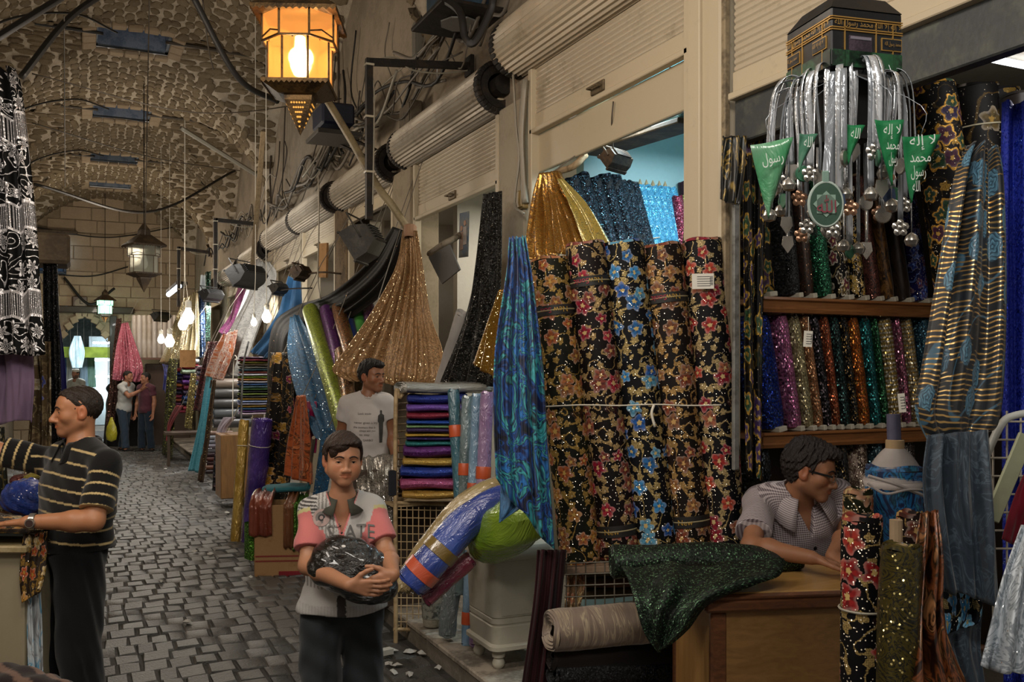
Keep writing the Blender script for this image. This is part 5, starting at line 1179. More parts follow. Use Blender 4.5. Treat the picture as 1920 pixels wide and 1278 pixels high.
mb.grid([[Vector((cx+x, cy-.172*1.1-.004, z)) for x in (-.13, -.125, .125, .13)] for z in (.46, .465, .73, .735)]); mb.build('front_panel', M_bin, bn)
for sx, sy in ((-1, -1), (1, -1), (-1, 1), (1, 1)):
    mb = MB(); mb.lathe([(.0, 0), (.018, 0), (.03, .012), (.034, .03), (.028, .048), (.02, .055), (.034, .062), (.036, .08), (.02, .1), (0, .1)], (cx+sx*.12, cy+sy*.13, .172), 16); mb.build('foot', M_bin, bn, smooth=True)
# lime bundle over the bin, blue and cream bundles drooping into the street
mlm = foil('6a8a1e', '8aa836', .25, 6, 1, .15, .8)
o = empty('fabric_bundle', W(955, 1035, 4.7), 'lime green satin bundle in clear plastic slumped on the white bin', 'fabric bundle'); mb = MB(); P = []; n = 26
ctr = catmull([W(892, 1000, 4.75), W(915, 1012, 4.72), W(950, 990, 4.6), W(985, 970, 4.55), W(1020, 955, 4.55)], 18)
for i, p in enumerate(ctr):
    t = i/18; r_ = .135*math.sin(math.pi*lerp(.12, .82, t))**.7*1.0; tg = (ctr[min(i+1, 18)]-ctr[max(0, i-1)]).normalized(); s = tg.cross(UP).normalized(); u = s.cross(tg)
    P.append([p+(s*math.cos(a)*.9+u*math.sin(a))*r_*(1+.06*math.sin(5*a+9*t)) for a in [k/n*6.283 for k in range(n+1)]])
mb.grid(P); mb.grid([[ctr[0]]*(n+1), P[0]]); mb.grid([P[-1], [ctr[-1]]*(n+1)]); mb.build('cloth', mlm, o, smooth='all')
mbl = foil('2c3f8a', '3f58a8', .25, 7, 1, .05, .6); mcr = foil('a89468', '8a764c', .25, 7, 1, .05, .6)
pb = lambda L: [W(x, y, d) for x, y, d in L]
L = pb([(1005, 935, 4.75), (945, 940, 4.7), (880, 975, 4.65), (815, 1045, 4.6), (772, 1092, 4.58)])
o = roll(L[-1], L[0], .085, mbl, 'royal blue cloth bundle in clear plastic drooping off the bin towards the street', core=False, bend=L[1:-1][::-1], nseg=22, name='fabric_bundle', cat='fabric bundle', wr=.05)
for a_, c, nm in ((.13, 'c8583a', 'orange_label'), (.3, '7a6434', 'brown_tape')):
    pth = catmull(L[::-1], 40); i = int(a_*40); tg = (pth[i+1]-pth[i-1]).normalized(); mb = MB(); mb.lathe([(.088, -.03), (.093, -.028), (.093, .028), (.088, .03)], pth[i], 24, tg); mb.build(nm, foil(c, c, .3, 6, .8, 0, .3), o, smooth=True)
L = pb([(990, 905, 4.95), (925, 915, 4.9), (860, 955, 4.85), (800, 1030, 4.8), (757, 1100, 4.75)])
roll(L[-1], L[0], .06, mcr, 'cream cloth bundle in clear plastic behind the royal blue one', core=False, bend=L[1:-1][::-1], nseg=22, name='fabric_bundle', cat='fabric bundle', wr=.05)
L = pb([(880, 1050, 4.75), (835, 1085, 4.72), (798, 1118, 4.7)])
roll(L[-1], L[0], .055, foil('6a1c3a', 'a04050', .25, 7, 1, .1, .8), 'maroon and coral wrapped bundle tucked under the royal blue one', core=False, bend=[L[1]], nseg=12, name='fabric_bundle', cat='fabric bundle', wr=.06, taper=.8)
rope([W(748, 1108, 4.72), W(756, 1098, 4.72), W(768, 1106, 4.72)], .025, mcr, 'twisted gold end of the cream bundle', 'fabric end', name='bundle_end', seg=6, n=8)
# ================================================================ white shop: counter, drapes, lamps
mb = MB(); c = W(712, 960, 6.35); mb.box((c.x+.1, c.y-.06, .62), (.62, .24, .92), None, .01); mb.build('counter', plain('3a2e24', .7), label='dark counter covered by silver lace, before the man in the white shirt', cat='counter')
msv = lame('9a948a', '3a362f', .3, .6, 10, .12, 'ffffff')
drape([(W(664, 858, 6.35), W(748, 850, 6.3), .01), (W(668, 900, 6.1), W(748, 895, 6.02), .03), (W(676, 960, 6.05), W(746, 960, 6.0), .035), (W(705, 1010, 6.05), W(742, 1000, 6.0), .02)], 3, .5, msv, 'silver embroidered lace hanging over the dark counter', seed=60)
mbz = lame('a8835a', '7a5a38', .5, .3, 6, .17, 'ffe8b8', cell=100)
DZ = [(WX(756, 432, 2.28), WX(781, 432, 2.3), .02), (WX(742, 500, 2.2), WX(792, 500, 2.36), .03), (WX(700, 580, 2.08), WX(806, 590, 2.42), .035), (WX(652, 650, 1.92), WX(826, 650, 2.46), .035), (WX(624, 692, 1.82), WX(834, 705, 2.46), .03), (WX(650, 712, 1.9), WX(816, 730, 2.42), .03)]
drape(DZ, 8, 2.2, mbz, 'wide bronze sequinned sheer drape fanning out behind the man in white', nv=60, seed=61)
mb = MB(); p = WX(769, 434, 2.28); mb.lathe([(.045, -.05), (.05, -.04), (.05, .04), (.04, .05)], p, 14, (.1, .2, 1)); mb.build('knot', cloth('a8846a', '8a6848'), label='pink beige cloth knot holding the bronze drape', cat='knot')
mbk = lame('120f0c', '0b0908', .7, .1, 8, .012, '806040')
drape([(WX(738, 425, 2.4), WX(768, 436, 2.42), .02), (WX(690, 492, 2.25), WX(736, 530, 2.38), .025), (WX(620, 550, 2.05), WX(668, 590, 2.2), .025), (WX(552, 575, 1.92), WX(600, 622, 2.05), .02), (WX(512, 612, 1.85), WX(562, 650, 1.95), .02), (WX(502, 700, 1.82), WX(562, 720, 1.92), .03), (WX(506, 800, 1.8), WX(556, 800, 1.9), .03)], 3, .7, mbk, 'black sheer drape swept from the shutter to the hanging bulb', nv=70, seed=62)
drape([(WX(905, 365, 2.32), WX(942, 358, 2.34), .02), (WX(892, 480, 2.3), WX(942, 480, 2.34), .03), (WX(868, 600, 2.28), WX(938, 600, 2.34), .035), (WX(822, 724, 2.22), WX(932, 726, 2.34), .03)], 4, .8, sequin('15130f', '4a463c', '090807', .006, '080706', .5), 'black sequinned length hanging between the poster and the marbled blue one', seed=63)
roll(WX(826, 722, 2.3), WX(866, 588, 2.34), .045, cloth('a8a29c', '8f8a86', .7), 'white rolled lace cloth slanting beside the black sequinned length', core=False, wr=.06)
drape([(WX(935, 545, 2.2), WX(948, 540, 2.2), .01), (WX(908, 620, 2.18), WX(940, 625, 2.2), .02), (WX(888, 682, 2.15), WX(936, 716, 2.2), .02)], 2, .3, lame('b08434', '5a3c10', .25, .8, 10, .12), 'gold sequinned cloth corner beside the marbled blue length', seed=64)
# poster and hanging black plates
o = empty('poster', WX(868, 440, 2.5), 'faded blue portrait poster hanging crooked under the shutter', 'poster'); p = WX(870, 440, 2.5); r3 = Matrix.Rotation(.15, 3, 'Y')
mb = MB(); mb.box(p, (.008, .17, .32), rotm('X', .06)); mb.build('sheet', worn('4a5a6c', '6a6a64', .6, 0, 10, .5), o)
for dy, dz, c in ((.035, .02, '8a7060'), (-.03, .05, '9a9088')):
    mb = MB(); mb.box(p+Vector((-.006, dy, dz-.06)), (.004, .055, .13), None, .001); mb.build('figure', plain(c, .7), o)
    mb = MB(); mb.lathe([(0, -.002), (.02, -.002), (.02, .002), (0, .002)], p+Vector((-.006, dy, dz+.03)), 10, (1, 0, 0)); mb.build('figure_head', plain('a07a60', .7), o)
mb = MB(); pl = [WX(x, y, 2.3) for x, y in ((803, 482), (842, 458), (862, 505), (828, 532))]; mb.prism(pl, (.012, .006, 0)); o = mb.build('lamp_shield', plain('241f18', .6), label='square black metal lamp shield hanging tilted before the white shop', cat='lamp shield')
rope([WX(805, 476, 2.35), WX(830, 458, 2.34), WX(850, 448, 2.4), WX(862, 440, 2.5)], .022, worn('8a8070', '5a5040', .7), 'taped arm of the black lamp shield', 'pole', name='bent_pole', seg=8, n=8)
floodlight(WX(684, 452, 1.98), (-.75, .5, -.55), (.3, .24, .22), 'large grey floodlight hanging over the bronze drape', m=worn('3c3a36', '55524c', .45, .3))
# bracket frame carrying the big floodlight
def bracket(px0, px1, pyt, pyb, Y, w, lab):
    a = WY(px1, pyt+8, Y); b = WY(px0, pyt, Y); c = WY(px0+12, pyb, Y); c.x = b.x
    o = empty('lamp_bracket', c, lab, 'bracket'); mb = MB(); mb.bar(a, b, w, w); mb.build('arm', M_iron, o); mb = MB(); mb.bar(b+UP*w/2, c, w, w); mb.build('drop', M_iron, o)
    mb = MB(); mb.box(a, (.03, .12, .14), None, .004); mb.build('wall_plate', M_iron, o)
    for t in (.02, .35, .7): mb = MB(); p = b.lerp(c, t); mb.box(p, (w*1.3, w*1.3, .014)); mb.build('clip', plain('a8a08c', .5), o)
    mb = MB(); mb.tube(catmull([a-UP*.03, a.lerp(b, .3)-UP*.06, a.lerp(b, .6)-UP*.04, a.lerp(b, .75)+UP*.04, b-UP*.02, b+Vector((.03, -.02, -.2)), c+Vector((.02, -.02, .1))], 30), .006, 6); mb.build('flex', plain('8a8474', .6), o, smooth=True)
    return o
bracket(692, 880, 116, 412, 6.25, .045, 'black angled lamp bracket carrying the large grey floodlight')
bracket(404, 480, 412, 545, 13.5, .05, 'dark lamp bracket with black floodlight, halfway down the street')
bracket(335, 392, 465, 575, 17.2, .05, 'small dark lamp bracket farther down the street')
floodlight(WX(398, 552, 1.62), (-.7, .6, -.6), (.36, .13, .14), 'black floodlight on the halfway bracket', m=plain('161513', .5))
floodlight(WX(303, 592, 1.5), (-.7, .6, -.6), (.42, .15, .16), 'black floodlight on the far bracket', m=plain('161513', .5))
floodlight(WX(465, 515, 1.75), (-.7, .6, -.6), (.5, .2, .22), 'long black floodlight before the white hanging lengths', m=plain('1a1816', .5))
floodlight(WX(524, 540, 1.9), (-.7, .6, -.6), (.22, .09, .1), 'small black box lamp left of the brown lamp', m=plain('211e1a', .5))
floodlight(WX(565, 510, 1.95), (-.7, .6, -.6), (.2, .1, .12), 'small brown box lamp above the black sheer drape', m=worn('4a3a2c', '2c2018', .6))
rope([WX(520, 545, 1.9), WX(548, 541, 1.93), WX(585, 540, 2.05)], .008, M_iron, 'thin arm of the small black box lamp', 'pole', name='bent_pole', seg=6)
rope([WX(556, 518, 1.95), WX(600, 510, 2.1), WX(640, 513, 2.3)], .01, worn('5a4a38', '3a2e22', .7), 'thin arm of the small brown box lamp', 'pole', name='bent_pole', seg=6)
mb = MB(); p = WX(606, 488, 2.2); mb.box(p, (.02, .34, .34), rotm('X', .1)); mb.build('cardboard_sheet', worn('9a744a', '84623c', .8), label='cardboard sheet behind the brown box lamp', cat='cardboard')
rope([WX(597, 330, 2.0), WX(598, 420, 2.0), WX(596, 520, 2.0), WX(601, 560, 2.0)], .007, M_cable[3], 'pale cord hanging in front of the cardboard sheet', 'cord', name='cord', seg=10)
rope([WX(612, 185, 1.75), WX(660, 265, 1.9), WX(705, 345, 2.05), WX(735, 385, 2.15), WX(766, 432, 2.28)], .03, M_pvc, 'long weathered pole slanting down to the bronze drape', 'pole', name='slanted_pole', n=10, seg=16)
mb = MB(); mb.bar(WX(494, 245, 1.6), WX(474, 495, 1.7), .05, .03, .004); mb.build('wooden_batten', wood('7a6a50', '54452f', .7, 1, 2), label='tall wooden batten hanging before the far shutters', cat='batten')
# ================================================================ goods farther down the right side
def LR(px, pyt, pyb, X, r, m, lab, dx=0, grp='rolls leaning behind the bronze drape', **k):
    t = WX(px, pyt, X); b = WX(px+dx, pyb, X-.12); return roll(b, t, r, m, lab, group=grp, core=k.pop('core', False), nseg=12, **k)
LR(582, 582, 812, 1.95, .075, lame('8a9a34', '525e18', .4, .4, 12, .06, 'e8f0a0'), 'lime green brocade roll slanting behind the black sheer drape', 68)
LR(612, 582, 790, 2.05, .065, lame('5a2a6a', '32153e', .4, .4, 10, .07, 'd0a0e0'), 'purple silver-patterned roll right of the lime roll', 52)
LR(634, 578, 700, 2.12, .06, lame('8a5a34', '2c1a10', .35, .6, 10, .16), 'copper glitter roll right of the purple roll', 34)
LR(648, 578, 690, 2.2, .05, cloth('14286a', '0c1a48'), 'plain navy blue roll behind the bronze drape', 26)
LR(668, 570, 660, 2.3, .05, cloth('3a8a2c', '2a6a1e'), 'plain bright green roll behind the bronze drape', 20)
LR(688, 568, 650, 2.35, .055, lame('4a1a4a', '220c24', .4, .4, 10, .08, 'd090d0'), 'dark magenta glitter roll behind the bronze drape', 18)
LR(640, 660, 800, 2.0, .06, lame('7a5634', '2a1a10', .35, .6, 10, .14), 'lower copper glitter roll beside the purple one', 20)
mla = lame('1c5074', '12344c', .75, .0, 8, .05, 'd8f0ff', cell=100)
drape([(WX(545, 595, 1.85), WX(560, 590, 1.9), .02), (WX(540, 660, 1.82), WX(592, 650, 1.92), .04), (WX(556, 740, 1.78), WX(622, 760, 1.9), .045), (WX(590, 820, 1.75), WX(648, 860, 1.85), .035)], 3, .7, mla, 'turquoise blue lace with beaded border slung below the black sheer drape', seed=70)
drape([(WX(508, 660, 1.78), WX(552, 660, 1.86), .03), (WX(500, 760, 1.74), WX(552, 770, 1.82), .04), (WX(484, 870, 1.66), WX(548, 880, 1.76), .045), (WX(470, 950, 1.58), WX(536, 950, 1.7), .04)], 3, .6, floral('0b0909', ('a87a28', '6a1c3c', '8a2448', '94702a'), '7a5a28', .11, .7, .3, .02, .2), 'black cloth with yellow and pink roses below the hanging bulb', seed=71)
drape([(WX(556, 742, 1.72), WX(572, 740, 1.75), .015), (WX(540, 830, 1.66), WX(580, 830, 1.72), .03), (WX(536, 890, 1.62), WX(582, 908, 1.7), .035)], 3, .4, swirl(((.3, '6a2c10'), (.5, 'b0582a'), (.56, '3a1608'), (.62, 'c87848'), (.75, '7a3814')), 10, 2, .35, .3), 'orange tiger patterned satin above the cardboard box', seed=72)
drape([(WX(574, 752, 1.8), WX(594, 752, 1.84), .01), (WX(578, 800, 1.78), WX(596, 805, 1.82), .02), (WX(578, 845, 1.76), WX(592, 850, 1.8), .02)], 2, .25, cloth('8a1448', '6a0c34', .4), 'magenta cloth strip beside the orange tiger satin', seed=73)
drape([(WX(602, 800, 1.78), WX(622, 800, 1.8), .015), (WX(596, 860, 1.74), WX(620, 870, 1.78), .02), (WX(584, 940, 1.7), WX(606, 950, 1.74), .02)], 2, .3, mla, 'lower end of the turquoise lace behind the boy', seed=74)
# purple and gold wrapped rolls, cardboard box with cloth, broom and dustpan
roll(WZ(470, 1022, .0)+UP*.01, WX(492, 788, 1.62), .1, foil('3a2478', '5a409a', .22, 8, 1, .15, .9), 'purple wrapped roll standing on the cobbles', core=False, wr=.06, ties=(.8,), group='wrapped rolls on the cobbles')
roll(WZ(441, 1021, .0)+UP*.01, WX(458, 790, 1.5), .05, foil('b08c34', 'd0b058', .22, 8, 1, .4, .9), 'gold wrapped roll standing left of the purple roll', core=False, wr=.08, ties=(.8,), group='wrapped rolls on the cobbles')
bx = WZ(535, 1088, 0); o = empty('cardboard_box', bx, 'open cardboard box with red stripe print, cloths piled over it', 'box'); M_cb = worn('9a7650', '84623e', .85, 0, 5, .6); hz = 2*.0
rz = Matrix.Rotation(-.35, 3, 'Z'); bw, bd, bh = .36, .34, .62; cc = bx+Vector((0, .2, 0))
for nm, c, s in (('front_panel', (0, -bd/2, bh/2), (bw, .012, bh)), ('rear_panel', (0, bd/2, bh/2), (bw, .012, bh)), ('side_panel', (-bw/2, 0, bh/2), (.012, bd, bh)), ('side_panel', (bw/2, 0, bh/2), (.012, bd, bh)), ('bottom_panel', (0, 0, .01), (bw, bd, .012))):
    mb = MB(); mb.box(cc+rz@Vector(c), s, rz, .002); mb.build(nm, M_cb, o)
mb = MB()
for z, h in ((.2, .012), (.16, .012)): mb.box(cc+rz@Vector((0, -bd/2-.008, z)), (bw*.98, .003, h), rz); mb.box(cc+rz@Vector((-bw/2-.008, 0, z)), (.003, bd*.98, h), rz)
mb.build('printed_stripe', plain('7a2a20', .7), o)
def hang(c, w, m, lab, L, ph, side=1):
    P = []; q = nseed()
    for i in range(24):
        t = i/23; row = []
        for j in range(12):
            x = (j/11-.5)*w; s = t*(L+.45)
            if s < .3: y, z = .18-s, .66+.05*math.sin(6*s+ph)+.015*math.sin(9*j)
            else: y, z = -.2-.02*math.sin(5*j/11*3+ph)-.015*math.sin(14*x/w), .64-(s-.3)
            row.append(cc+rz@Vector((c+x*(1+.1*t), y, z+.012*math.sin(7*j/11*2+ph))))
        P.append(row)
    mb = MB(); mb.grid(P); return mb.build('heaped_cloth', m, None, smooth='all', solid=.006, label=lab, cat='cloth', group='cloths heaped on the cardboard box')
hang(-.13, .17, foil('6a2c1c', '8a4430', .3, 8, .8, .2, .6), 'rust red glitter cloth heaped over the cardboard box', .12, 1)
hang(.10, .08, foil('5a3418', '7a4a28', .3, 8, .8, .2, .6), 'brown glitter cloth hanging down the front of the cardboard box', .22, 2)
hang(.17, .08, sequin('4a7a1c', 'a0d860', '284a0c', .007, '2c4a10', .8), 'bright green glitter cloth hanging down the right of the box', .24, 3)
mb = MB(); p = cc+rz@Vector((-.24, .0, .1)); P = [[p+Vector((math.cos(a)*.05*(1+.2*math.sin(3*a)), math.sin(a)*.09, .3*t+.05)) for a in [k/14*6.283 for k in range(15)]] for t in (0, .3, .6, 1)]; mb.grid(P); mb.build('glitter_cloth', sequin('4a8a1c', 'a0e860', '284a0c', .007, '2c5a10', .8), smooth='all', label='green glitter cloth hanging left of the cardboard box', cat='cloth', group='cloths heaped on the cardboard box')
slab(cc+rz@Vector((-.16, .05, .68)), cc+rz@Vector((.2, .05, .69)), .06, .3, cloth('2c6a74', '1c4a52'), 'teal cloth folded on top of the heap in the box', cat='cloth')
mb = MB(); mb.tube([WZ(574, 960, .35)+Vector((.02, .1, 0)), WX(588, 820, 1.62)], .014, 8); mb.build('broom_handle', plain('8a7c68', .6), label='wooden broom handle leaning behind the cardboard box', cat='broom')
o = empty('dustpan', WZ(545, 1092, 0), 'red plastic dustpan lying before the cardboard box', 'dustpan'); p = WZ(545, 1090, 0); mb = MB(); mb.box(p+Vector((.08, -.03, .02)), (.34, .12, .02), rz, .006); mb.box(p+Vector((.08, .03, .045)), (.34, .012, .06), rz, .004); mb.build('pan', plain('7a1420', .4), o)
mb = MB(); mb.tube([p+Vector((.2, .02, .04)), p+Vector((.26, .06, .5))], .01, 8); mb.build('handle', plain('8a2028', .4), o)
# stacks of folded bolts
COLS = {'mix': ['3a1c34', '6a1c2c', '8a8a3a', '3a2a14', 'b0b0a8', '1c3a44', '6a2c24', 'a8a8b4', '6a8a2c', '8a5a24', '9a9aa4', '2a4a7a', '8ab0c4', '3a5a24', '1a1a1c', '5a6a24', '2a2a2c', 'b08a34', '7a8ab0', 'a8a8c0', '9a7a2c', '4a7ab0', '5a3a6a', 'b0a0b0'],
        'red': ['b0b4b8', '8a1424', '9ab09a', '3a1c5a', '5a2a7a', '6a1c3a', '2a1c3a', '2a4a8a', '1c2a3a', '7a1c2c'], 'dark': ['8a1c24', '1c2a6a', '1c1c3a', '2a1c4a', '8a4a1c', '3a1430', '14142c', '6a1430', '8a4a2c', '4a1c3a', '5a1424', '7a1c34'],
        'grey': ['4a4846', '8a7a6c', '5c5a58', '5a5858', '6a6e72', '4c4a4c'], 'light': ['8a6a5a', '94949c', '8a8a98', '8a8290', '848490', '3a1c2c', '6a3a34', '3c1c24', '7a4a34', '2c1a22'], 'thin': ['4a2a3a', '3a3a4a', '6a4a3a', '2c4a5a', '7a6a4a', '2a2a3a', '5a3a4a', '4a5a5a'], 'top': ['8aa06a', '6a8a5a', '9ab08a', '5a7a4a']}
def stack(px0, px1, pyt, pyb, X, key, where, glit=.35, n=None, dep=.4, rollish=False, turn=0):
    cols = COLS[key]; n = n or len(cols); q = nseed()
    a0, a1 = WX(px0, pyb, X), WX(px0, pyt, X); H = (a1.z-a0.z)/n; d = (a0-camo.location).dot(FW)
    Wd = (px1-px0)/FPX*d
    ax = Vector((math.cos(turn), math.sin(turn), 0)) if True else RT
    Wd = Wd/max(.3, ax.dot(RT))
    for i in range(n):
        c = cols[n-1-i if n <= len(cols) else i % len(cols)]; jit = q.uniform(-.015, .015)
        p = Vector((a0.x+jit, a0.y+jit, a0.z+i*H))
        m = sequin(c, None, None, .006, c, glit, .35, .35) if glit else foil(c, c, .45, 5, .3, 0, .3)
        ordn = ('bottom one', '2nd from bottom', '3rd from bottom')[i] if i < 3 else ('top one' if i == n-1 else '%dth from bottom' % (i+1))
        nm = hue(c)
        lab = '%s folded bolt, %s, stack %s' % (nm, ordn, where); grp = 'bolts in the stack '+where
        if rollish: roll(p+UP*H/2, p+ax*Wd+UP*H/2, H*.5, m, lab.replace('folded bolt', 'fabric roll'), group=grp, core=False, nseg=6)
        else: slab(p, p+ax*Wd, H*.98, dep, m, lab, group=grp, back=UP.cross(ax))
def hue(h):
    import colorsys
    r, g_, b = [int(h[i:i+2], 16)/255 for i in (0, 2, 4)]; H, L_, s = colorsys.rgb_to_hls(r, g_, b); H *= 360
    if s < .16: nm = 'grey'
    else: nm = ('red', 'orange brown', 'gold', 'green', 'teal', 'blue', 'violet', 'magenta', 'red')[[i for i, t in enumerate((12, 36, 62, 160, 200, 250, 290, 345, 361)) if H < t][0]]
    return ('dark ' if L_ < .24 else 'pale ' if L_ > .58 else 'mid ')+nm
stack(456, 503, 668, 778, 1.72, 'mix', 'under the white hanging lengths', .45, dep=.35)
stack(402, 462, 690, 802, 1.78, 'grey', 'of grey rolls by the turquoise length', 0, rollish=True)
stack(388, 428, 808, 888, 1.66, 'light', 'below the grey rolls', 0, rollish=True)
stack(344, 370, 672, 770, 1.72, 'red', 'before the champagne drape', .3)
stack(315, 343, 690, 775, 1.66, 'dark', 'left of the red and pale stack', .35)
stack(372, 392, 685, 760, 1.8, 'thin', 'right of the red and pale stack', .35)
stack(268, 292, 672, 700, 1.62, 'top', 'below the pale standing rolls', .2)
rope([WZ(450, 985, .0), WX(452, 802, 1.64), WX(456, 690, 1.66), WX(466, 640, 1.7)], .01, worn('8a8a8a', '5a5a5a', .4, .6), 'bent metal rod holding the stack under the white lengths', 'rod', name='rod', n=8, seg=10)
rope([WX(436, 672, 1.68), WX(441, 666, 1.68), WX(444, 674, 1.68), WX(438, 684, 1.68), WX(436, 790, 1.66)], .006, M_twine, 'white hooked string before the grey rolls', 'string', name='string')
# hanging lengths, from the bulb to the far end
dr = lambda pts, f, cw, m, lab, sd, **k: drape([(WX(a, b, X), WX(c, d, X2), am) for a, b, X, c, d, X2, am in pts], f, cw, m, lab, seed=sd, **k)
mwh = lame('b4b2ac', '9a9894', .6, .12, 6, .03, 'ffffff')
dr([(485, 490, 2.2, 505, 490, 2.3, .03), (462, 560, 2.0, 520, 520, 2.3, .05), (420, 640, 1.75, 490, 600, 2.0, .06), (410, 680, 1.7, 462, 680, 1.8, .05), (416, 700, 1.68, 452, 706, 1.76, .04)], 4, 1.0, mwh, 'white embroidered length sweeping down over the grey rolls', 80)
dr([(470, 490, 2.35, 488, 485, 2.4, .03), (455, 560, 2.2, 482, 555, 2.3, .04), (430, 630, 1.95, 462, 620, 2.05, .04)], 3, .6, cloth('94928e', '7a7876', .6), 'grey white sheer length between the mauve and the white lengths', 81)
dr([(448, 535, 2.25, 470, 545, 2.3, .03), (432, 590, 2.05, 462, 590, 2.15, .045), (410, 626, 1.85, 440, 628, 1.95, .04)], 3, .5, lame('8a4a72', '5c2c4c', .4, .3, 8, .1, 'f0c0e0'), 'mauve glitter length hanging below the long black floodlight', 82)
dr([(540, 520, 2.2, 566, 520, 2.25, .03), (516, 600, 2.0, 562, 600, 2.1, .05), (470, 660, 1.8, 500, 672, 1.9, .03)], 3, .6, cloth('2a5a84', '1c4468', .5), 'blue length hanging left of the small brown lamp', 83)
dr([(416, 628, 1.7, 446, 618, 1.78, .02), (400, 660, 1.64, 436, 664, 1.7, .03), (384, 704, 1.58, 418, 714, 1.64, .03)], 3, .5, swirl(((.35, 'c0562c'), (.45, 'd8804a'), (.5, 'f0e0d4'), (.57, 'b04a20'), (.64, 'f0d8c8'), (.72, 'c86a3c')), 9, 2, .3, .2), 'orange and white satin cloth at the top of the turquoise length', 84)
dr([(390, 640, 1.72, 408, 640, 1.76, .02), (378, 690, 1.68, 400, 690, 1.72, .025), (362, 770, 1.64, 384, 770, 1.68, .02)], 2, .3, sequin('4a0c18', 'a02838', '240608', .007, '2a080e', .7), 'dark red glitter length left of the orange satin', 85)
dr([(388, 705, 1.6, 398, 706, 1.63, .015), (374, 790, 1.56, 388, 790, 1.6, .025), (352, 882, 1.5, 374, 886, 1.56, .025)], 2, .35, lame('5ab4cc', '449cb8', .65, .0, 6, .01, '1c4a8a'), 'long turquoise length reaching down beside the bronze one', 86)
dr([(396, 712, 1.62, 404, 712, 1.64, .015), (384, 800, 1.6, 396, 800, 1.63, .02), (370, 900, 1.54, 382, 905, 1.58, .02)], 2, .2, lame('5a4430', '2c2016', .4, .5, 8, .05), 'brown bronze length right of the turquoise one', 87)
dr([(418, 782, 1.66, 442, 782, 1.72, .02), (408, 800, 1.62, 424, 806, 1.66, .02), (402, 828, 1.6, 418, 836, 1.63, .02)], 2, .3, cloth('b0a4b0', '988c98', .6), 'pale pink embroidered cloth laid over the stall below the grey rolls', 88)
dr([(406, 828, 1.6, 420, 832, 1.64, .015), (402, 860, 1.58, 416, 866, 1.62, .02), (400, 920, 1.57, 416, 922, 1.6, .02)], 2, .3, floral('14161e', ('4a5a7a', '6a3a44', '3a4a6a'), '5a5a60', .07, .8, .4, .01, .3), 'dark flowered scarf hanging below the pale pink cloth', 89)
mb = MB(); p = WX(440, 866, 1.72); mb.box(p+Vector((0, .2, -.05)), (.34, .5, .78), None, .01); mb.build('stall_box', wood('8a6438', '6a4a28', .6, .8, 2), label='brown plywood stall box behind the dark scarf', cat='stall')
mch = lame('a89a72', '7c7050', .35, .5, 8, .1, 'fff4c8')
dr([(345, 560, 1.9, 372, 545, 2.1, .03), (320, 620, 1.7, 374, 620, 2.05, .05), (298, 680, 1.5, 374, 670, 1.95, .05)], 6, 1.3, mch, 'champagne glitter drape fanning out in the far stalls', 90)
dr([(372, 545, 2.15, 382, 545, 2.2, .02), (368, 600, 2.05, 384, 600, 2.15, .03), (366, 670, 2.0, 386, 670, 2.1, .03)], 3, .4, sequin('4a6a9a', 'c0d8ff', '2c4470', .012, '3a5480', .8), 'periwinkle glitter length right of the champagne drape', 91)
dr([(385, 510, 2.2, 396, 508, 2.25, .02), (386, 580, 2.15, 396, 580, 2.2, .02), (386, 640, 2.1, 395, 640, 2.15, .02)], 2, .3, sequin('0f3a2c', '4a9a78', '08201a', .01, '0a2a20', .6), 'dark green glitter length beside the periwinkle one', 92)
dr([(376, 515, 2.3, 392, 515, 2.35, .02), (374, 550, 2.2, 394, 540, 2.3, .03), (376, 582, 2.15, 388, 572, 2.2, .02)], 2, .4, cloth('a8b4bc', '94a2b0', .6), 'pale blue cloth over the dark green length', 93)
dr([(318, 672, 1.55, 332, 672, 1.6, .02), (312, 720, 1.5, 330, 730, 1.56, .03), (303, 850, 1.45, 322, 860, 1.5, .03)], 3, .4, sequin('3a3c14', '9aa040', '1e200a', .01, '1e200a', .6), 'olive glitter length hanging to the ground in the far stalls', 94)
dr([(357, 700, 1.64, 368, 700, 1.66, .02), (352, 740, 1.6, 364, 745, 1.63, .02), (345, 800, 1.58, 358, 806, 1.6, .02)], 2, .3, sequin('8a7a34', 'f0e090', '4a401a', .012, '4a401a', .8), 'gold green glitter length left of the red length', 95)
dr([(330, 760, 1.5, 344, 760, 1.55, .015), (316, 790, 1.46, 322, 800, 1.5, .015), (312, 826, 1.45, 318, 836, 1.47, .015)], 2, .3, cloth('8a1420', '6a0c18', .5), 'bright red cloth sagging below the dark stack', 96)
dr([(304, 682, 1.6, 316, 684, 1.64, .015), (308, 700, 1.55, 320, 712, 1.6, .02), (306, 730, 1.54, 314, 740, 1.57, .015)], 2, .3, cloth('1c2c8a', '101c5a', .5), 'royal blue cloth slung at the left of the far stacks', 97)
mb = MB(); p = WX(338, 812, 1.6); mb.box(p+Vector((.1, .1, 0)), (.7, .5, .05), None, .005)
for sx in (-.3, .28): mb.box(p+Vector((.1+sx, -.1, -.42)), (.05, .05, .8), None, .004)
mb.build('stall_table', wood('4a3a2c', '32261c', .7, 1, 0), label='dark wooden trestle table of the far stall', cat='table')
mb = MB(); p = WX(352, 672, 1.7); mb.box(p, (.26, .02, .3)); mb.build('cardboard_sheet', worn('9a744a', '84623c', .8), label='upright cardboard sheet among the far stacks', cat='cardboard')
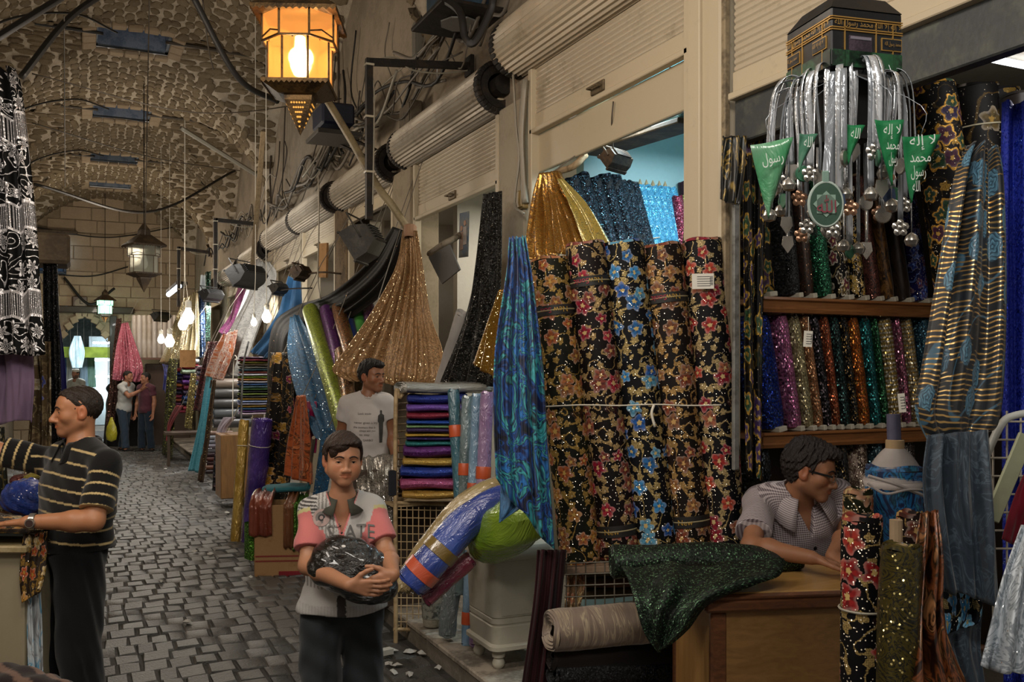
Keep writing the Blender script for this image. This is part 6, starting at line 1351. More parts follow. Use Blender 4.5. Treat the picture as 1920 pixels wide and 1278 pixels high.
# standing pale rolls and the pink drape near the end wall
for k in range(9):
    px = 252+9.5*k; t = WX(px, 592, 1.9); t = WY(px, 592, 22.2); b = Vector((t.x, t.y, t.z-.95))
    roll(b, t, .055, foil(('b8aca0', 'c0b8b0', 'b0a494', 'a89a88', 'b8b0a8', '9a8e80')[k % 6], 'c8c0b8', .5, 5, .3, 0, .3), 'pale roll standing high at the end of the street, %s from the left' % ('first', 'second', 'third', 'fourth', 'fifth', 'sixth', 'seventh', 'eighth', 'ninth')[k], group='pale rolls at the end of the street', core=False, nseg=6)
mb = MB(); p = WY(290, 668, 22.2); mb.box(p+Vector((.0, .05, -.05)), (1.3, .4, .05)); mb.build('shelf', M_trim, label='shelf under the pale rolls at the end of the street', cat='shelf')
mb = MB(); p = WY(314, 760, 22.5); mb.box(p, (.95, .4, 1.9), None, .02); mb.build('stall_cupboard', plain('4a3a30', .7), label='dark cupboard carrying the shelf of pale rolls', cat='cupboard')
dY = lambda pts, f, cw, m, lab, sd: drape([(WY(a, b, Y), WY(c, d, Y), am) for a, b, c, d, Y, am in pts], f, cw, m, lab, seed=sd)
mpk = sequin('b06474', 'f8d0d8', 'a05464', .02, 'a85c6c', .3, .4, .4)
dY([(228, 606, 240, 604, 22.0, .02), (218, 650, 256, 650, 21.8, .05), (212, 690, 268, 690, 21.6, .06), (210, 712, 262, 716, 21.6, .05)], 6, 1.2, mpk, 'pink glitter drape hanging at the end of the street', 100)
dY([(218, 598, 228, 596, 22.3, .02), (210, 680, 224, 690, 22.1, .03), (198, 800, 214, 800, 22.0, .04)], 2, .4, sequin('4a2c24', 'a07868', '2c1814', .02, '35201a', .5), 'brown glitter length left of the pink drape', 101)
# bare bulbs on cords
def bulb(p, top, lab, r=.03, st=40, power=14):
    o = empty('light_bulb', p, lab, 'bulb'); p = Vector(p); mb = MB(); mb.lathe([(.0, -r*1.25), (r*.6, -r*1.1), (r, -r*.3), (r*.95, r*.3), (r*.5, r*1.2), (r*.42, r*1.6)], p, 14); mb.build('glass', emit('fff2dc', st), o, smooth='all')
    mb = MB(); mb.lathe([(r*.5, r*1.5), (r*.55, r*1.6), (r*.55, r*2.6), (r*.2, r*2.9)], p, 12); mb.build('socket', plain('b0aca0', .5), o, smooth=True)
    mb = MB(); mb.tube([p+UP*r*2.8, Vector(top), Vector((top[0], top[1], vz(top[0], top[1])-.01))], .004, 6); mb.build('flex', plain('c8c4b8', .6), o)
    l = lamp('bulb_light', 'POINT', p-Vector((.06, .0, .03)), power, (1, .93, .82), .05); return o
bulb(WX(500, 594, 1.62), WX(499, 490, 1.62), 'bright bare bulb hanging at the end of the black sheer drape', .045, 30, 8)
bulb(WX(476, 604, 1.66), WX(479, 520, 1.66), 'smaller bare bulb left of the bright one before the white length', .032, 16, 5)
bulb(WX(353, 594, 1.5), WX(347, 520, 1.5), 'bare bulb hanging before the champagne drape', .09, 14, 20)
bulb(WX(343, 608, 1.5), WX(346, 520, 1.5), 'second bare bulb just below left of the one before the champagne drape', .075, 14, 10)
bulb(WX(318, 640, 1.4), WX(318, 560, 1.4), 'bare bulb before the green end of the champagne drape', .08, 12, 12)
bulb(WX(302, 636, 1.3), WX(302, 570, 1.3), 'small bare bulb farthest down the right side', .06, 10, 6)
o = empty('tube_lamp', WX(325, 543, 1.5), 'slanting white tube lamp in a dark trough at the far shutters', 'lamp'); a, b = WX(316, 552, 1.5), WX(336, 536, 1.62); mb = MB(); mb.tube([a, b], .045, 10); mb.build('tube', emit('e8f0ff', 5), o); mb = MB(); mb.bar(a+Vector((.05, .02, .06)), b+Vector((.05, .02, .06)), .2, .06, .01); mb.build('trough', M_iron, o)
# ================================================================ passage beyond the arch
mb = MB(); mb.box((.15, 29.2, 2.2), (2.6, .5, .3)); mb.box((-1.1, 29.2, 2.95), (.03, .03, 1.5)); mb.box((1.4, 29.2, 2.95), (.03, .03, 1.5)); mb.build('awning', cloth('8a9a3a', '6a7a2a'), label='yellow green awning inside the passage', cat='awning')
o = empty('shop_light', Vector((.75, 30.2, 2.2)), 'glaring white shop light inside the passage', 'lamp')
for k in range(4): mb = MB(); mb.tube([(.35, 30.2+.2*k, 2.5-.5*k), (1.5, 30.2+.2*k, 2.5-.5*k)], .03, 8); mb.build('tube', emit('e8f4ff', 26), o)
mb = MB(); mb.box((.9, 31.2, 1.37), (1.3, .05, 2.7)); mb.build('back_board', plain('c8d8dc', .5), o)
drape([(Vector((-.15, 28.6, 2.65)), Vector((.02, 28.6, 2.65)), .02), (Vector((-.28, 28.6, 2.2)), Vector((.12, 28.6, 2.2)), .05), (Vector((-.2, 28.6, 1.75)), Vector((.05, 28.6, 1.75)), .04)], 3, .5, foil('9ab0b8', 'b8c8cc', .2, 6, 1, 0, .6), 'clear plastic garment bag hanging in the passage', seed=110)
for k, (x, c) in enumerate(((-.45, '3a5a8a'), (-.25, 'b8b8b0'), (.1, '8aa0b0'), (.3, '6a8a7a'))):
    drape([(Vector((x-.08, 29.6, 2.1)), Vector((x+.08, 29.6, 2.1)), .02), (Vector((x-.12, 29.6, 1.2)), Vector((x+.12, 29.6, 1.2)), .03)], 2, .3, cloth(c), '%s garment hanging in the passage under the awning' % ('blue', 'off white', 'pale blue', 'grey green')[k], seed=111+k, cat='garment')
# wall clock and far lanterns
o = empty('wall_clock', WY(150, 585, YE-.15), 'square brown wall clock above the passage', 'clock'); p = WY(150, 569, YE-.12)
mb = MB(); mb.box(p, (.32, .06, .34), None, .015); mb.build('case', wood('4a3424', '32220f', .5), o)
mb = MB(); mb.lathe([(0, 0), (.12, 0), (.12, .008), (0, .008)], p-Vector((0, .036, 0)), 20, (0, -1, 0)); mb.build('dial', plain('6a5a48', .5), o)
mb = MB(); mb.box(p+Vector((0, -.05, .04)), (.012, .006, .09)); mb.box(p+Vector((.03, -.05, 0)), (.06, .006, .012)); mb.build('hands', M_dark, o)
# ================================================================ star lanterns in the vault
def lantern(c, h, lab, glass, frame, lit=None, cord=1.0, rot=.3, bulbmat=None, tip=True):
    """eight pane brass lantern: overhanging scalloped roof and tray, pendant tip pierced with holes; c = middle of the glass, h = its height"""
    c = Vector(c); k = h/.42; o = empty('hanging_lantern', c-UP*h*.95, lab, 'lantern', 'lanterns hanging in the vault')
    def ring(s, z, n=4, a0=math.pi/4): return [c+UP*z*k+(Vector((math.cos(a), math.sin(a), 0)))*s*k for a in [rot+a0+i/n*2*math.pi for i in range(n+1)]]
    mb = MB(); mb.grid([ring(.33, .19), ring(.33, .205), ring(.12, .34), ring(.115, .35)], flip=True); mb.grid([ring(.33, .19), ring(.16, .235)]); mb.build('roof', frame, o, solid=.004*k)
    mb = MB(); mb.grid([ring(.1, .34), ring(.09, .42), ring(.03, .5), ring(.012, .52)], flip=True); mb.build('roof_crown', frame, o)
    for lev, s in ((.19, .33), (-.2, .26)):                      # scalloped edges
        mb = MB(); R4 = ring(s, lev); 
        for i in range(4):
            a, b = R4[i], R4[i+1]; m = 13
            for j in range(m):
                p, q_ = a.lerp(b, j/m), a.lerp(b, (j+1)/m); mid = (p+q_)/2; mb.add([p+UP*.014*k, q_+UP*.014*k, q_, mid-UP*.014*k, p], [(0, 1, 2, 3, 4)])
        mb.build('scalloped_edge', frame, o, solid=.003*k)
    mb = MB(); mb.grid([ring(.26, -.2), ring(.15, -.245), ring(.10, -.25)]); mb.grid([ring(.26, -.195), ring(.02, -.2)], flip=True); mb.build('tray', frame, o, solid=.003*k)
    # body: octagonal, the upper part stepped out as a shade of panes, the lower part narrower
    O8 = lambda s, z: ring(s, z, 8, math.pi/8)
    up1, up0, lo1, lo0 = O8(.215, .2), O8(.215, .05), O8(.185, .05), O8(.185, -.2)
    for i in range(8):
        for A, B in ((up1, up0), (lo1, lo0)):
            a, b, c2, d = A[i], A[i+1], B[i+1], B[i]; ce = (a+b+c2+d)/4
            mb = MB(); f = [p.lerp(ce, .03) for p in (a, b, c2, d)]; nrm = (f[1]-f[0]).cross(f[3]-f[0]).normalized(); mb.prism(f, nrm*.003*k); mb.build('pane', glass, o)
        for a, b in ((up1[i], up0[i]), (lo1[i], lo0[i]), (up0[i], up0[i+1]), (lo0[i], lo0[i+1])): mb = MB(); mb.bar(a, b, .011*k, .011*k); mb.build('frame_bar', frame, o)
        if i % 2 == 0:
            m1 = (up0[i]+up0[i+1])/2+UP*.045*k; mb = MB(); mb.bar(up0[i]+UP*.02*k, m1, .008*k); mb.bar(m1, up0[i+1]+UP*.02*k, .008*k); mb.build('frame_bar', frame, o)
    if tip:
        T4 = ring(.11, -.25); ap = c-UP*.46*k; mb = MB(); mb.grid([T4, ring(.105, -.275), [ap]*5]); mb.build('pendant_tip', frame, o, solid=.003*k)
        mb = MB()
        for i in range(4):
            a, b = ring(.105, -.275)[i], ring(.105, -.275)[i+1]
            for r_ in range(6):
                for j in range(6-r_):
                    u = (j+1+r_*.5)/(7); v = (r_+.6)/7.5; p = a.lerp(b, u); 
                    q2 = a.lerp(b, .12+.76*u).lerp(ap, v); nn_ = ((b-a).cross(ap-a)).normalized(); nn_ = nn_ if nn_.dot(q2-c) > 0 else -nn_
                    mb.lathe([(0, .003*k), (.006*k, .003*k)], q2+nn_*.002*k, 6, nn_)
        mb.build('pierced_holes', emit('ffb04a', 1.2) if lit else plain('3a2c1a', .6), o, kind='stuff')
    if bulbmat:
        mb = MB(); z = -.02; mb.lathe([(0, -.105), (.035, -.095), (.055, -.05), (.05, .0), (.03, .06), (.027, .12)], c+UP*z*k, 16); s = MB()
        for i in range(len(mb.v)): mb.v[i] = tuple(c+(Vector(mb.v[i])-c)*k)
        mb.build('bulb', bulbmat, o, smooth='all')
    mb = MB(); mb.tube([c+UP*.52*k, Vector((c.x, c.y, vz(c.x, c.y)-.01))], .008, 6); mb.build('chain', M_iron, o)
    return o
def amber(h, lit, tr=.6):
    g = G('pane_glass'); 
    return g.done(hexc(h), .35, 0, Transmission_Weight=tr, IOR=1.1, Alpha=.55, Emission_Color=(*hexc(h), 1), Emission_Strength=lit)
M_brass = worn('5a4426', '2e2213', .4, .7, 10); M_tin = worn('3a2e22', '55452f', .5, .5, 10)
c1 = W(563, 103, 4.9); lantern(c1, .385, 'large lit amber glass lantern nearest the camera', amber('e8a050', .55), M_brass, True, 2.2, .05+TH*-1, emit('fff0d0', 30))
lamp('lantern_light', 'POINT', c1-UP*.02, 30, (1, .66, .32), .06)
c2 = W(270, 487, 13.2); lantern(c2, .42, 'unlit glass lantern with pointed roof in the middle of the street', amber('8a8a7a', .0, .4), M_tin, None, 1.6, .3, emit('c8c0a8', .6))
c3 = W(197, 576, 21.5); lantern(c3, .34, 'small greenish lit lantern before the end wall', amber('a0e0c0', 2.2), M_tin, True, 2.4, .3, emit('e8fff4', 14)); lamp('lantern_light', 'POINT', c3-UP*.5, 14, (.8, 1, .9), .2)
# ================================================================ cables, pipes and boxes
q = rnd(5); mc = M_cable
def vp(x, y, off=.04): return Vector((x, y, vz(x, y)-off))
def vcable(pts, r, m, lab, off=.05, **k): return rope([vp(min(max(x, XL+.04), XW-.04), y, off) for x, y in pts], r, m, lab, 'cable', 'cables under the vault', n=7, seg=40)
for i, b in enumerate(BAYS[3:7]):
    nm = ('nearest', 'second', 'third', 'farthest')[i]
    vcable([(.25, b-.3), (-.3, b-.35), (-.9, b-.5), (-1.32, b-.75)], .022, mc[0 if i % 2 else 1], 'dark cable bundle running from the %s light shaft down to the left wall' % nm)
    vcable([(.95, b-.3), (1.5, b-.25), (2.1, b-.1), (2.5, b+.3)], .024, mc[1 if i else 3], 'cable bundle running from the %s light shaft down to the right wall' % nm)
    vcable([(.4, b-.35), (-.1, b-1.1), (-.8, b-1.6), (-1.3, b-1.75)], .012, mc[0], 'thin black cable slanting left along the groin before the %s light shaft' % nm)
for i, (pa, pb_, sg, r, lab) in enumerate((
    (WY(-20, 80, 8.0), WY(140, -20, 8.4), .0, .03, 'thick dark pipe crossing the top left corner of the vault'), (WY(40, 145, 9.0), WY(205, -20, 9.3), -.1, .03, 'bent dark conduit at the top left of the vault'),
    (WY(360, -10, 9.0), WX(520, 190, 1.9), .25, .03, 'thick dark cable swinging down left of the amber lantern'), (WY(60, 138, 9.5), WX(640, 185, 2.5), .25, .006, 'thin wire strung right across under the first light shaft'),
    (WY(65, 345, 14), WX(440, 320, 2.5), .55, .02, 'heavy black cable sagging across the street'), (WY(60, 230, 13), WX(450, 320, 2.4), .1, .007, 'thin wire slanting across under the second light shaft'),
    (WY(280, -5, 9.5), WY(272, 440, 13.2), .0, .006, 'long thin wire dropping to the unlit lantern'), (WY(120, 30, 9.0), WY(122, 350, 16), .0, .006, 'vertical thin wire on the left under the vault'),
    (WY(340, 240, 12.5), WY(485, 330, 13.5), .0, .03, 'pale grey pipe slanting down from the vault to the right wall'), (WY(380, 0, 9.2), WY(400, 130, 9.8), .1, .008, 'thin wire beside the thick dark cable'),
    (WY(62, 425, YE-.2), WY(330, 425, YE-.2), .25, .015, 'thin cable running across the end wall below the arch'), (WY(110, 515, YE-.2), WY(240, 500, YE-.2), .12, .015, 'thin cable across the end wall above the clock'), (WY(120, 520, YE-.2), WY(215, 540, YE-.2), .5, .03, 'heavy drooping cable on the end wall'))):
    rope([pa, pb_], r, (mc[3] if 'pale' in lab else mc[0] if r > .01 else mc[1]), lab, 'cable', 'wires strung across the street', sag=sg, n=7)
# tangle of wiring on the right wall above the housings
for i in range(34):
    y0 = q.uniform(4.2, 18); L_ = q.uniform(1.2, 4.2); z0 = 3.98+q.uniform(0, .3)+(.1 if y0 < 6 else 0); pts = []; x = XW-.05-q.uniform(0, .12); n = 7
    for k in range(n): pts.append(Vector((x-q.uniform(0, .05), y0+L_*k/(n-1), z0+q.uniform(-.13, .13)+.18*math.sin(k*1.3+i)*q.uniform(.2, 1))))
    rope(pts, q.choice((.006, .008, .01, .014, .018)), mc[i % 3 if i % 5 else 3], 'loose cable in the tangle on the right wall above the shutter housings', 'cable', 'tangled cables above the housings', n=6, seg=36)
for i in range(14):
    y0 = q.uniform(4.5, 14); rope([Vector((XW-.05, y0, 5.2+q.uniform(-.5, .3))), Vector((XW-.07, y0+q.uniform(-.2, .2), 4.6)), Vector((XW-.1, y0+q.uniform(-.5, .5), 4.1)), Vector((XW-.12, y0+q.uniform(-.7, .7), 3.9+q.uniform(-.1, .1)))], q.choice((.006, .009, .013)), mc[i % 3], 'cable dropping down the plaster of the right wall', 'cable', 'cables dropping down the right wall', n=6, seg=24)
def ebox(p, s, lab, m, parts=True):
    o = empty('junction_box', Vector(p)-UP*s[2]/2, lab, 'electrical box'); mb = MB(); mb.box(p, s, None, .008); mb.build('case', m, o)
    mb = MB(); mb.box(Vector(p)-Vector((s[0]/2+.004, 0, 0)), (.008, s[1]*.86, s[2]*.86), None, .003); mb.build('cover', m, o); return o
o = empty('wall_cabinet', WX(858, 50, 2.3), 'blue electrical cabinet on a steel tray high on the right wall', 'electrical box'); p = WX(862, -5, 2.38)
mb = MB(); mb.box(p+UP*.02, (.34, .42, .3), None, .01); mb.build('case', worn('1c3040', '2c4656', .5), o); mb = MB(); mb.box(p-UP*.16, (.5, .62, .03), None, .006); mb.build('tray', M_iron, o); mb = MB(); mb.lathe([(0, 0), (.14, 0), (.14, -.01), (0, -.01)], p-UP*.18, 8); mb.build('tray_plate', plain('8a8a86', .4, .3), o)
ebox(WX(786, 75, 2.5), (.08, .1, .3), 'narrow grey junction box left of the blue cabinet', plain('6a665c', .6))
rope([WX(795, -10, 2.5), WX(793, 40, 2.5), WX(788, 60, 2.5)], .02, mc[0], 'thick black cable entering the narrow junction box', seg=10)
rope([WX(786, 98, 2.48), WX(775, 130, 2.46), WX(768, 165, 2.45), WX(755, 200, 2.45)], .014, mc[0], 'black cable leaving the narrow junction box', seg=12)
rope([WX(826, -5, 2.2), WX(862, 22, 2.15), WX(872, 70, 2.15), WX(890, 78, 2.2), WX(920, 20, 2.3), WX(925, -10, 2.3)], .025, mc[0], 'thick black cable looping under the blue cabinet', seg=26)
ebox(WX(770, 225, 2.5), (.1, .3, .26), 'weathered box behind the second shutter housing', worn('5a5040', '3a3226', .8))
p = W(625, 222, 8.6); mb = MB(); mb.box(p, (.3, .4, .2), None, .02); o = mb.build('loudspeaker', plain('141a2c', .5), label='dark blue box on brackets half hidden behind the amber lantern', cat='box')
mb = MB(); mb.box(p-UP*.18, (.4, .5, .04), None, .005); mb.build('loudspeaker_tray', plain('3a3630', .6), label='steel tray under the dark blue box behind the lantern', cat='tray')
for e in (-.15, .15): rope([p+Vector((.1, e, -.2)), p+Vector((.4, e, -.3)), Vector((XW+.03, p.y+e, p.z-.35))], .015, M_iron, 'iron strut carrying the tray of the dark blue box, %s one' % ('nearer' if e < 0 else 'farther'), 'strut', name='iron_strut', seg=4)
rope([WX(985, 150, 2.53), WX(978, 250, 2.52), WX(981, 330, 2.53), WX(985, 380, 2.53)], .022, mc[3], 'bundle of pale cables down the pier left of the blue shop', seg=14)
rope([WX(962, 140, 2.5), WX(968, 240, 2.5), WX(973, 300, 2.5), WX(965, 380, 2.5), WX(982, 400, 2.5)], .008, mc[3], 'thin pale cable looping beside the meter on the pier', seg=16)
ebox(WX(981, 374, 2.55), (.05, .1, .12), 'small ochre meter box on the pier left of the blue shop', plain('8a7444', .5))
# litter
for i, (px, py) in enumerate(((735, 1222), (768, 1224), (790, 1226), (728, 1248), (737, 1262), (766, 1267), (745, 1250), (822, 1254), (366, 1035), (425, 962), (215, 985), (310, 880), (470, 1084), (302, 1092), (352, 1168), (395, 1040))):
    p = WZ(px, py, .047); mb = MB(); n = 7; rr_ = q.uniform(.02, .045) if i else .05; pts = [p+Vector((math.cos(a)*rr_*q.uniform(.4, 1.2), math.sin(a)*rr_*q.uniform(.5, 1.4), q.uniform(.002, .02))) for a in [k/n*6.283 for k in range(n)]]
    pk = p+Vector((0, 0, .028)); mb.add(pts+[pk, p+Vector((0, 0, .001))], [(k, (k+1) % n, n) for k in range(n)]+[((k+1) % n, k, n+1) for k in range(n)])
    mb.build('paper_scrap', plain('b4b2ac', .7), label='white paper scrap on the cobbles '+('at the foot of the cream rack' if i < 8 else 'in the middle of the street'), cat='litter', group='paper scraps on the cobbles')
o = W(712, 1228, 5.7); mb = MB(); p = WZ(722, 1226, .06); mb.box(p+UP*.015, (.09, .05, .035), Matrix.Rotation(.2, 3, 'Z'), .002); mb.build('carton', plain('b8b4aa', .6), label='small white carton lying at the kerb', cat='litter')
# ================================================================ people: blended distance fields meshed as one skin, clothes as shells over it
class SDF:
    def __init__(s): s.p = []; s.post = []
    def cone(s, a, b, ra, rb, k=.02, cap=False, sub=False): s.p.append(('c', np.array(a, float), np.array(b, float), ra, rb, k, cap, sub)); return s
    def ell(s, c, r, M=None, k=.02, sub=False): s.p.append(('e', np.array(c, float), np.array(r, float), np.array(M) if M is not None else np.eye(3), k, sub)); return s
    def chain(s, pts, rs, k=.02):
        for i in range(len(pts)-1): s.cone(pts[i], pts[i+1], rs[i], rs[i+1], k)
        return s
    def box(s, pad=.03):
        lo, hi = np.full(3, 1e9), np.full(3, -1e9)
        for q in s.p:
            if q[-1]: continue
            if q[0] == 'c': m = max(q[3], q[4]); lo = np.minimum(lo, np.minimum(q[1], q[2])-m); hi = np.maximum(hi, np.maximum(q[1], q[2])+m)
            else: m = q[2].max(); lo = np.minimum(lo, q[1]-m); hi = np.maximum(hi, q[1]+m)
        return lo-pad, hi+pad
    def mesh(s, res, lo=None, hi=None):
        if lo is None: lo, hi = s.box()
        lo, hi = np.array(lo, float), np.array(hi, float); n = np.maximum(np.ceil((hi-lo)/res).astype(int)+1, 3)
        X = [lo[i]+np.arange(n[i])*res for i in range(3)]; F = np.full(n, 1.0, np.float32)
        for q in s.p:
            k = q[5] if q[0] == 'c' else q[4]; mg = k+3*res
            if q[0] == 'c': m = max(q[3], q[4])+mg; a, b = np.minimum(q[1], q[2])-m, np.maximum(q[1], q[2])+m
            else: m = np.abs(q[3]) @ q[2]+mg; a, b = q[1]-m, q[1]+m
            i0 = np.clip(np.floor((a-lo)/res).astype(int), 0, n); i1 = np.clip(np.ceil((b-lo)/res).astype(int)+1, 0, n)
            if (i1 <= i0).any(): continue
            sl = tuple(slice(i0[i], i1[i]) for i in range(3))
            x, y, z = X[0][sl[0]][:, None, None], X[1][sl[1]][None, :, None], X[2][sl[2]][None, None, :]
            if q[0] == 'c':
                d = q[2]-q[1]; L2 = float(d@d)+1e-12; px, py, pz = x-q[1][0], y-q[1][1], z-q[1][2]
                t0 = (px*d[0]+py*d[1]+pz*d[2])/L2; t = np.clip(t0, 0, 1)
                D = np.sqrt((px-d[0]*t)**2+(py-d[1]*t)**2+(pz-d[2]*t)**2)-(q[3]+(q[4]-q[3])*t)
                if q[6]: D = np.maximum(D, (t0-1)*math.sqrt(L2))
            else:
                M = q[3]; px, py, pz = x-q[1][0], y-q[1][1], z-q[1][2]; r = q[2]
                u = [M[0, i]*px+M[1, i]*py+M[2, i]*pz for i in range(3)]
                k0 = np.sqrt((u[0]/r[0])**2+(u[1]/r[1])**2+(u[2]/r[2])**2); k1 = np.sqrt((u[0]/r[0]**2)**2+(u[1]/r[1]**2)**2+(u[2]/r[2]**2)**2)+1e-9
                D = k0*(k0-1)/k1
            A = F[sl]
            if q[-1]: h = np.maximum(k-np.abs(A+D), 0)/k; F[sl] = np.maximum(A, -D)+h*h*k*.25
            else: h = np.maximum(k-np.abs(A-D), 0)/k; F[sl] = np.minimum(A, D)-h*h*k*.25
        if s.post:
            x, y, z = X[0][:, None, None], X[1][None, :, None], X[2][None, None, :]
            for fn in s.post: F = fn(F, x, y, z)
        return snets(F.astype(np.float32), lo, res)
def snets(F, lo, res):
    ins = F < 0; c = [ins[i:ins.shape[0]-1+i, j:ins.shape[1]-1+j, k:ins.shape[2]-1+k] for i in (0, 1) for j in (0, 1) for k in (0, 1)]
    al = c[0].copy(); an = c[0].copy()
    for q in c[1:]: al &= q; an |= q
    I = np.argwhere(an & ~al)
    if len(I) == 0: return np.zeros((0, 3)), np.zeros((0, 4), int)
    ids = np.full(al.shape, -1, np.int32); ids[tuple(I.T)] = np.arange(len(I))
    off = np.array([(i, j, k) for i in (0, 1) for j in (0, 1) for k in (0, 1)]); V = np.stack([F[tuple((I+o).T)] for o in off], 1)
    acc = np.zeros((len(I), 3)); cnt = np.zeros(len(I))
    for a in range(8):
        for b in range(a+1, 8):
            if np.abs(off[a]-off[b]).sum() != 1: continue
            va, vb = V[:, a], V[:, b]; m = (va < 0) != (vb < 0); t = np.where(m, va/np.where(m, va-vb, 1), 0)
            acc += np.where(m[:, None], off[a]+t[:, None]*(off[b]-off[a]), 0); cnt += m
    P = lo+(I+acc/cnt[:, None])*res; Q = []
    for ax in range(3):
        o = [0, 0, 0]; o[ax] = 1; u, v = [(1, 2), (2, 0), (0, 1)][ax]
        A = ins[tuple(slice(0, ins.shape[i]-o[i]) for i in range(3))]; B = ins[tuple(slice(o[i], None) for i in range(3))]
        E = np.argwhere(A != B); E = E[(E[:, u] > 0) & (E[:, v] > 0) & (E[:, u] < ins.shape[u]-1) & (E[:, v] < ins.shape[v]-1)]
        sg = A[tuple(E.T)]; cs = []
        for du, dv in ((-1, -1), (0, -1), (0, 0), (-1, 0)): q = E.copy(); q[:, u] += du; q[:, v] += dv; cs.append(ids[tuple(q.T)])
        q = np.stack(cs, 1); q[~sg] = q[~sg][:, ::-1]; q = q[(q >= 0).all(1)]; Q.append(q)
    return P, np.concatenate(Q)
def skinmesh(name, parts, mat, parent, colf=None, drop=()):
    """parts: list of (verts, quads); joined in one mesh, with a colour per vertex"""
    V = []; Q = []; b = 0
    for i, (v, q) in enumerate(parts):
        if i == 0 and len(drop) and len(q):
            c = v[q].mean(1); keep = np.ones(len(q), bool)
            for lo, hi in drop: keep &= ~((c > np.array(lo)+.004) & (c < np.array(hi)-.004)).all(1)
            q = q[keep]
        V.append(v); Q.append(q+b); b += len(v)
    V = np.concatenate(V); Q = np.concatenate(Q); us = np.unique(Q); mp = np.full(len(V), -1); mp[us] = np.arange(len(us)); V = V[us]; Q = mp[Q]
    me = bpy.data.meshes.new(name); base = np.array(base_of(parent)); n = len(Q)
    me.vertices.add(len(V)); me.vertices.foreach_set('co', (V-base).astype(np.float32).ravel()); me.loops.add(n*4); me.loops.foreach_set('vertex_index', Q.astype(np.int32).ravel())
    me.polygons.add(n); me.polygons.foreach_set('loop_start', np.arange(0, n*4, 4, dtype=np.int32))
    me.update(calc_edges=True); me.polygons.foreach_set('use_smooth', np.ones(n, bool)); me.materials.append(mat)
    if colf is not None:
        c = colf(V); at = me.color_attributes.new('col', 'FLOAT_COLOR', 'POINT'); at.data.foreach_set('color', np.concatenate([c, np.ones((len(c), 1))], 1).astype(np.float32).ravel())
    me.validate(); o = bpy.data.objects.new(name, me); child_loc(o, parent); link(o, parent); return o, V, Q
def attrmat(name, rough=.55, sss=0, bump=.1, bscale=60, stretch=None, sheen=0, spec=.4):
    g = G(name); c = g.n('ShaderNodeAttribute', {'attribute_name': 'col'}); v = g.obj()
    if stretch: v = g.vm('MULTIPLY', v, stretch)
    n = g.noise(v, bscale, 4, .6); g.bump(n, bump, .004)
    c = g.mix(g.math('MULTIPLY', g.noise(g.obj(), 14, 3), .18), c, (.3, .2, .14), 'MULTIPLY') if sss else c
    return g.done(c, rough, 0, Subsurface_Weight=sss, Subsurface_Radius=(.5, .2, .1), Subsurface_Scale=.012, Sheen_Weight=sheen, Specular_IOR_Level=spec)
M_skin = attrmat('skin', .5, .12, .06, 180); M_fab = attrmat('garment', .85, 0, .25, 260, sheen=.15, spec=.2)
@cached
def hairmat(h): 
    g = G('hair'); v = g.vm('MULTIPLY', g.obj(), (1, 1, .35)); n = g.noise(v, 230, 3, .6); n2 = g.noise(g.obj(), 40, 3); g.bump(g.math('ADD', n, n2), .9, .006)
    c = hexc(h); return g.done(g.mix(n, tuple(x*.45 for x in c), tuple(min(1, x*1.5) for x in c)), .5, 0, Specular_IOR_Level=.35)
M_eye = plain('9c948a', .25, 0, .02, 0); M_iris = plain('140d09', .12, 0, .02, 0)
def head_sdf(sd, C, hf, hr, hu, s, jaw=1.0, nose=1.0, child=0.0, wide=1.0):
    C, hf, hr, hu = [np.array(x) for x in (C, hf, hr, hu)]; M = np.stack([hr, hf, hu], 1)
    p = lambda x, y, z: C+(hr*x*wide+hf*y+hu*z)*s
    e = lambda c, r, k, sub=False: sd.ell(p(*c), np.array(r)*s*np.array((wide if abs(c[0]) < .02 else 1, 1, 1)), M, k*s, sub); co = lambda a, b, ra, rb, k, sub=False: sd.cone(p(*a), p(*b), ra*s, rb*s, k*s, False, sub)
    e((0, -.014, .030), (.074, .094, .085), .02); e((0, .022, -.018), (.063, .070, .082), .03); e((0, .052, .035), (.055, .038, .045), .03)
    for x in (-1, 1):
        co((x*.052*jaw, -.004, -.052), (x*.012, .068, -.098), .020, .016, .03); e((x*.043, .055, -.026), (.022, .022, .022), .03)
        co((x*.012, .087, .020), (x*.047, .070, .018), .0085, .007, .014); e((x*.032, .098, -.003), (.0165, .017, .0115), .012, True)
        e((x*.0315, .0745, -.003), (.0145, .0135, .0125), .004)                       # lids
        e((x*.0315, .090, -.0045), (.0122, .008, .0032), .002, True)                  # opening
        e((x*.078, -.012, -.006), (.010, .021, .033), .008); e((x*.074, -.004, -.028), (.009, .012, .012), .008); e((x*.090, -.007, -.002), (.008, .011, .018), .005, True)
        e((x*.0135, .098, -.044), (.0085*nose, .011, .008), .007)
    ny = .106+.022*(nose-1)-.004*child; co((0, .086, .008), (0, ny, -.036), .0085, .0105*nose, .012); e((0, ny+.002, -.042), (.0105*nose, .0105, .0095), .01)
    if child:
        for x in (-1, 1): e((x*.036, .050, -.052), (.030, .030, .032), .03)
    e((0, .070, -.066), (.034, .026, .026), .02); e((0, .072, -.100), (.022, .018, .015), .02)
    for x in (-1, 1):
        co((0, .0955, -.0605), (x*.022, .083, -.0655), .0048, .0028, .006); co((0, .0945, -.0725), (x*.019, .084, -.068), .0058, .0028, .006); co((0, .104, -.0662), (x*.024, .091, -.0665), .0022, .0014, .003, True)
    return p, M
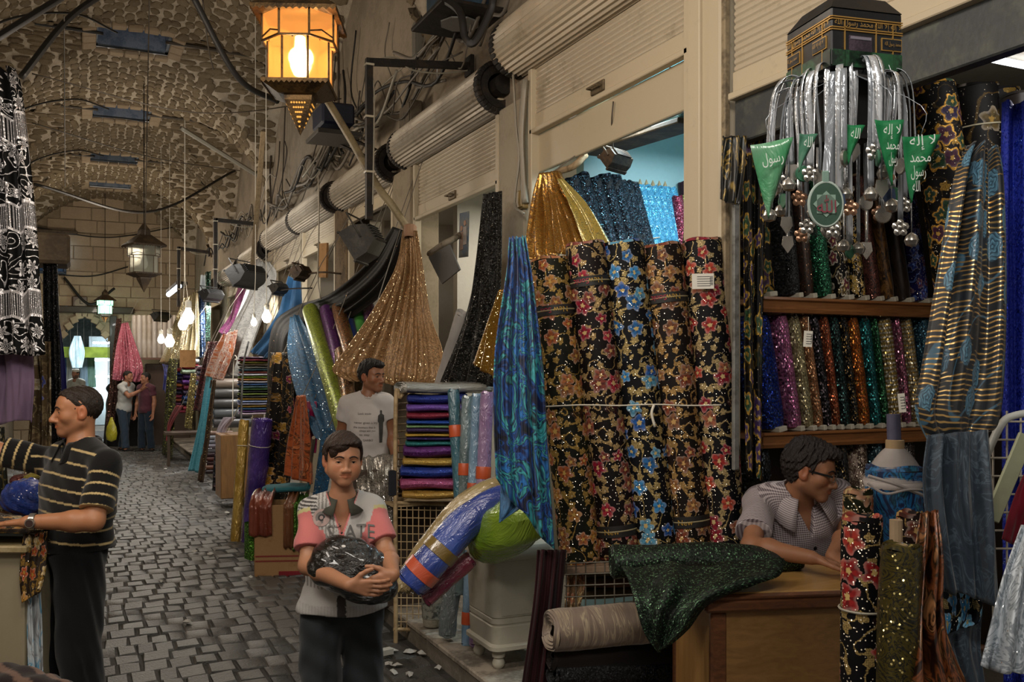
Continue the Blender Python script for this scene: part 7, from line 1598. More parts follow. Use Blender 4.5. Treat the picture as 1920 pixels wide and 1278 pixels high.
def head_cols(V, C, hf, hr, hu, s, skin, stub, base=None):
    L = (V-np.array(C))/s; x, y, z = L@np.array(hr), L@np.array(hf), L@np.array(hu); n = len(V); c = np.tile(np.array(skin), (n, 1)) if base is None else base
    near = (np.abs(x) < .1) & (np.abs(y) < .13) & (z > -.125) & (z < .13)
    lip = near & (np.abs(x) < .025) & (np.abs(z+.0665) < .0125*(1-(np.abs(x)/.03)**2)) & (y > .072); c[lip] = np.array(skin)*np.array((.95, .70, .66))
    ck = near & (((np.abs(x)-.042)/.02)**2+((z+.03)/.02)**2 < 1) & (y > .03); c[ck] *= np.array((1.06, .94, .9))
    ea = near & (np.abs(x) > .072) & (y < .02) & (z < .035) & (z > -.045); c[ea] *= np.array((1.08, .88, .84))
    if stub:
        be = near & ~lip & (z < -.035-.3*np.maximum(0, .02-y)*0) & (y > -.015) & ((z < -.05) | (np.abs(x) > .045)); be2 = near & (z < -.046) & (z > -.06) & (np.abs(x) < .03) & (y > .08)
        for m in (be, be2): c[m & ~lip] = c[m & ~lip]*(1-stub)+np.array((.05, .04, .035))*stub
    return c
HL = ([-.12, -.06, -.03, -.012, .010, .024, .034, .056, .075, .11], [-.085, -.075, -.035, .020, .022, -.012, .045, .070, .078, .078])
def hair_mesh(C, hf, hr, hu, s, parent, col, top=.014, side=.007, lumps=(), line=None, rough=.003, shift=0):
    sd = SDF(); C, hf, hr, hu = [np.array(x) for x in (C, hf, hr, hu)]; M = np.stack([hr, hf, hu], 1); hx, hz = line or HL
    sd.ell(C+(hf*-.014+hu*.030)*s, np.array((.074+side, .094+(side+top)/2, .085+top))*s, M, .01); sd.ell(C+(hf*.036+hu*.052)*s, np.array((.058+side*.7, .054+top*.6, .047+top))*s, M, .02*s)
    for c, r, k in lumps: sd.ell(C+(hr*c[0]+hf*c[1]+hu*c[2])*s, np.array(r)*s, M, k*s)
    def post(F, x, y, z):
        px, py, pz = x-C[0], y-C[1], z-C[2]; lx = (px*hr[0]+py*hr[1]+pz*hr[2])/s; ly = (px*hf[0]+py*hf[1]+pz*hf[2])/s; lz = (px*hu[0]+py*hu[1]+pz*hu[2])/s
        F = F+rough*s*(np.sin(lx*190+lz*60)*np.sin(ly*130-lz*90)+.6*np.sin(lx*330-ly*250+lz*140))
        zt = np.interp(ly, hx, hz)+.012*np.maximum(0, np.abs(lx)-.045)/.03*(ly > .05)*-1
        F1 = np.maximum(F, (zt-lz)*s*.8)
        if lumps: 
            for c, r, k in lumps:
                d = (np.sqrt(((lx-c[0])/r[0])**2+((ly-c[1])/r[1])**2+((lz-c[2])/r[2])**2)-1)*min(r)*s; F1 = np.minimum(F1, np.maximum(d, F))
        return F1
    sd.post.append(post); lo, hi = sd.box(.015); o, _, _ = skinmesh('hair', [sd.mesh(.0032*max(1, s), lo, hi)], hairmat(col), parent); return o
def hand_sdf(sd, w, d, n, s, curl, side, thumb=(.5, .5), spread=.12):
    """w wrist, d finger direction, n palm normal, side +1 when the thumb lies along n x d"""
    w, d, n = [Vector(x) for x in (w, d, n)]; d.normalize(); n = (n-d*n.dot(d)).normalized(); t = n.cross(d)*side; P = lambda v: np.array(v)
    lens = ((.040, .024, .020), (.044, .027, .021), (.041, .025, .021), (.032, .019, .018)); met = (.086, .089, .084, .076)
    for i in range(4):
        lat = (1.5-i)*.0195*s; b0 = w+t*lat*.45+d*.012*s; k0 = w+t*lat+d*met[i]*s; sd.cone(P(b0), P(k0), .0155*s, .0112*s, .012*s)
        dr = (d+t*(1.5-i)*spread).normalized(); p = k0
        for j in range(3):
            a = curl[i][j] if isinstance(curl[i], (tuple, list)) else curl[i]; ax = dr.cross(n).normalized(); dr = Matrix.Rotation(a, 3, ax) @ dr; n2 = p+dr*lens[i][j]*s
            sd.cone(P(p), P(n2), (.0094-.0008*j)*s, (.0088-.0010*j)*s, .0035*s); p = n2
    p = w+t*.018*s+d*.022*s; td = (t*.8+d*.55+n*thumb[0]*.6).normalized(); q = p+td*.040*s; sd.cone(P(p), P(q), .0155*s, .0115*s, .012*s)
    for j, l in enumerate((.030, .025)):
        td = (td*(1-thumb[1]*.45)+d*thumb[1]*.55+n*thumb[0]*.15).normalized(); r_ = q+td*l*s; sd.cone(P(q), P(r_), (.0108-.001*j)*s, (.0098-.0015*j)*s, .004*s); q = r_
def person(name, o, J, s, head, skin, hair, shirt=None, pants=None, hands=(), stub=0, res=.006, eyes=True, build=1.0):
    """J: joints in world space. head: (centre, face direction, up). Returns the root and the skin's BVH"""
    root = o; C, hf, hu = [Vector(x) for x in head[:3]]; hf.normalize(); hr = hf.cross(Vector(hu)).normalized(); hu = hr.cross(hf).normalized(); hs = head[3]
    sd = SDF(); A = lambda v: np.array(v); b = build
    pel, che, nb = J['pelvis'], J['chest'], J['neck']; sr, sl = J['sr'], J['sl']; wd = (sl-sr).length
    R_ = (sr-sl).normalized(); U_ = (nb-pel).normalized(); F_ = U_.cross(R_).normalized(); R_ = F_.cross(U_).normalized(); TM = np.stack([A(R_), A(F_), A(U_)], 1)
    if F_.dot(J['front']) < 0: F_ = -F_
    mid = (pel+che)/2
    torso = [(A(che-U_*.04*s), np.array((wd*.46, .112*s*b, .19*s))), (A(mid-U_*.03*s), np.array((.150*s*b, .108*s*b, .18*s))), (A(pel), np.array((.158*s*b, .112*s*b, .13*s)))]
    for c, r in torso: sd.ell(c, r*np.array((.94, .92, 1)), TM, .06*s)
    for S_ in (sr, sl): sd.cone(A(S_.lerp(nb, .75)-U_*.012*s), A(S_), .046*s, .050*s, .04*s); sd.cone(A(S_.lerp(nb, .4)-U_*.012*s), A(nb+(C-nb)*.15), .034*s, .036*s, .04*s)
    sd.cone(A(nb-U_*.04*s), A(C-hu*.055*hs-hf*.018*hs), .060*s, .054*s*min(1, hs+.02), .03*s)
    for S_, E_, W_ in ((sr, J['er'], J['wr']), (sl, J['el'], J['wl'])):
        m1 = S_.lerp(E_, .45); m2 = E_.lerp(W_, .3); sd.chain([A(S_), A(m1), A(E_), A(m2), A(W_)], [.054*s*b, .047*s*b, .040*s, .042*s, .028*s], .03*s)
    for h_, k_, a_ in ((J['hr'], J['kr'], J['ar']), (J['hl'], J['kl'], J['al'])):
        sd.chain([A(h_), A(k_), A(k_.lerp(a_, .3)), A(a_)], [.085*s, .055*s, .055*s, .037*s], .05*s); tdir = (F_-UP*F_.z).normalized(); sd.cone(A(a_-UP*.04*s-tdir*.03*s), A(a_-UP*.055*s+tdir*.15*s), .036*s, .028*s, .02*s)
    wd_ = head[7] if len(head) > 7 else 1.0
    hp, HM = head_sdf(sd, C, hf, hr, hu, hs, *head[4:])
    drop = []; parts = []
    hl = (A(C)-.155*hs, A(C)+.155*hs); hl[0][2] = C.z-.135*hs
    sets = [(hl, .0030 if res < .01 else .008)]
    for hd in hands:
        hand_sdf(sd, *hd); w_ = Vector(hd[0]); c = w_+Vector(hd[1]).normalized()*.085*hd[3]; sets.append(((A(c)-.125*hd[3], A(c)+.125*hd[3]), .0032 if res < .01 else .008))
    lo, hi = sd.box(); body = sd.mesh(res, lo, hi); parts.append(body)
    for (a, q), r_ in sets: parts.append(sd.mesh(r_, a, q)); drop.append((a, q))
    # overlapping fine boxes: keep each part only once
    for i in range(2, len(parts)):
        for j in range(1, i):
            v, q = parts[i]; 
            if len(q): c = v[q].mean(1); m = ~((c > drop[j-1][0]+.004) & (c < drop[j-1][1]-.004)).all(1); parts[i] = (v, q[m])
    cf = lambda V: head_cols(V, C, hf, hr, hu, hs, skin, stub)
    sk, V, Q = skinmesh('body', parts, M_skin, root, cf, drop)
    if eyes:
        for x in (-1, 1):
            ec = C+(hr*x*.0315*wd_+hf*.0745-hu*.003)*hs; g_ = (hf+hr*head_gaze.get(name, (0, 0))[0]+hu*head_gaze.get(name, (0, 0))[1]).normalized(); r_ = .0128*hs
            mb = MB(); th = [0, .25, .45, .52, .52001, .8, 1.3, 2.0, 2.6, 3.14]; n = 14; xx = g_.cross(UP).normalized(); yy = xx.cross(g_)
            rows = [[ec+g_*math.cos(t)*r_+(xx*math.cos(a)+yy*math.sin(a))*math.sin(t)*r_ for a in [k/n*6.2832 for k in range(n+1)]] for t in th]
            mb.mi = 1; mb.grid(rows[:4]); mb.mi = 0; mb.grid(rows[4:]); mb.build('eye', [M_eye, M_iris], root, smooth='all')
        bv = BVHTree.FromPolygons([Vector(v) for v in V.tolist()], Q.tolist())
        for x in (-1, 1):
            pts = []
            for k in range(9):
                dx = lerp(-.0128, .0128, k/8); o_ = C+(hr*x*(.0315*wd_+dx)+hu*(-.0040+.0036*math.sqrt(max(0, 1-(dx/.0128)**2)))+hf*.2)*hs; hit = bv.ray_cast(o_, -hf)[0]
                pts.append((hit if hit and (hit-C).dot(hf) > .06*hs else C+hr*x*(.0315*wd_+dx)*hs+hf*.086*hs)+hf*.0006)
            mb = MB(); mb.tube(pts, .001, 5, rr=[.0013*hs*(.5+.5*math.sin(math.pi*lerp(.1, .9, k/8))) for k in range(9)]); mb.build('eyelashes', hairmat(hair[0]), root)
            pts = []
            for t, (bx, bz) in zip((0, 1, 2, 3), ((.011, .017), (.023, .0225), (.036, .022), (.049, .014))):
                o_ = C+(hr*x*bx*wd_+hu*bz+hf*.2)*hs; hit = bv.ray_cast(o_, -hf)[0]; pts.append((hit if hit else C+(hr*x*bx+hu*bz+hf*.085)*hs)+hf*.0005)
            mb = MB(); ps = catmull(pts, 10); mb.tube(ps, .003, 6, rr=[.0038*hs*(1-.55*abs(i/10-.3)) for i in range(11)]); mb.build('eyebrow', hairmat(hair[0]), root, smooth='all')
    hair_mesh(C, hf, hr, hu, hs, root, hair[0], *hair[1:])
    return root, dict(C=C, hf=hf, hr=hr, hu=hu, hs=hs, R=R_, F=F_, U=U_, TM=TM, torso=torso, wd=wd)
head_gaze = {}
def garment_top(root, I, J, s, colf, name='shirt', sleeve=.62, hem=0.0, flare=0, loose=.014, res=.006, neck_r=.075, neck_dz=.0, fold=.004, vneck=0, sr_=None, b=1.0, mat=None, hem_z=None):
    sd = SDF(); A = lambda v: np.array(v); U_, F_, R_ = I['U'], I['F'], I['R']; nb = J['neck']
    for i, (c, r) in enumerate(I['torso']): sd.ell(c, r+loose, I['TM'], .06*s)
    pel = J['pelvis']; sd.ell(A(pel-U_*hem), np.array((.165*s*b+loose+flare, .118*s*b+loose+flare, .13*s)), I['TM'], .06*s)
    for S_, E_ in ((J['sr'], J['er']), (J['sl'], J['el'])):
        sd.cone(A(S_.lerp(nb, .8)), A(S_), .060*s, .062*s, .045*s); sd.cone(A(S_.lerp(nb, .35)), A(nb+U_*.01), .056*s, .052*s, .045*s); sd.cone(A(S_), A(S_.lerp(E_, sleeve)), .064*s*b, (sr_ or .066)*s*b, .035*s, True)
    hz = hem_z if hem_z is not None else (pel-U_*(hem+.06*s)).z; np_ = A(nb+U_*neck_dz); U, F, Rr = A(U_), A(F_), A(R_); ar = [(A(a), A(b_)) for a, b_ in ((J['sr'], J['er']), (J['sl'], J['el']))]
    q = rnd(int(abs(pel.x*1000))); k = [q.uniform(0, 6) for _ in range(6)]
    def post(Fd, x, y, z):
        px, py, pz = x-np_[0], y-np_[1], z-np_[2]; u = px*U[0]+py*U[1]+pz*U[2]; f = px*F[0]+py*F[1]+pz*F[2]; r = px*Rr[0]+py*Rr[1]+pz*Rr[2]
        Fd = Fd+fold*(np.sin(u*34+r*16*np.sin(f*9+k[0])+k[1])*np.sin(r*15+u*11+k[2])+.6*np.sin(u*71-r*33+f*22+k[3])*np.sin(r*24+f*31+k[4]))
        inarm = np.zeros(Fd.shape, bool)
        for a, b_ in ar:
            d = (b_-a)/np.linalg.norm(b_-a); t = (x-a[0])*d[0]+(y-a[1])*d[1]+(z-a[2])*d[2]; rad = np.sqrt(np.maximum((x-a[0])**2+(y-a[1])**2+(z-a[2])**2-t*t, 0)); inarm |= (t > .08*s) & (rad < .105*s)
        Fd = np.where(inarm, Fd, np.maximum(Fd, hz-z+.004*np.sin(r*22+k[5])))
        nk = np.sqrt(r**2+(f-.01)**2)-neck_r*s-np.maximum(0, u)*.05; Fd = np.maximum(Fd, np.where(u > -.05*s, -nk, -1))
        if vneck: wv = (u+vneck)/vneck*.055*s; Fd = np.maximum(Fd, np.where((f > .02) & (u > -vneck) & (u < .1), -(np.abs(r)-wv), -1))
        return Fd
    sd.post.append(post); lo, hi = sd.box(); o, V, Q = skinmesh(name, [sd.mesh(res, lo, hi)], mat or M_fab, root, lambda V: colf(V, I, J)); return o, V, Q
def garment_legs(root, J, s, col, name='trousers', loose=.02, res=.008, end=.96, fold=.006, top=.04, lr=(.1, .078, .08)):
    sd = SDF(); A = lambda v: np.array(v); pel = J['pelvis']; R_ = (J['hr']-J['hl']).normalized(); F_ = UP.cross(R_); M = np.stack([A(R_), A(F_), A(UP)], 1)
    sd.ell(A(pel+UP*.0), np.array((.162*s+loose*.5, .118*s+loose*.5, .15*s)), M, .05*s)
    for h_, k_, a_ in ((J['hr'], J['kr'], J['ar']), (J['hl'], J['kl'], J['al'])): e_ = k_.lerp(a_, end); sd.cone(A(h_), A(k_), lr[0]*s, lr[1]*s, .03*s); sd.cone(A(k_), A(e_), lr[1]*s, lr[2]*s, .03*s, True)
    zt = pel.z+top+.06*s; q = rnd(9)
    def post(F, x, y, z):
        F = F+fold*np.sin(z*26+8*np.sin(x*11)+6*np.sin(y*13))*np.sin(z*9+x*17+y*13); return np.maximum(F, z-zt)
    sd.post.append(post); lo, hi = sd.box(); o, V, Q = skinmesh(name, [sd.mesh(res, lo, hi)], attrmat('denim', .9, 0, .3, 300, sheen=.1, spec=.15) if 0 else M_fab, root, col if callable(col) else (lambda V: np.tile(np.array(col), (len(V), 1)))); return o
def collar(root, I, J, s, mat, r0=.068, h=.035, out=.035, gap=.5, drop=.03, name='collar', nb_off=0.0, point=.02, lean=.0):
    nb = J['neck']+I['U']*nb_off; R_, F_, U_ = I['R'], I['F'], I['U']; mb = MB(); n = 36; rows = []
    def pt(a, r, u, fo=0): return nb+(R_*math.sin(a)*r+F_*(math.cos(a)*r*.92+fo))*s+U_*u*s
    for rr_, u, ex in ((r0, -.012, 0), (r0-.004, h*.6, 0), (r0+.002, h, 0), (r0+.012, h*.8, .3), (r0+out, h-drop-.02, 1)):
        row = []
        for k in range(n+1):
            a = lerp(gap, 2*math.pi-gap, k/n); fr = max(0, math.cos(a)); row.append(pt(a, rr_+point*ex*fr, u-fr*.028-ex*point*fr, 0))
        rows.append(row)
    mb.grid(rows); return mb.build(name, mat, root, smooth='all', solid=.004)
def on_surface(V, Q, pts, dirn, off=.002):
    bv = BVHTree.FromPolygons([Vector(v) for v in V.tolist()], Q.tolist()); out = []
    for p in pts: hit = bv.ray_cast(Vector(p)-Vector(dirn)*.5, Vector(dirn))[0]; out.append((hit-Vector(dirn)*off) if hit else Vector(p))
    return out
def shirt_text(V, Q, txt, size, org, xd, yd, mat, parent, name='lettering', width=None):
    n = Vector(xd).cross(Vector(yd)).normalized(); v, f = text_mesh(txt, size); ws = max(p[0] for p in v)-min(p[0] for p in v); s = width/ws if width else 1
    cx = (max(p[0] for p in v)+min(p[0] for p in v))/2; cy = (max(p[1] for p in v)+min(p[1] for p in v))/2
    pts = [Vector(org)+Vector(xd)*(p[0]-cx)*s+Vector(yd)*(p[1]-cy) for p in v]; mb = MB(); mb.add(on_surface(V, Q, pts, -n, .0055), f); return mb.build(name, mat, parent)
def lin(h): return np.array(hexc(h))
def tile(V, c): return np.tile(np.array(c, float), (len(V), 1))
def armcoord(V, I, J):
    """distance along a sleeve (negative on the torso)"""
    out = np.full(len(V), -1.0)
    for S_, E_ in ((J['sr'], J['er']), (J['sl'], J['el'])):
        a, d = np.array(S_), np.array((E_-S_).normalized()); t = (V-a)@d; rad = np.linalg.norm(V-a-np.outer(t, d), axis=1); side = np.array((S_-J['neck']).normalized()); o2 = (V-a)@side
        ln = float((E_-S_).length); m = (rad < .1) & (t > -.06) & (t < ln*.9) & (o2 > -.03) & ((t > .07) | (o2 > -.004)) & ((t < .1) | (rad < .078)) & ((t > .1) | (o2 > -.016)); out = np.where(m, np.maximum(t, 0)+.001, out)
    return out
def ofs(J, front): J['front'] = Vector(front); return J
def legs(J, pel, R_, s, F_=None, sp=.09, step=(0, 0), floor=0.0):
    F_ = F_ or UP.cross(R_); J['pelvis'] = pel
    for sd_, k, st in (('r', 1, step[0]), ('l', -1, step[1])):
        J['h'+sd_] = pel+R_*k*sp*s-UP*.03*s; z = J['h'+sd_].z; J['k'+sd_] = J['h'+sd_]+F_*(st*.5+.02)*s-UP*(z-floor)*.46; J['a'+sd_] = Vector((J['h'+sd_].x, J['h'+sd_].y, floor+.09*s))+F_*st*s
    return J
# ---------------------------------------------------------------- the boy with the black bag
SK = lin('a8785a')
def boy():
    d = 3.84; J = {}; w_ = lambda x, y, dd=0: W(x, y, d+dd); s = .84
    pel = w_(641, 1128, .02); J.update(neck=w_(642, 938), chest=w_(641, 1000, .02), sr=w_(586, 957, -.01), sl=w_(698, 953, .03), er=w_(577, 1060, -.14), wr=w_(655, 1096, -.40), el=w_(727, 1042, -.08), wl=w_(738, 1076, -.36))
    R_ = (J['sr']-J['sl']).normalized(); legs(J, pel, R_, s, sp=.1, step=(.12, -.1)); ofs(J, -FW)
    o = empty('person', Vector((pel.x, pel.y, 0)), 'dark haired boy in grey and pink polo shirt, walking, hugging a black bag', 'person')
    hf = (-FW*.93+RT*.34-UP*.04).normalized(); C = w_(643, 860, -.03)
    # hands: fingers of the right over the left, both round the bag
    hands = [(J['wr'], (RT*.95-UP*.12-FW*.1), (FW*.9+UP*.2), .88, [(.15, .35, .3), (.15, .35, .3), (.18, .4, .3), (.25, .4, .3)], -1, (.2, .6), .05),
             (J['wl'], (-RT*.72-UP*.35-FW*.35), (FW*.85-RT*.2), .88, [(.25, .5, .4), (.25, .5, .4), (.3, .5, .4), (.3, .5, .4)], 1, (.2, .5), .06)]
    root, I = person('boy', o, J, s, (C, hf, UP+RT*.03, .865, 1.1, .82, 1.0, 1.1), SK, ('2a1c14', .020, .021, [((.026, .066, .066), (.048, .034, .034), .02), ((.050, .056, .044), (.026, .034, .040), .02), ((-.03, .060, .085), (.044, .038, .024), .02)], None, .0016), hands=hands, res=.0055)
    pk, gr, wh, dk_ = lin('b86a68'), lin('6a6a68'), lin('a9a6a2'), lin('3c3a38')
    def colf(V, I, J):
        c = tile(V, wh); t = armcoord(V, I, J); nb = np.array(J['neck']); r = (V-nb)@np.array(I['R']); u = (V-nb)@np.array(I['U']); f = (V-nb)@np.array(I['F'])
        m = (r > .02) & (u > -.34); c[m & (np.sin(r*420) > .1)] = lin('77746f')                    # fine stripes on his right half
        m = (np.abs(r) > .1) & (u > -.09) & (r > 0); c[m] = wh; c[m & (np.sin(u*480) > .0)] = dk_
        m = (np.abs(r) < .012) & (u > -.22) & (f > 0); c[m] = pk; m = (np.abs(r) < .05*(1+u/.14)) & (u > -.14) & (f > 0); c[m] = pk
        c[u < -.40] = wh*.92; m = (u < -.40) & (np.sin(r*500) > .2); c[m] = wh*.8
        c[(np.abs(r) < .018) & (u < -.36)] = dk_
        c[(t > .015)] = pk; c[(t > .015) & (t < .03)] = lin('b0a878'); return c
    sh, V, Q = garment_top(root, I, J, s, colf, 'polo_shirt', sleeve=.70, hem=.02, flare=.025, loose=.02, res=.005, neck_r=.072, fold=.004, vneck=.12, sr_=.070, hem_z=W(640, 1142, d).z)
    collar(root, I, J, s, cloth('45453c', '35352e', .9), r0=.066, h=.034, out=.046, gap=.34, drop=.034, point=.016, nb_off=.006)
    for px in (0,): pass
    F_ = I['F']; xd = -I['R']; ydir = I['U']; g_ = plain('5c5c5a', .8)
    shirt_text(V, Q, 'STATE', .075, J['neck']-I['U']*.108+xd*.035, xd, ydir, g_, root, width=.19)
    for r_, c_ in ((.034, 'a08a84'), (.024, '6f6a66'), (.014, '3a3838'), (.007, 'a08a84')):
        cpt = J['neck']-I['U']*.055-xd*.082; n = 20; pts = [cpt+xd*math.cos(a)*r_+ydir*math.sin(a)*r_ for a in [k/n*6.283 for k in range(n)]]; mb = MB(); mb.add(on_surface(V, Q, pts+[cpt], F_*-1, .002+.0012*(.04-r_)/.01), [(k, (k+1) % n, n) for k in range(n)]); mb.build('badge', plain(c_, .8), root)
    for k in range(3): mb = MB(); pz = J['neck']-I['U']*(.075+.04*k); hit = on_surface(V, Q, [pz], F_*-1, .002)[0]; mb.lathe([(0, .003), (.006, .002), (.006, 0)], hit, 10, F_); mb.build('button', plain('2a2a28', .4), root)
    dn = lin('23272a')
    garment_legs(root, J, s, lambda V: tile(V, dn)*(1+.25*np.sin(V[:, [2]]*60+V[:, [0]]*40)), 'jeans', lr=(.105, .098, .1), loose=.03)
    # the bag
    b = empty('plastic_bag', W(668, 1120, 3.6), 'stuffed shiny black plastic bag held in the boy\'s arms', 'bag'); sd = SDF(); c = W(664, 1066, 3.655); M = np.array(Matrix.Rotation(.0, 3, 'Z')); ax = (RT*.9-UP*.42).normalized(); ay = FW; az = ax.cross(ay)
    M = np.stack([np.array(ax), np.array(ay), np.array(-az if az.z < 0 else az)], 1); sd.ell(np.array(c), (.172, .092, .118), M, .03); sd.ell(np.array(c+RT*.08-UP*.06), (.09, .09, .07), M, .04); sd.ell(np.array(c-RT*.1-UP*.0), (.08, .08, .07), M, .04)
    def post(F, x, y, z): return F+.005*np.sin(x*34+z*23+2*np.sin(z*19))*np.sin(y*28-z*37)+.002*np.sin(x*110-z*70+y*40+3*np.sin(x*17))
    sd.post.append(post); lo, hi = sd.box(); g = G('black_plastic'); n = g.noise(g.vm('MULTIPLY', g.obj(), (1, 1, 2.2)), 11, 4, .55, 2.5); g.bump(n, .8, .03); skinmesh('bag_skin', [sd.mesh(.006, lo, hi)], g.done(hexc('0c0c0b'), .22, 0, Specular_IOR_Level=.7, Coat_Weight=.5), b)
boy()
# ---------------------------------------------------------------- man in the striped polo shirt at the left
def striped_man():
    d = 4.12; J = {}; w_ = lambda x, y, dd=0: W(x, y, d+dd); s = .97; pel = w_(141, 1022, .0)
    J.update(neck=w_(152, 838, .0), chest=w_(147, 905, .0), sr=w_(98, 866, .17), sl=w_(199, 872, -.15), er=w_(-18, 842, .1), wr=w_(-120, 830, -.05), el=w_(176, 976, -.26), wl=w_(52, 978, -.3))
    f = (-RT*.8-FW*.6); R_ = UP.cross(f)*-1; R_ = f.cross(UP).normalized(); legs(J, pel, R_, s, F_=f.normalized(), sp=.085, step=(.05, -.04)); ofs(J, f)
    o = empty('person', Vector((pel.x, pel.y, 0)), 'short haired man in black striped polo shirt leaning on the left counter', 'person')
    hf = (-RT*.875-FW*.48-UP*.02).normalized(); C = w_(147, 770, 0)
    hands = [(J['wl'], (-RT*.97-UP*.06+FW*.1), (-UP*1.0), .95, [(.1, .15, .1)]*4, 1, (.1, .5), .1), (J['wr'], (-RT), (-UP), .95, [(.1, .2, .1)]*4, -1, (.1, .5), .1)]
    root, I = person('striped', o, J, s, (C, hf, UP, .93, 1.04, 1.32), lin('a5714f'), ('241911', .005, .0022, (), None, .0022), hands=hands, stub=.18, res=.0055)
    bl, st = lin('070606'), lin('b09a6c')
    def colf(V, I, J):
        c = tile(V, bl); t = armcoord(V, I, J); nb = np.array(J['neck']); u = (V-nb)@np.array(I['U']); r = (V-nb)@np.array(I['R'])
        c[(np.mod(u+.05*np.abs(r), .056) < .0085) & (t < 0)] = st; c[(np.mod(t+.0, .048) < .0085) & (t > .01)] = st; return c
    sh, V, Q = garment_top(root, I, J, s, colf, 'polo_shirt', sleeve=.80, hem=.0, flare=.006, loose=.022, res=.0045, neck_r=.070, fold=.0035, sr_=.072, hem_z=W(140, 1024, d).z)
    collar(root, I, J, s, cloth('0d0c0b', '090808', .85), r0=.078, h=.05, out=.03, gap=.3, drop=.05, point=.02)
    garment_legs(root, J, s, lin('08080b'), 'trousers', lr=(.115, .092, .09), loose=.02)
    mb = MB(); p = J['pelvis']+UP*.045; mb.tube([p+(I['R']*math.cos(a)*.175+I['F']*math.sin(a)*.135)*s for a in [k/40*6.2832 for k in range(41)]], .016, 8, False); mb.build('belt', plain('0c0b0a', .35), root, smooth=True)
    # wrist watch
    wt = J['wl']+(J['el']-J['wl']).normalized()*.02; ax = (J['wl']-J['el']).normalized(); fr = -FW; fr = (fr-ax*fr.dot(ax)).normalized(); mb = MB(); mb.lathe([(.033, -.012), (.0355, -.01), (.0355, .01), (.033, .012)], wt, 24, ax); mb.build('watch_strap', plain('9a9690', .3, .8), root, smooth=True)
    mb = MB(); mb.lathe([(0, .014), (.017, .014), (.02, .010), (.02, 0)], wt+fr*.032, 22, fr); mb.build('watch_case', plain('b0aca4', .25, .8), root, smooth=True); mb = MB(); mb.lathe([(0, .0148), (.015, .0148)], wt+fr*.032, 20, fr); mb.build('watch_dial', plain('3a2a28', .3), root)
striped_man()
# ---------------------------------------------------------------- man in the white t-shirt behind the lace counter
def white_man():
    d = 6.62; J = {}; w_ = lambda x, y, dd=0: W(x, y, d+dd); s = .93; pel = w_(688, 868, .02)
    J.update(neck=w_(690, 746), chest=w_(688, 785), sr=w_(652, 757, -.02), sl=w_(724, 755, .04), er=w_(639, 815, .04), wr=w_(655, 868, -.05), el=w_(735, 815, .06), wl=w_(742, 864, -.05))
    R_ = (J['sr']-J['sl']).normalized(); legs(J, pel, R_, s, floor=.17); ofs(J, -FW)
    o = empty('person', Vector((pel.x, pel.y, .17)), 'man in white printed t-shirt behind the silver lace counter, head turned right', 'person')
    hf = (RT*.82-FW*.57).normalized(); C = w_(697, 705)
    root, I = person('white', o, J, s, (C, hf, UP, .94, 1.0, 1.05), lin('8a5c42'), ('120c0a', .022, .010, [((0, .07, .085), (.05, .04, .03), .02)]), stub=.15, res=.007, hands=[(J['wr'], (RT*.3-UP-FW*.1), (-RT), .9, [(.2, .3, .2)]*4, 1, (.2, .5)), (J['wl'], (RT*.1-UP-FW*.1), (-RT), .9, [(.2, .3, .2)]*4, -1, (.2, .5))])
    sh, V, Q = garment_top(root, I, J, s, lambda V, I, J: tile(V, lin('b3aca8')), 't_shirt', sleeve=.50, loose=.012, res=.006, neck_r=.057, fold=.003, hem=.05, sr_=.068)
    mb = MB(); nb = J['neck']; mb.tube([nb+(I['R']*math.sin(a)*.062+I['F']*(math.cos(a)*.062+.012))*s+I['U']*(.020-.016*math.cos(a)) for a in [k/30*6.283 for k in range(31)]], .005, 6, False); mb.build('neck_band', plain('aca49f', .8), root, smooth=True)
    g_ = plain('55504c', .8); xd = -I['R']; yd = I['U']
    for k, (t, dz, dx, wd) in enumerate((('Look inside', -.10, -.03, .09), ('never given a try', -.165, -.02, .16), ('the moment that is', -.195, -.03, .15), ('always with you', -.22, -.01, .11), ('to stay', -.25, -.03, .07), ('GARBO', -.285, -.005, .07))): shirt_text(V, Q, t, .02, nb+yd*dz+xd*dx, xd, yd, g_, root, width=wd)
    c0 = nb-yd*.08+xd*.085; mb = MB()
    prof = [(.006, 0), (.009, -.012), (.006, -.022), (.022, -.035), (.025, -.075), (.017, -.085), (.016, -.12), (.012, -.19), (.010, -.225)]
    rows = []
    for i in range(33):
        y = -.225*i/32; hw = np.interp(-y, [-p[1] for p in prof], [p[0] for p in prof]); rows.append(on_surface(V, Q, [c0+xd*(hw*(j/4-1)+.002)+yd*y for j in range(9)], -I['F'], .003))
    mb.grid(rows); mb.build('printed_figure', plain('35322f', .8), root)
    garment_legs(root, J, s, lin('1c1c22'), 'trousers')
white_man()
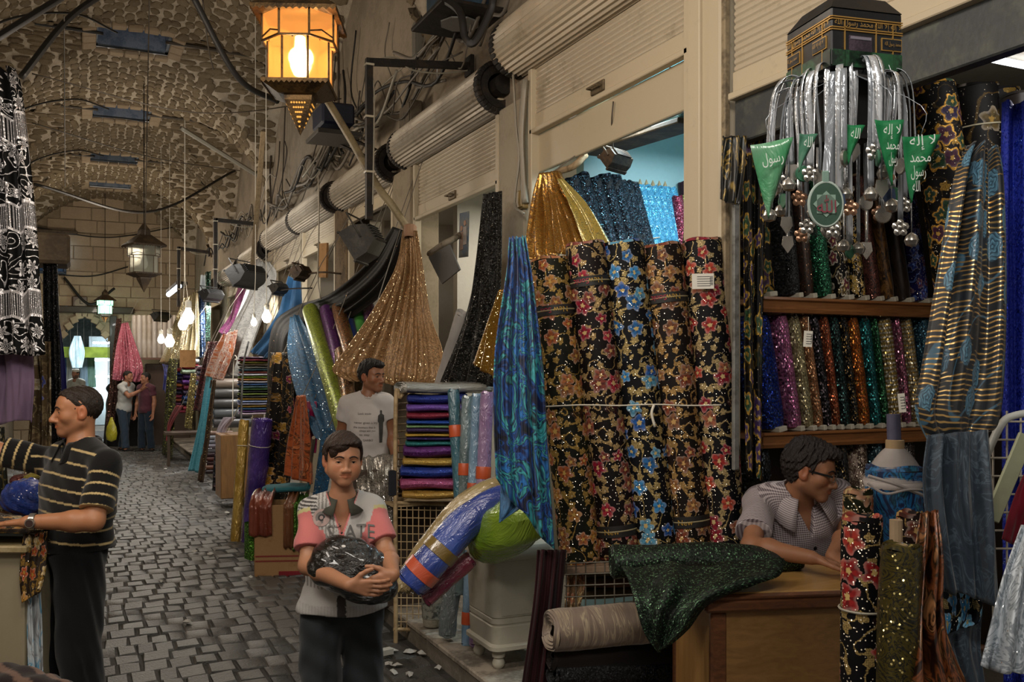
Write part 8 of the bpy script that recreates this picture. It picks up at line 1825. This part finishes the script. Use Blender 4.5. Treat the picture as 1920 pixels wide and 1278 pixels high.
# ---------------------------------------------------------------- man with glasses leaning on the desk
def desk_man():
    d = 3.95; J = {}; w_ = lambda x, y, dd=0: W(x, y, d+dd); s = .95; pel = w_(1492, 1125, .22)
    J.update(neck=w_(1500, 922, .0), chest=w_(1496, 995, .07), sr=w_(1424, 938, .04), sl=w_(1572, 926, .10), er=w_(1409, 1024, -.22), wr=w_(1522, 1045, -.46), el=w_(1590, 1000, .0), wl=w_(1560, 1042, -.22))
    R_ = (J['sr']-J['sl']).normalized(); legs(J, pel, R_, s, floor=.17); ofs(J, -FW)
    o = empty('person', Vector((pel.x, pel.y, .17)), 'young man in checked shirt and glasses leaning on the oak desk', 'person')
    hf = (RT*.86-FW*.46-UP*.2).normalized(); C = w_(1519, 882, -.06)
    hands = [(J['wr'], (RT*.95-UP*.22-FW*.05), (-UP+RT*-.2), .95, [(.15, .25, .2), (.12, .25, .2), (.15, .25, .2), (.2, .3, .2)], 1, (.15, .5), .1), (J['wl'], (RT*.5-UP*.2-FW*.8), (-UP), .95, [(.15, .25, .2)]*4, -1, (.15, .5), .1)]
    root, I = person('desk', o, J, s, (C, hf, UP+RT*.12-FW*.02, .98, 1.0, 1.12), lin('94664a'), ('1c1310', .026, .014, [((0, .07, .09), (.055, .045, .03), .02), ((.0, -.03, .11), (.06, .06, .025), .02)], None, .005), hands=hands, stub=.16, res=.0055)
    a, b_ = lin('b8b0b2'), lin('5a4048')
    def colf(V, I, J):
        c = tile(V, a); t = armcoord(V, I, J); nb = np.array(J['neck']); r = (V-nb)@np.array(I['R']); u = (V-nb)@np.array(I['U']); u = np.where(t > 0, t, u); m = np.mod(u, .0105) < .0048; c[m] = (a+b_*1.6)/2.6*.8; return c
    g = G('checked_shirt'); col = g.n('ShaderNodeAttribute', {'attribute_name': 'st'}); uu, vv, _ = g.sep(g.n('ShaderNodeAttribute', {'attribute_name': 'st'}, 1))
    s1 = g.step(g.math('SINE', g.math('MULTIPLY', uu, 2*math.pi/.0085)), -.2, .2); s2 = g.step(g.math('SINE', g.math('MULTIPLY', vv, 2*math.pi/.0085)), -.2, .2)
    f = g.math('MULTIPLY', g.math('ADD', g.math('MULTIPLY', s1, .62), g.math('MULTIPLY', s2, .38)), .9); g.bump(g.noise(g.obj(), 200, 3), .15, .004)
    mch_ = g.done(g.mix(f, hexc('b4aaac'), hexc('3c2a32')), .85, 0, Sheen_Weight=.1)
    sh, V, Q = garment_top(root, I, J, s, lambda V, I, J: tile(V, a), 'checked_shirt', sleeve=.72, loose=.02, res=.005, neck_r=.070, fold=.005, vneck=.15, hem=.0, sr_=.076, mat=mch_)
    t = armcoord(V, I, J); nb = np.array(J['neck']); r = (V-nb)@np.array(I['R']); u = (V-nb)@np.array(I['U']); at = sh.data.attributes.new('st', 'FLOAT_VECTOR', 'POINT')
    f_ = (V-nb)@np.array(I['F']); at.data.foreach_set('vector', np.stack([np.where(t > 0, t, u), np.where(t > 0, f_, r), r*0], 1).astype(np.float32).ravel()) if len(at.data) == len(V) else None
    g2 = G('checked_collar'); uv_ = g2.uv(); x, y, _ = g2.sep(uv_); s1 = g2.step(g2.math('SINE', g2.math('MULTIPLY', y, 2*math.pi/.0085)), -.2, .2); mcol = g2.done(g2.mix(g2.math('MULTIPLY', s1, .6), hexc('b4aaac'), hexc('3c2a32')), .85)
    collar(root, I, J, s, mcol, r0=.080, h=.03, out=.06, gap=.5, drop=.05, point=.045)
    for r_, u_ in ((-.012, -.2), (-.08, -.235), (.09, -.25), (-.012, -.29)): hit = on_surface(V, Q, [J['neck']+I['R']*r_+I['U']*u_], I['F']*-1, .002)[0]; mb = MB(); mb.lathe([(0, .003), (.0075, .002), (.008, 0)], hit, 12, I['F']); mb.build('button', plain('141216', .4), root)
    garment_legs(root, J, s, lin('202026'), 'trousers')
    # glasses
    C, hf, hr, hu, hs = I['C'], I['hf'], I['hr'], I['hu'], I['hs']; P = lambda x, y, z: C+(hr*x+hf*y+hu*z)*hs; mf = plain('0f0d0c', .3)
    gl = empty('eyeglasses', P(0, .1, -.02), 'dark framed eyeglasses worn by the man at the desk', 'glasses')
    for x in (-1, 1):
        rim = [P(x*(.034+.024*math.copysign(abs(math.cos(a))**.7, math.cos(a))), .108-.008*abs(math.cos(a) > 0)*1, -.006+.016*math.copysign(abs(math.sin(a))**.8, math.sin(a))) for a in [k/24*6.2832 for k in range(25)]]
        mb = MB(); mb.tube(rim, .0013, 6, False); mb.build('rim', plain('8a8880', .3, .7), gl, smooth=True); mb = MB(); mb.add(rim[:24], [tuple(range(24))])
        g = G('lens'); mb.build('lens', g.done((.9, .95, .95), .05, 0, Transmission_Weight=1.0, IOR=1.1, Alpha=.25), gl)
        mb = MB(); mb.bar(P(x*.058, .104, .002), P(x*.078, .01, .006), .0025*hs, .008*hs); mb.bar(P(x*.078, .012, .006), P(x*.080, -.018, -.004), .0025*hs, .006*hs); mb.build('temple', mf, gl)
    mb = MB(); mb.tube([P(-.011, .112, .0), P(0, .118, .004), P(.011, .112, .0)], .0016, 6); mb.build('bridge', mf, gl)
desk_man()
# ---------------------------------------------------------------- people far down the street
def far_person(px, pyh, d, s, face, lab, shirt, legc, sx, hairc='15100d', arms=None, floor=0.0, long=False, cap=None, beard=False, lean=0):
    face = Vector(face).normalized(); R_ = face.cross(UP).normalized(); g0 = W(px, 690, d); base = Vector((g0.x, g0.y, floor)); J = {}; at = lambda r, f, z: base+R_*r*s+face*(f+lean*max(0, z-.9))*s+UP*z*s
    J.update(neck=at(0, 0, 1.46), chest=at(0, 0, 1.27), sr=at(.19, 0, 1.40), sl=at(-.19, 0, 1.40)); a = arms or {}
    J['er'] = at(*a.get('er', (.25, 0, 1.12))); J['wr'] = at(*a.get('wr', (.26, .05, .86))); J['el'] = at(*a.get('el', (-.25, 0, 1.12))); J['wl'] = at(*a.get('wl', (-.26, .05, .86)))
    legs(J, at(0, 0, .95), R_, s, F_=face, step=sx, floor=floor); ofs(J, face); o = empty('person', base, lab, 'person')
    C = at(0, .02, 1.61); hands = [(J['wr'], J['wr']-J['er'], face, s, [(.2, .3, .2)]*4, 1, (.2, .5)), (J['wl'], J['wl']-J['el'], face, s, [(.2, .3, .2)]*4, -1, (.2, .5))]
    hfc = Vector(a.get('look', face)).normalized()
    root, I = person('far', o, J, s, (C, hfc, UP, .98*s), lin('9a6a50'), (hairc, .012, .006), stub=.75 if beard else .1, res=.011, hands=hands, eyes=d < 12)
    cs = lin(shirt)
    garment_top(root, I, J, s, lambda V, I, J: tile(V, cs), 'robe' if long else 'shirt', sleeve=.6 if not long else .95, loose=.014, res=.010, fold=.004, hem=.03 if not long else .1)
    if long:
        sd = SDF(); sd.cone(np.array(at(0, 0, 1.0)), np.array(at(0, 0, .08)), .17*s, .25*s, .03, True); lo, hi = sd.box(); skinmesh('robe_skirt', [sd.mesh(.014, lo, hi)], M_fab, root, lambda V: tile(V, cs))
    else: garment_legs(root, J, s, lin(legc), 'jeans', res=.012)
    for t in ('r', 'l'): sd = SDF(); an = J['a'+t]; sd.cone(np.array(an-UP*.045*s-face*.04*s), np.array(an-UP*.05*s+face*.16*s), .045*s, .036*s, .02); lo, hi = sd.box(); skinmesh('shoe', [sd.mesh(.01, lo, hi)], M_fab, root, lambda V: tile(V, lin('14100e')))
    if cap: mb = MB(); mb.lathe([(.086*s, .045*s), (.088*s, .05*s), (.088*s, .1*s), (.07*s, .118*s), (0, .122*s)], C, 18, UP); mb.build('cap', plain(cap, .8), root, smooth=True)
    return root, J
far_person(232, 700, 19.4, .98, (RT*.95-FW*.2), 'man in white short-sleeved shirt and jeans chatting at the far end', 'a8a8a4', '2c3a48', (.10, -.12), '1a120e', {'er': (.2, .22, 1.2), 'wr': (.12, .42, 1.32), 'el': (-.26, -.05, 1.1), 'wl': (-.27, -.02, .85)}, lean=.12)
far_person(274, 705, 19.3, .96, (-RT*.45-FW*.9), 'man in maroon polo shirt and jeans facing the man in white', '4a2630', '1e2a36', (.04, -.06), '15100d', {'look': (-RT*.7-FW*.7)})
far_person(143, 692, 23.6, 1.0, (-RT*.3-FW*.95), 'bearded man in white cap and pale robe coming through the arch', 'a09c90', '1e2a36', (.06, -.06), '0d0a08', cap='c4c0b4', beard=True, long=True)
def abaya(px, d, s, lab):
    g0 = W(px, 690, d); b = Vector((g0.x, g0.y, 0)); o = empty('person', b, lab, 'person'); sd = SDF(); z = lambda h: np.array(b+UP*h*s)
    sd.cone(z(.06), z(1.0), .27*s, .2*s, .08, False); sd.cone(z(1.0), z(1.36), .2*s, .17*s, .08); sd.ell(z(1.36), (.22*s, .13*s, .1*s), None, .08); sd.cone(z(1.36), z(1.55), .1*s, .09*s, .08); sd.ell(z(1.58), (.10*s, .115*s, .125*s), None, .05)
    sd.post.append(lambda F, x, y, zz: F+.012*np.sin(np.arctan2(y-b.y, x-b.x)*9+3*zz)*np.clip(1.3-zz, 0, 1)); lo, hi = sd.box(); lo[2] = .01; skinmesh('black_cloak', [sd.mesh(.014, lo, hi)], M_fab, o, lambda V: tile(V, lin('08080a')))
abaya(218, 20.6, .96, 'person in black cloak standing left behind the man in white shirt'); abaya(258, 20.8, .97, 'person in black cloak standing between the two chatting men')
mb = MB(); p = W(209, 800, 19.2); P_ = [[p+RT*math.cos(a)*r_+FW*math.sin(a)*r_*.5+UP*h for a in [k/14*6.283 for k in range(15)]] for r_, h in ((.02, .2), (.05, .12), (.1, 0), (.12, -.14), (.1, -.26), (.02, -.3))]; mb.grid(P_); mb.build('plastic_bag', foil('a8a020', '8a8414', .3, 8, .8, 0, .8), smooth='all', label='yellow plastic bag in the hand of the man in white shirt', cat='bag')
# ================================================================ left shop: hanging sequin gown cloth, counter, parcels
def bwfloral():
    g = G('black_white_beaded'); u = g.uv()
    v = g.vm('MULTIPLY', u, (9.5, 9.5, 0)); pos = g.vor(v, 1, rnd=.75, out='Position'); cc = g.sep(g.vor(v, 1, rnd=.75)); l = g.vm('SUBTRACT', v, pos); x, y, _ = g.sep(l); r = g.vm('LENGTH', l, out='Value')
    ang = g.math('ADD', g.math('ARCTAN2', y, x), g.math('MULTIPLY', cc[0], 6)); pet = g.math('ABSOLUTE', g.math('COSINE', g.math('MULTIPLY', ang, 3))); q = g.math('DIVIDE', r, g.math('MULTIPLY_ADD', pet, .34, .06)); 
    out = g.math('MULTIPLY', g.step(q, .62, .72), g.step(q, 1.05, .95)); veins = g.math('MULTIPLY', g.step(q, 1.0, .95), g.step(g.math('SINE', g.math('MULTIPLY', r, 90)), .3, .6)); fl = g.math('MAXIMUM', out, g.math('MULTIPLY', veins, .8))
    nz = g.noise(u, 13, 0); sw = g.step(g.math('ABSOLUTE', g.math('SUBTRACT', g.math('FRACT', g.math('MULTIPLY', nz, 5)), .5)), .09, .04); sw = g.math('MULTIPLY', sw, g.step(q, 1.0, 1.3))
    m = g.math('MAXIMUM', fl, sw); bv = g.vm('MULTIPLY', u, (300, 300, 0)); bc = g.vor(bv, 1, rnd=.5); m = g.math('MULTIPLY', m, g.step(g.vor(bv, 1, rnd=.5, out='Distance'), .62, .5))
    # beaded fringe bands between scalloped edges
    yy = g.math('ADD', g.sep(u)[1], g.math('MULTIPLY', g.math('ABSOLUTE', g.math('SINE', g.math('MULTIPLY', g.sep(u)[0], 14))), .03)); ph = g.math('FRACT', g.math('MULTIPLY', yy, 1/.46)); band = g.math('MULTIPLY', g.step(ph, .70, .71), g.step(ph, .995, .985))
    fr = g.math('MULTIPLY', g.step(g.math('SINE', g.math('MULTIPLY', g.sep(u)[0], 2*math.pi/.011)), -.1, .3), g.math('MULTIPLY_ADD', g.step(g.math('SINE', g.math('MULTIPLY', yy, 900)), -.4, .2), .75, .25))
    edge = g.math('MAXIMUM', g.math('MULTIPLY', g.step(ph, .675, .68), g.step(ph, .712, .705)), g.step(ph, .965, .975)); m = g.fmix(band, m, fr); m = g.math('MAXIMUM', m, g.math('MULTIPLY', edge, .9))
    nd = g.vm('SCALE', g.vm('SUBTRACT', bc, (.5, .5, .5)), scale=g.math('MULTIPLY', m, .7)); g.put(g.b.inputs['Normal'], g.vm('NORMALIZE', g.vm('ADD', g.n('ShaderNodeNewGeometry', out='Normal'), nd)))
    return g.done(g.mix(m, hexc('050505'), hexc('dcd8d8')), g.fmix(m, .7, .28), g.math('MULTIPLY', m, .55), Specular_IOR_Level=.15)
drape([(W(-45, 130, 5.0), W(28, 128, 5.0), .03), (W(-45, 200, 4.95), W(42, 180, 4.95), .035), (W(-50, 400, 4.9), W(66, 400, 4.9), .035), (W(-50, 560, 4.9), W(76, 560, 4.9), .035), (W(-50, 668, 4.9), W(84, 664, 4.9), .03)], 3, .62, bwfloral(), 'black cloth with white beaded flowers and fringe hanging at the left edge', seed=120, nv=60)
drape([(W(-60, 650, 5.05), W(60, 662, 5.05), .03), (W(-60, 720, 5.0), W(62, 720, 5.0), .035), (W(-60, 796, 5.0), W(60, 790, 5.0), .04)], 3, .7, cloth('6a566c', '5a485e', .7, sheen=.3), 'lilac sheer length below the beaded black cloth', seed=121)
mfw = floral('5a4a34', ('4a5ab0', 'c0b8a0', 'b8ae94', '3a4a9a'), '8a7a5a', .1, 1, .3, .01, .6)
drape([(W(56, 640, 5.3), W(96, 640, 5.3), .025), (W(56, 780, 5.3), W(98, 780, 5.3), .03), (W(40, 930, 5.25), W(98, 920, 5.3), .03)], 3, .45, mfw, 'cream and blue flowered cloth hanging behind the striped man', seed=122)
drape([(W(82, 484, 6.2), W(106, 482, 6.2), .02), (W(84, 640, 6.2), W(112, 640, 6.2), .03), (W(88, 830, 6.2), W(118, 830, 6.2), .03)], 3, .5, sequin('0c0b0d', '50505a', '060607', .008, '070608', .5), 'tall black sequinned length hanging beyond the flowered cloth', seed=123)
drape([(W(102, 580, 7.2), W(108, 580, 7.2), .02), (W(104, 700, 7.2), W(122, 700, 7.2), .03), (W(106, 860, 7.2), W(126, 860, 7.2), .03)], 2, .4, cloth('14145a', '0a0a34', .5), 'dark blue length hanging behind the black sequinned one', seed=124)
mb = MB(); p = W(86, 470, 6.3); mb.box(p, (.3, .4, .2), None, .02); mb.build('box_on_wall', worn('6a5c48', '54473a', .7), label='pale brown box above the tall black sequinned length', cat='box')
# counter
ct = empty('counter', W(10, 1278, 3.9), 'cream counter at the left edge where the striped man rests his hand', 'counter'); a = W(44, 1020, 3.85); zt_ = W(20, 1018, 3.85).z; cw = Matrix((RT, FW, UP)).transposed()
mb = MB(); mb.box(Vector((a.x, a.y, zt_/2))-RT*.45+FW*.3, (.9, .6, zt_-.06), cw, .01); mb.build('cabinet', worn('8a8068', '7a705a', .6, 0, 3, .6, .05), ct)
mb = MB(); mb.box(Vector((a.x, a.y, zt_*.42))-RT*.5-FW*.005, (.74, .016, zt_*.7), cw, .006); mb.build('door_panel', worn('8a8068', '7a705a', .6, 0, 3, .6, .05), ct)
mb = MB(); mb.box(Vector((a.x, a.y, zt_-.02))-RT*.44+FW*.29, (.94, .66, .03), cw, .006); mb.build('counter_top', worn('9a8a6a', '85754f', .5), ct)
mor = floral('2a2018', ('b0622a', 'c08a40', 'a0481c', 'b8a070'), '8a6a30', .07, 1, .4, .01, .7)
slab(Vector((a.x, a.y, zt_-.0))-RT*.8+FW*.1, Vector((a.x, a.y, zt_-.0))-RT*.0+FW*.1, .04, .4, cloth('9aa4a4', '6a8080', .6), 'white and blue folded cloth on the left counter', back=FW)
drape([(Vector((a.x, a.y, zt_+.05))-RT*.62+FW*.45, Vector((a.x, a.y, zt_+.05))+RT*.05+FW*.45, .01), (Vector((a.x, a.y, zt_+.052))-RT*.62+FW*.1, Vector((a.x, a.y, zt_+.05))+RT*.06+FW*.1, .008), (Vector((a.x, a.y, zt_+.05))-RT*.62-FW*.03, Vector((a.x, a.y, zt_+.04))+RT*.06-FW*.03, .008)], 2, .7, mor, 'orange flowered cloth spread on the left counter under the man\'s hand', seed=126, cat='cloth', name='spread_cloth', nrm=UP)
drape([(Vector((a.x, a.y, zt_+.04))+RT*.01-FW*.02, Vector((a.x, a.y, zt_+.04))+RT*.07+FW*.06, .006), (Vector((a.x, a.y, zt_-.12))+RT*.0-FW*.03, Vector((a.x, a.y, zt_-.12))+RT*.075+FW*.03, .01), (Vector((a.x, a.y, zt_-.24))+RT*.01-FW*.03, Vector((a.x, a.y, zt_-.2))+RT*.07+FW*.0, .008)], 1.5, .2, mor, 'orange flowered cloth corner hanging over the counter edge', seed=127)
mpr = swirl(((.3, '3a2c2a'), (.42, '9aa0a4'), (.5, 'a8b0b4'), (.58, '2f7a9a'), (.64, 'b0b4b4'), (.74, '2a2022')), 7, 2, .7, 0, (1, .7), .1)
drape([(W(50, 1080, 3.9), W(76, 1060, 3.95), .012), (W(50, 1160, 3.88), W(78, 1160, 3.93), .018), (W(54, 1300, 3.86), W(80, 1300, 3.9), .018)], 2, .3, mpr, 'white cloth with brown and turquoise print hanging from the left counter', seed=128)
sd = SDF(); c = W(42, 932, 4.6); sd.ell(np.array(c), (.1, .12, .085), None, .02); sd.ell(np.array(c+UP*.0+RT*.04), (.08, .1, .09), None, .03); o = empty('parcel', c-UP*.09, 'blue cloth parcel in crinkled plastic on the left counter', 'parcel'); lo, hi = sd.box()
sd.post.append(lambda F, x, y, z: F+.006*np.sin(x*70+z*50)*np.sin(y*60-z*40)); P_, Q_ = sd.mesh(.008, lo, hi); g = G('blue_parcel'); n = g.noise(g.obj(), 22, 5, .6, 2); g.bump(n, 1, .02); skinmesh('wrapped_cloth', [(P_, Q_)], g.done(g.mix(n, hexc('0a1c6a'), hexc('2a5ac8')), .25, 0, Coat_Weight=.8), o)
mb = MB(); mb.box(c-UP*.18+FW*.2-RT*.1, (.5, .5, .2), cw, .01); mb.build('low_table', M_trim, label='low dark table beside the left counter under the blue parcel', cat='table')
slab(W(18, 912, 4.75), W(60, 908, 4.75), .05, .2, sequin('6a2c2a', 'b07060', size=.008, base='4a1c1a', cover=.5), 'dusky red glitter bolt lying behind the blue parcel', back=FW)
slab(W(46, 908, 4.7), W(78, 898, 4.7), .05, .2, lame('a89a4a', '6a6030', .25, .6, 10, .1), 'pale gold bolt lying behind the blue parcel', back=FW)
drape([(W(-20, 800, 4.7), W(10, 800, 4.7), .02), (W(-20, 880, 4.7), W(14, 880, 4.7), .025), (W(-20, 960, 4.65), W(16, 965, 4.7), .025)], 2, .3, floral('14150e', ('4a4a2a', '3a3420', '54502c'), '6a5a30', .09, .7, .4, .01, .4), 'dark olive flowered cloth hanging at the left edge behind the parcel', seed=129)
# cloth heaped at the bottom left corner, nearest the camera
sd = SDF()
for x, y, r in ((10, 1282, .07), (40, 1292, .06), (75, 1290, .05), (110, 1296, .045), (-20, 1280, .07)): sd.ell(np.array(W(x, y, 2.6)), (r, r*1.4, r*.55), None, .04)
sd.post.append(lambda F, x, y, z: F+.006*np.sin(x*50+z*40)*np.sin(y*60-x*40)); o = empty('heaped_cloth', W(40, 1330, 2.6), 'dark brown cloth heaped at the bottom left corner', 'cloth'); lo, hi = sd.box(); skinmesh('cloth', [sd.mesh(.008, lo, hi)], M_fab, o, lambda V: np.where((np.sin(V[:, [0]]*60+V[:, [1]]*45) > .5), lin('5a4438'), lin('1a100e')))
mb = MB(); mb.box(W(30, 1345, 2.65), (.5, .4, .06), cw, .008); mb.box(W(30, 1345, 2.65)-UP*.38, (.4, .3, .7), cw, .01); mb.build('side_table', M_trim, label='dark side table under the heaped brown cloth', cat='table')
# ---- thin cords that tie the hanging lengths back to what carries them
for o in [o for o in S.objects if o.parent is None and o.get('category') in ('drape', 'garment') and o.type == 'MESH']:
    co = [o.location+v.co for v in o.data.vertices]; zt = max(p.z for p in co); tops = [p for p in co if p.z > zt-.02]; p = sum(tops, Vector())/len(tops); pts = None
    if p.x > .9 and 7.2 < p.y < 23 and zt < 3.3: pts = [p-UP*.03, Vector((min(p.x+.25, XW-.02), p.y, min(zt+.5, 3.4))), Vector((XW+.04, p.y, 3.62))]
    elif p.y > 24: pts = [p-UP*.03, Vector((p.x, p.y, 3.0)), Vector((p.x, p.y, 3.67))]
    elif p.x < .3 and p.y > 4 and zt > 2.1: pts = [p-UP*.03, Vector((p.x-.4, p.y, max(zt+.2, 3.2))), Vector((XL-.01, p.y, max(zt+.3, 3.4)))]
    elif 'gathered at the top left of the blue shop' in o['label']: pts = [p-UP*.03, Vector((2.55, p.y+.1, zt+.02)), Vector((XW+.03, 4.75, 3.0))]
    if pts: mb = MB(); mb.tube(pts, .004, 5); mb.build('hanging_cord', M_cable[2], o)
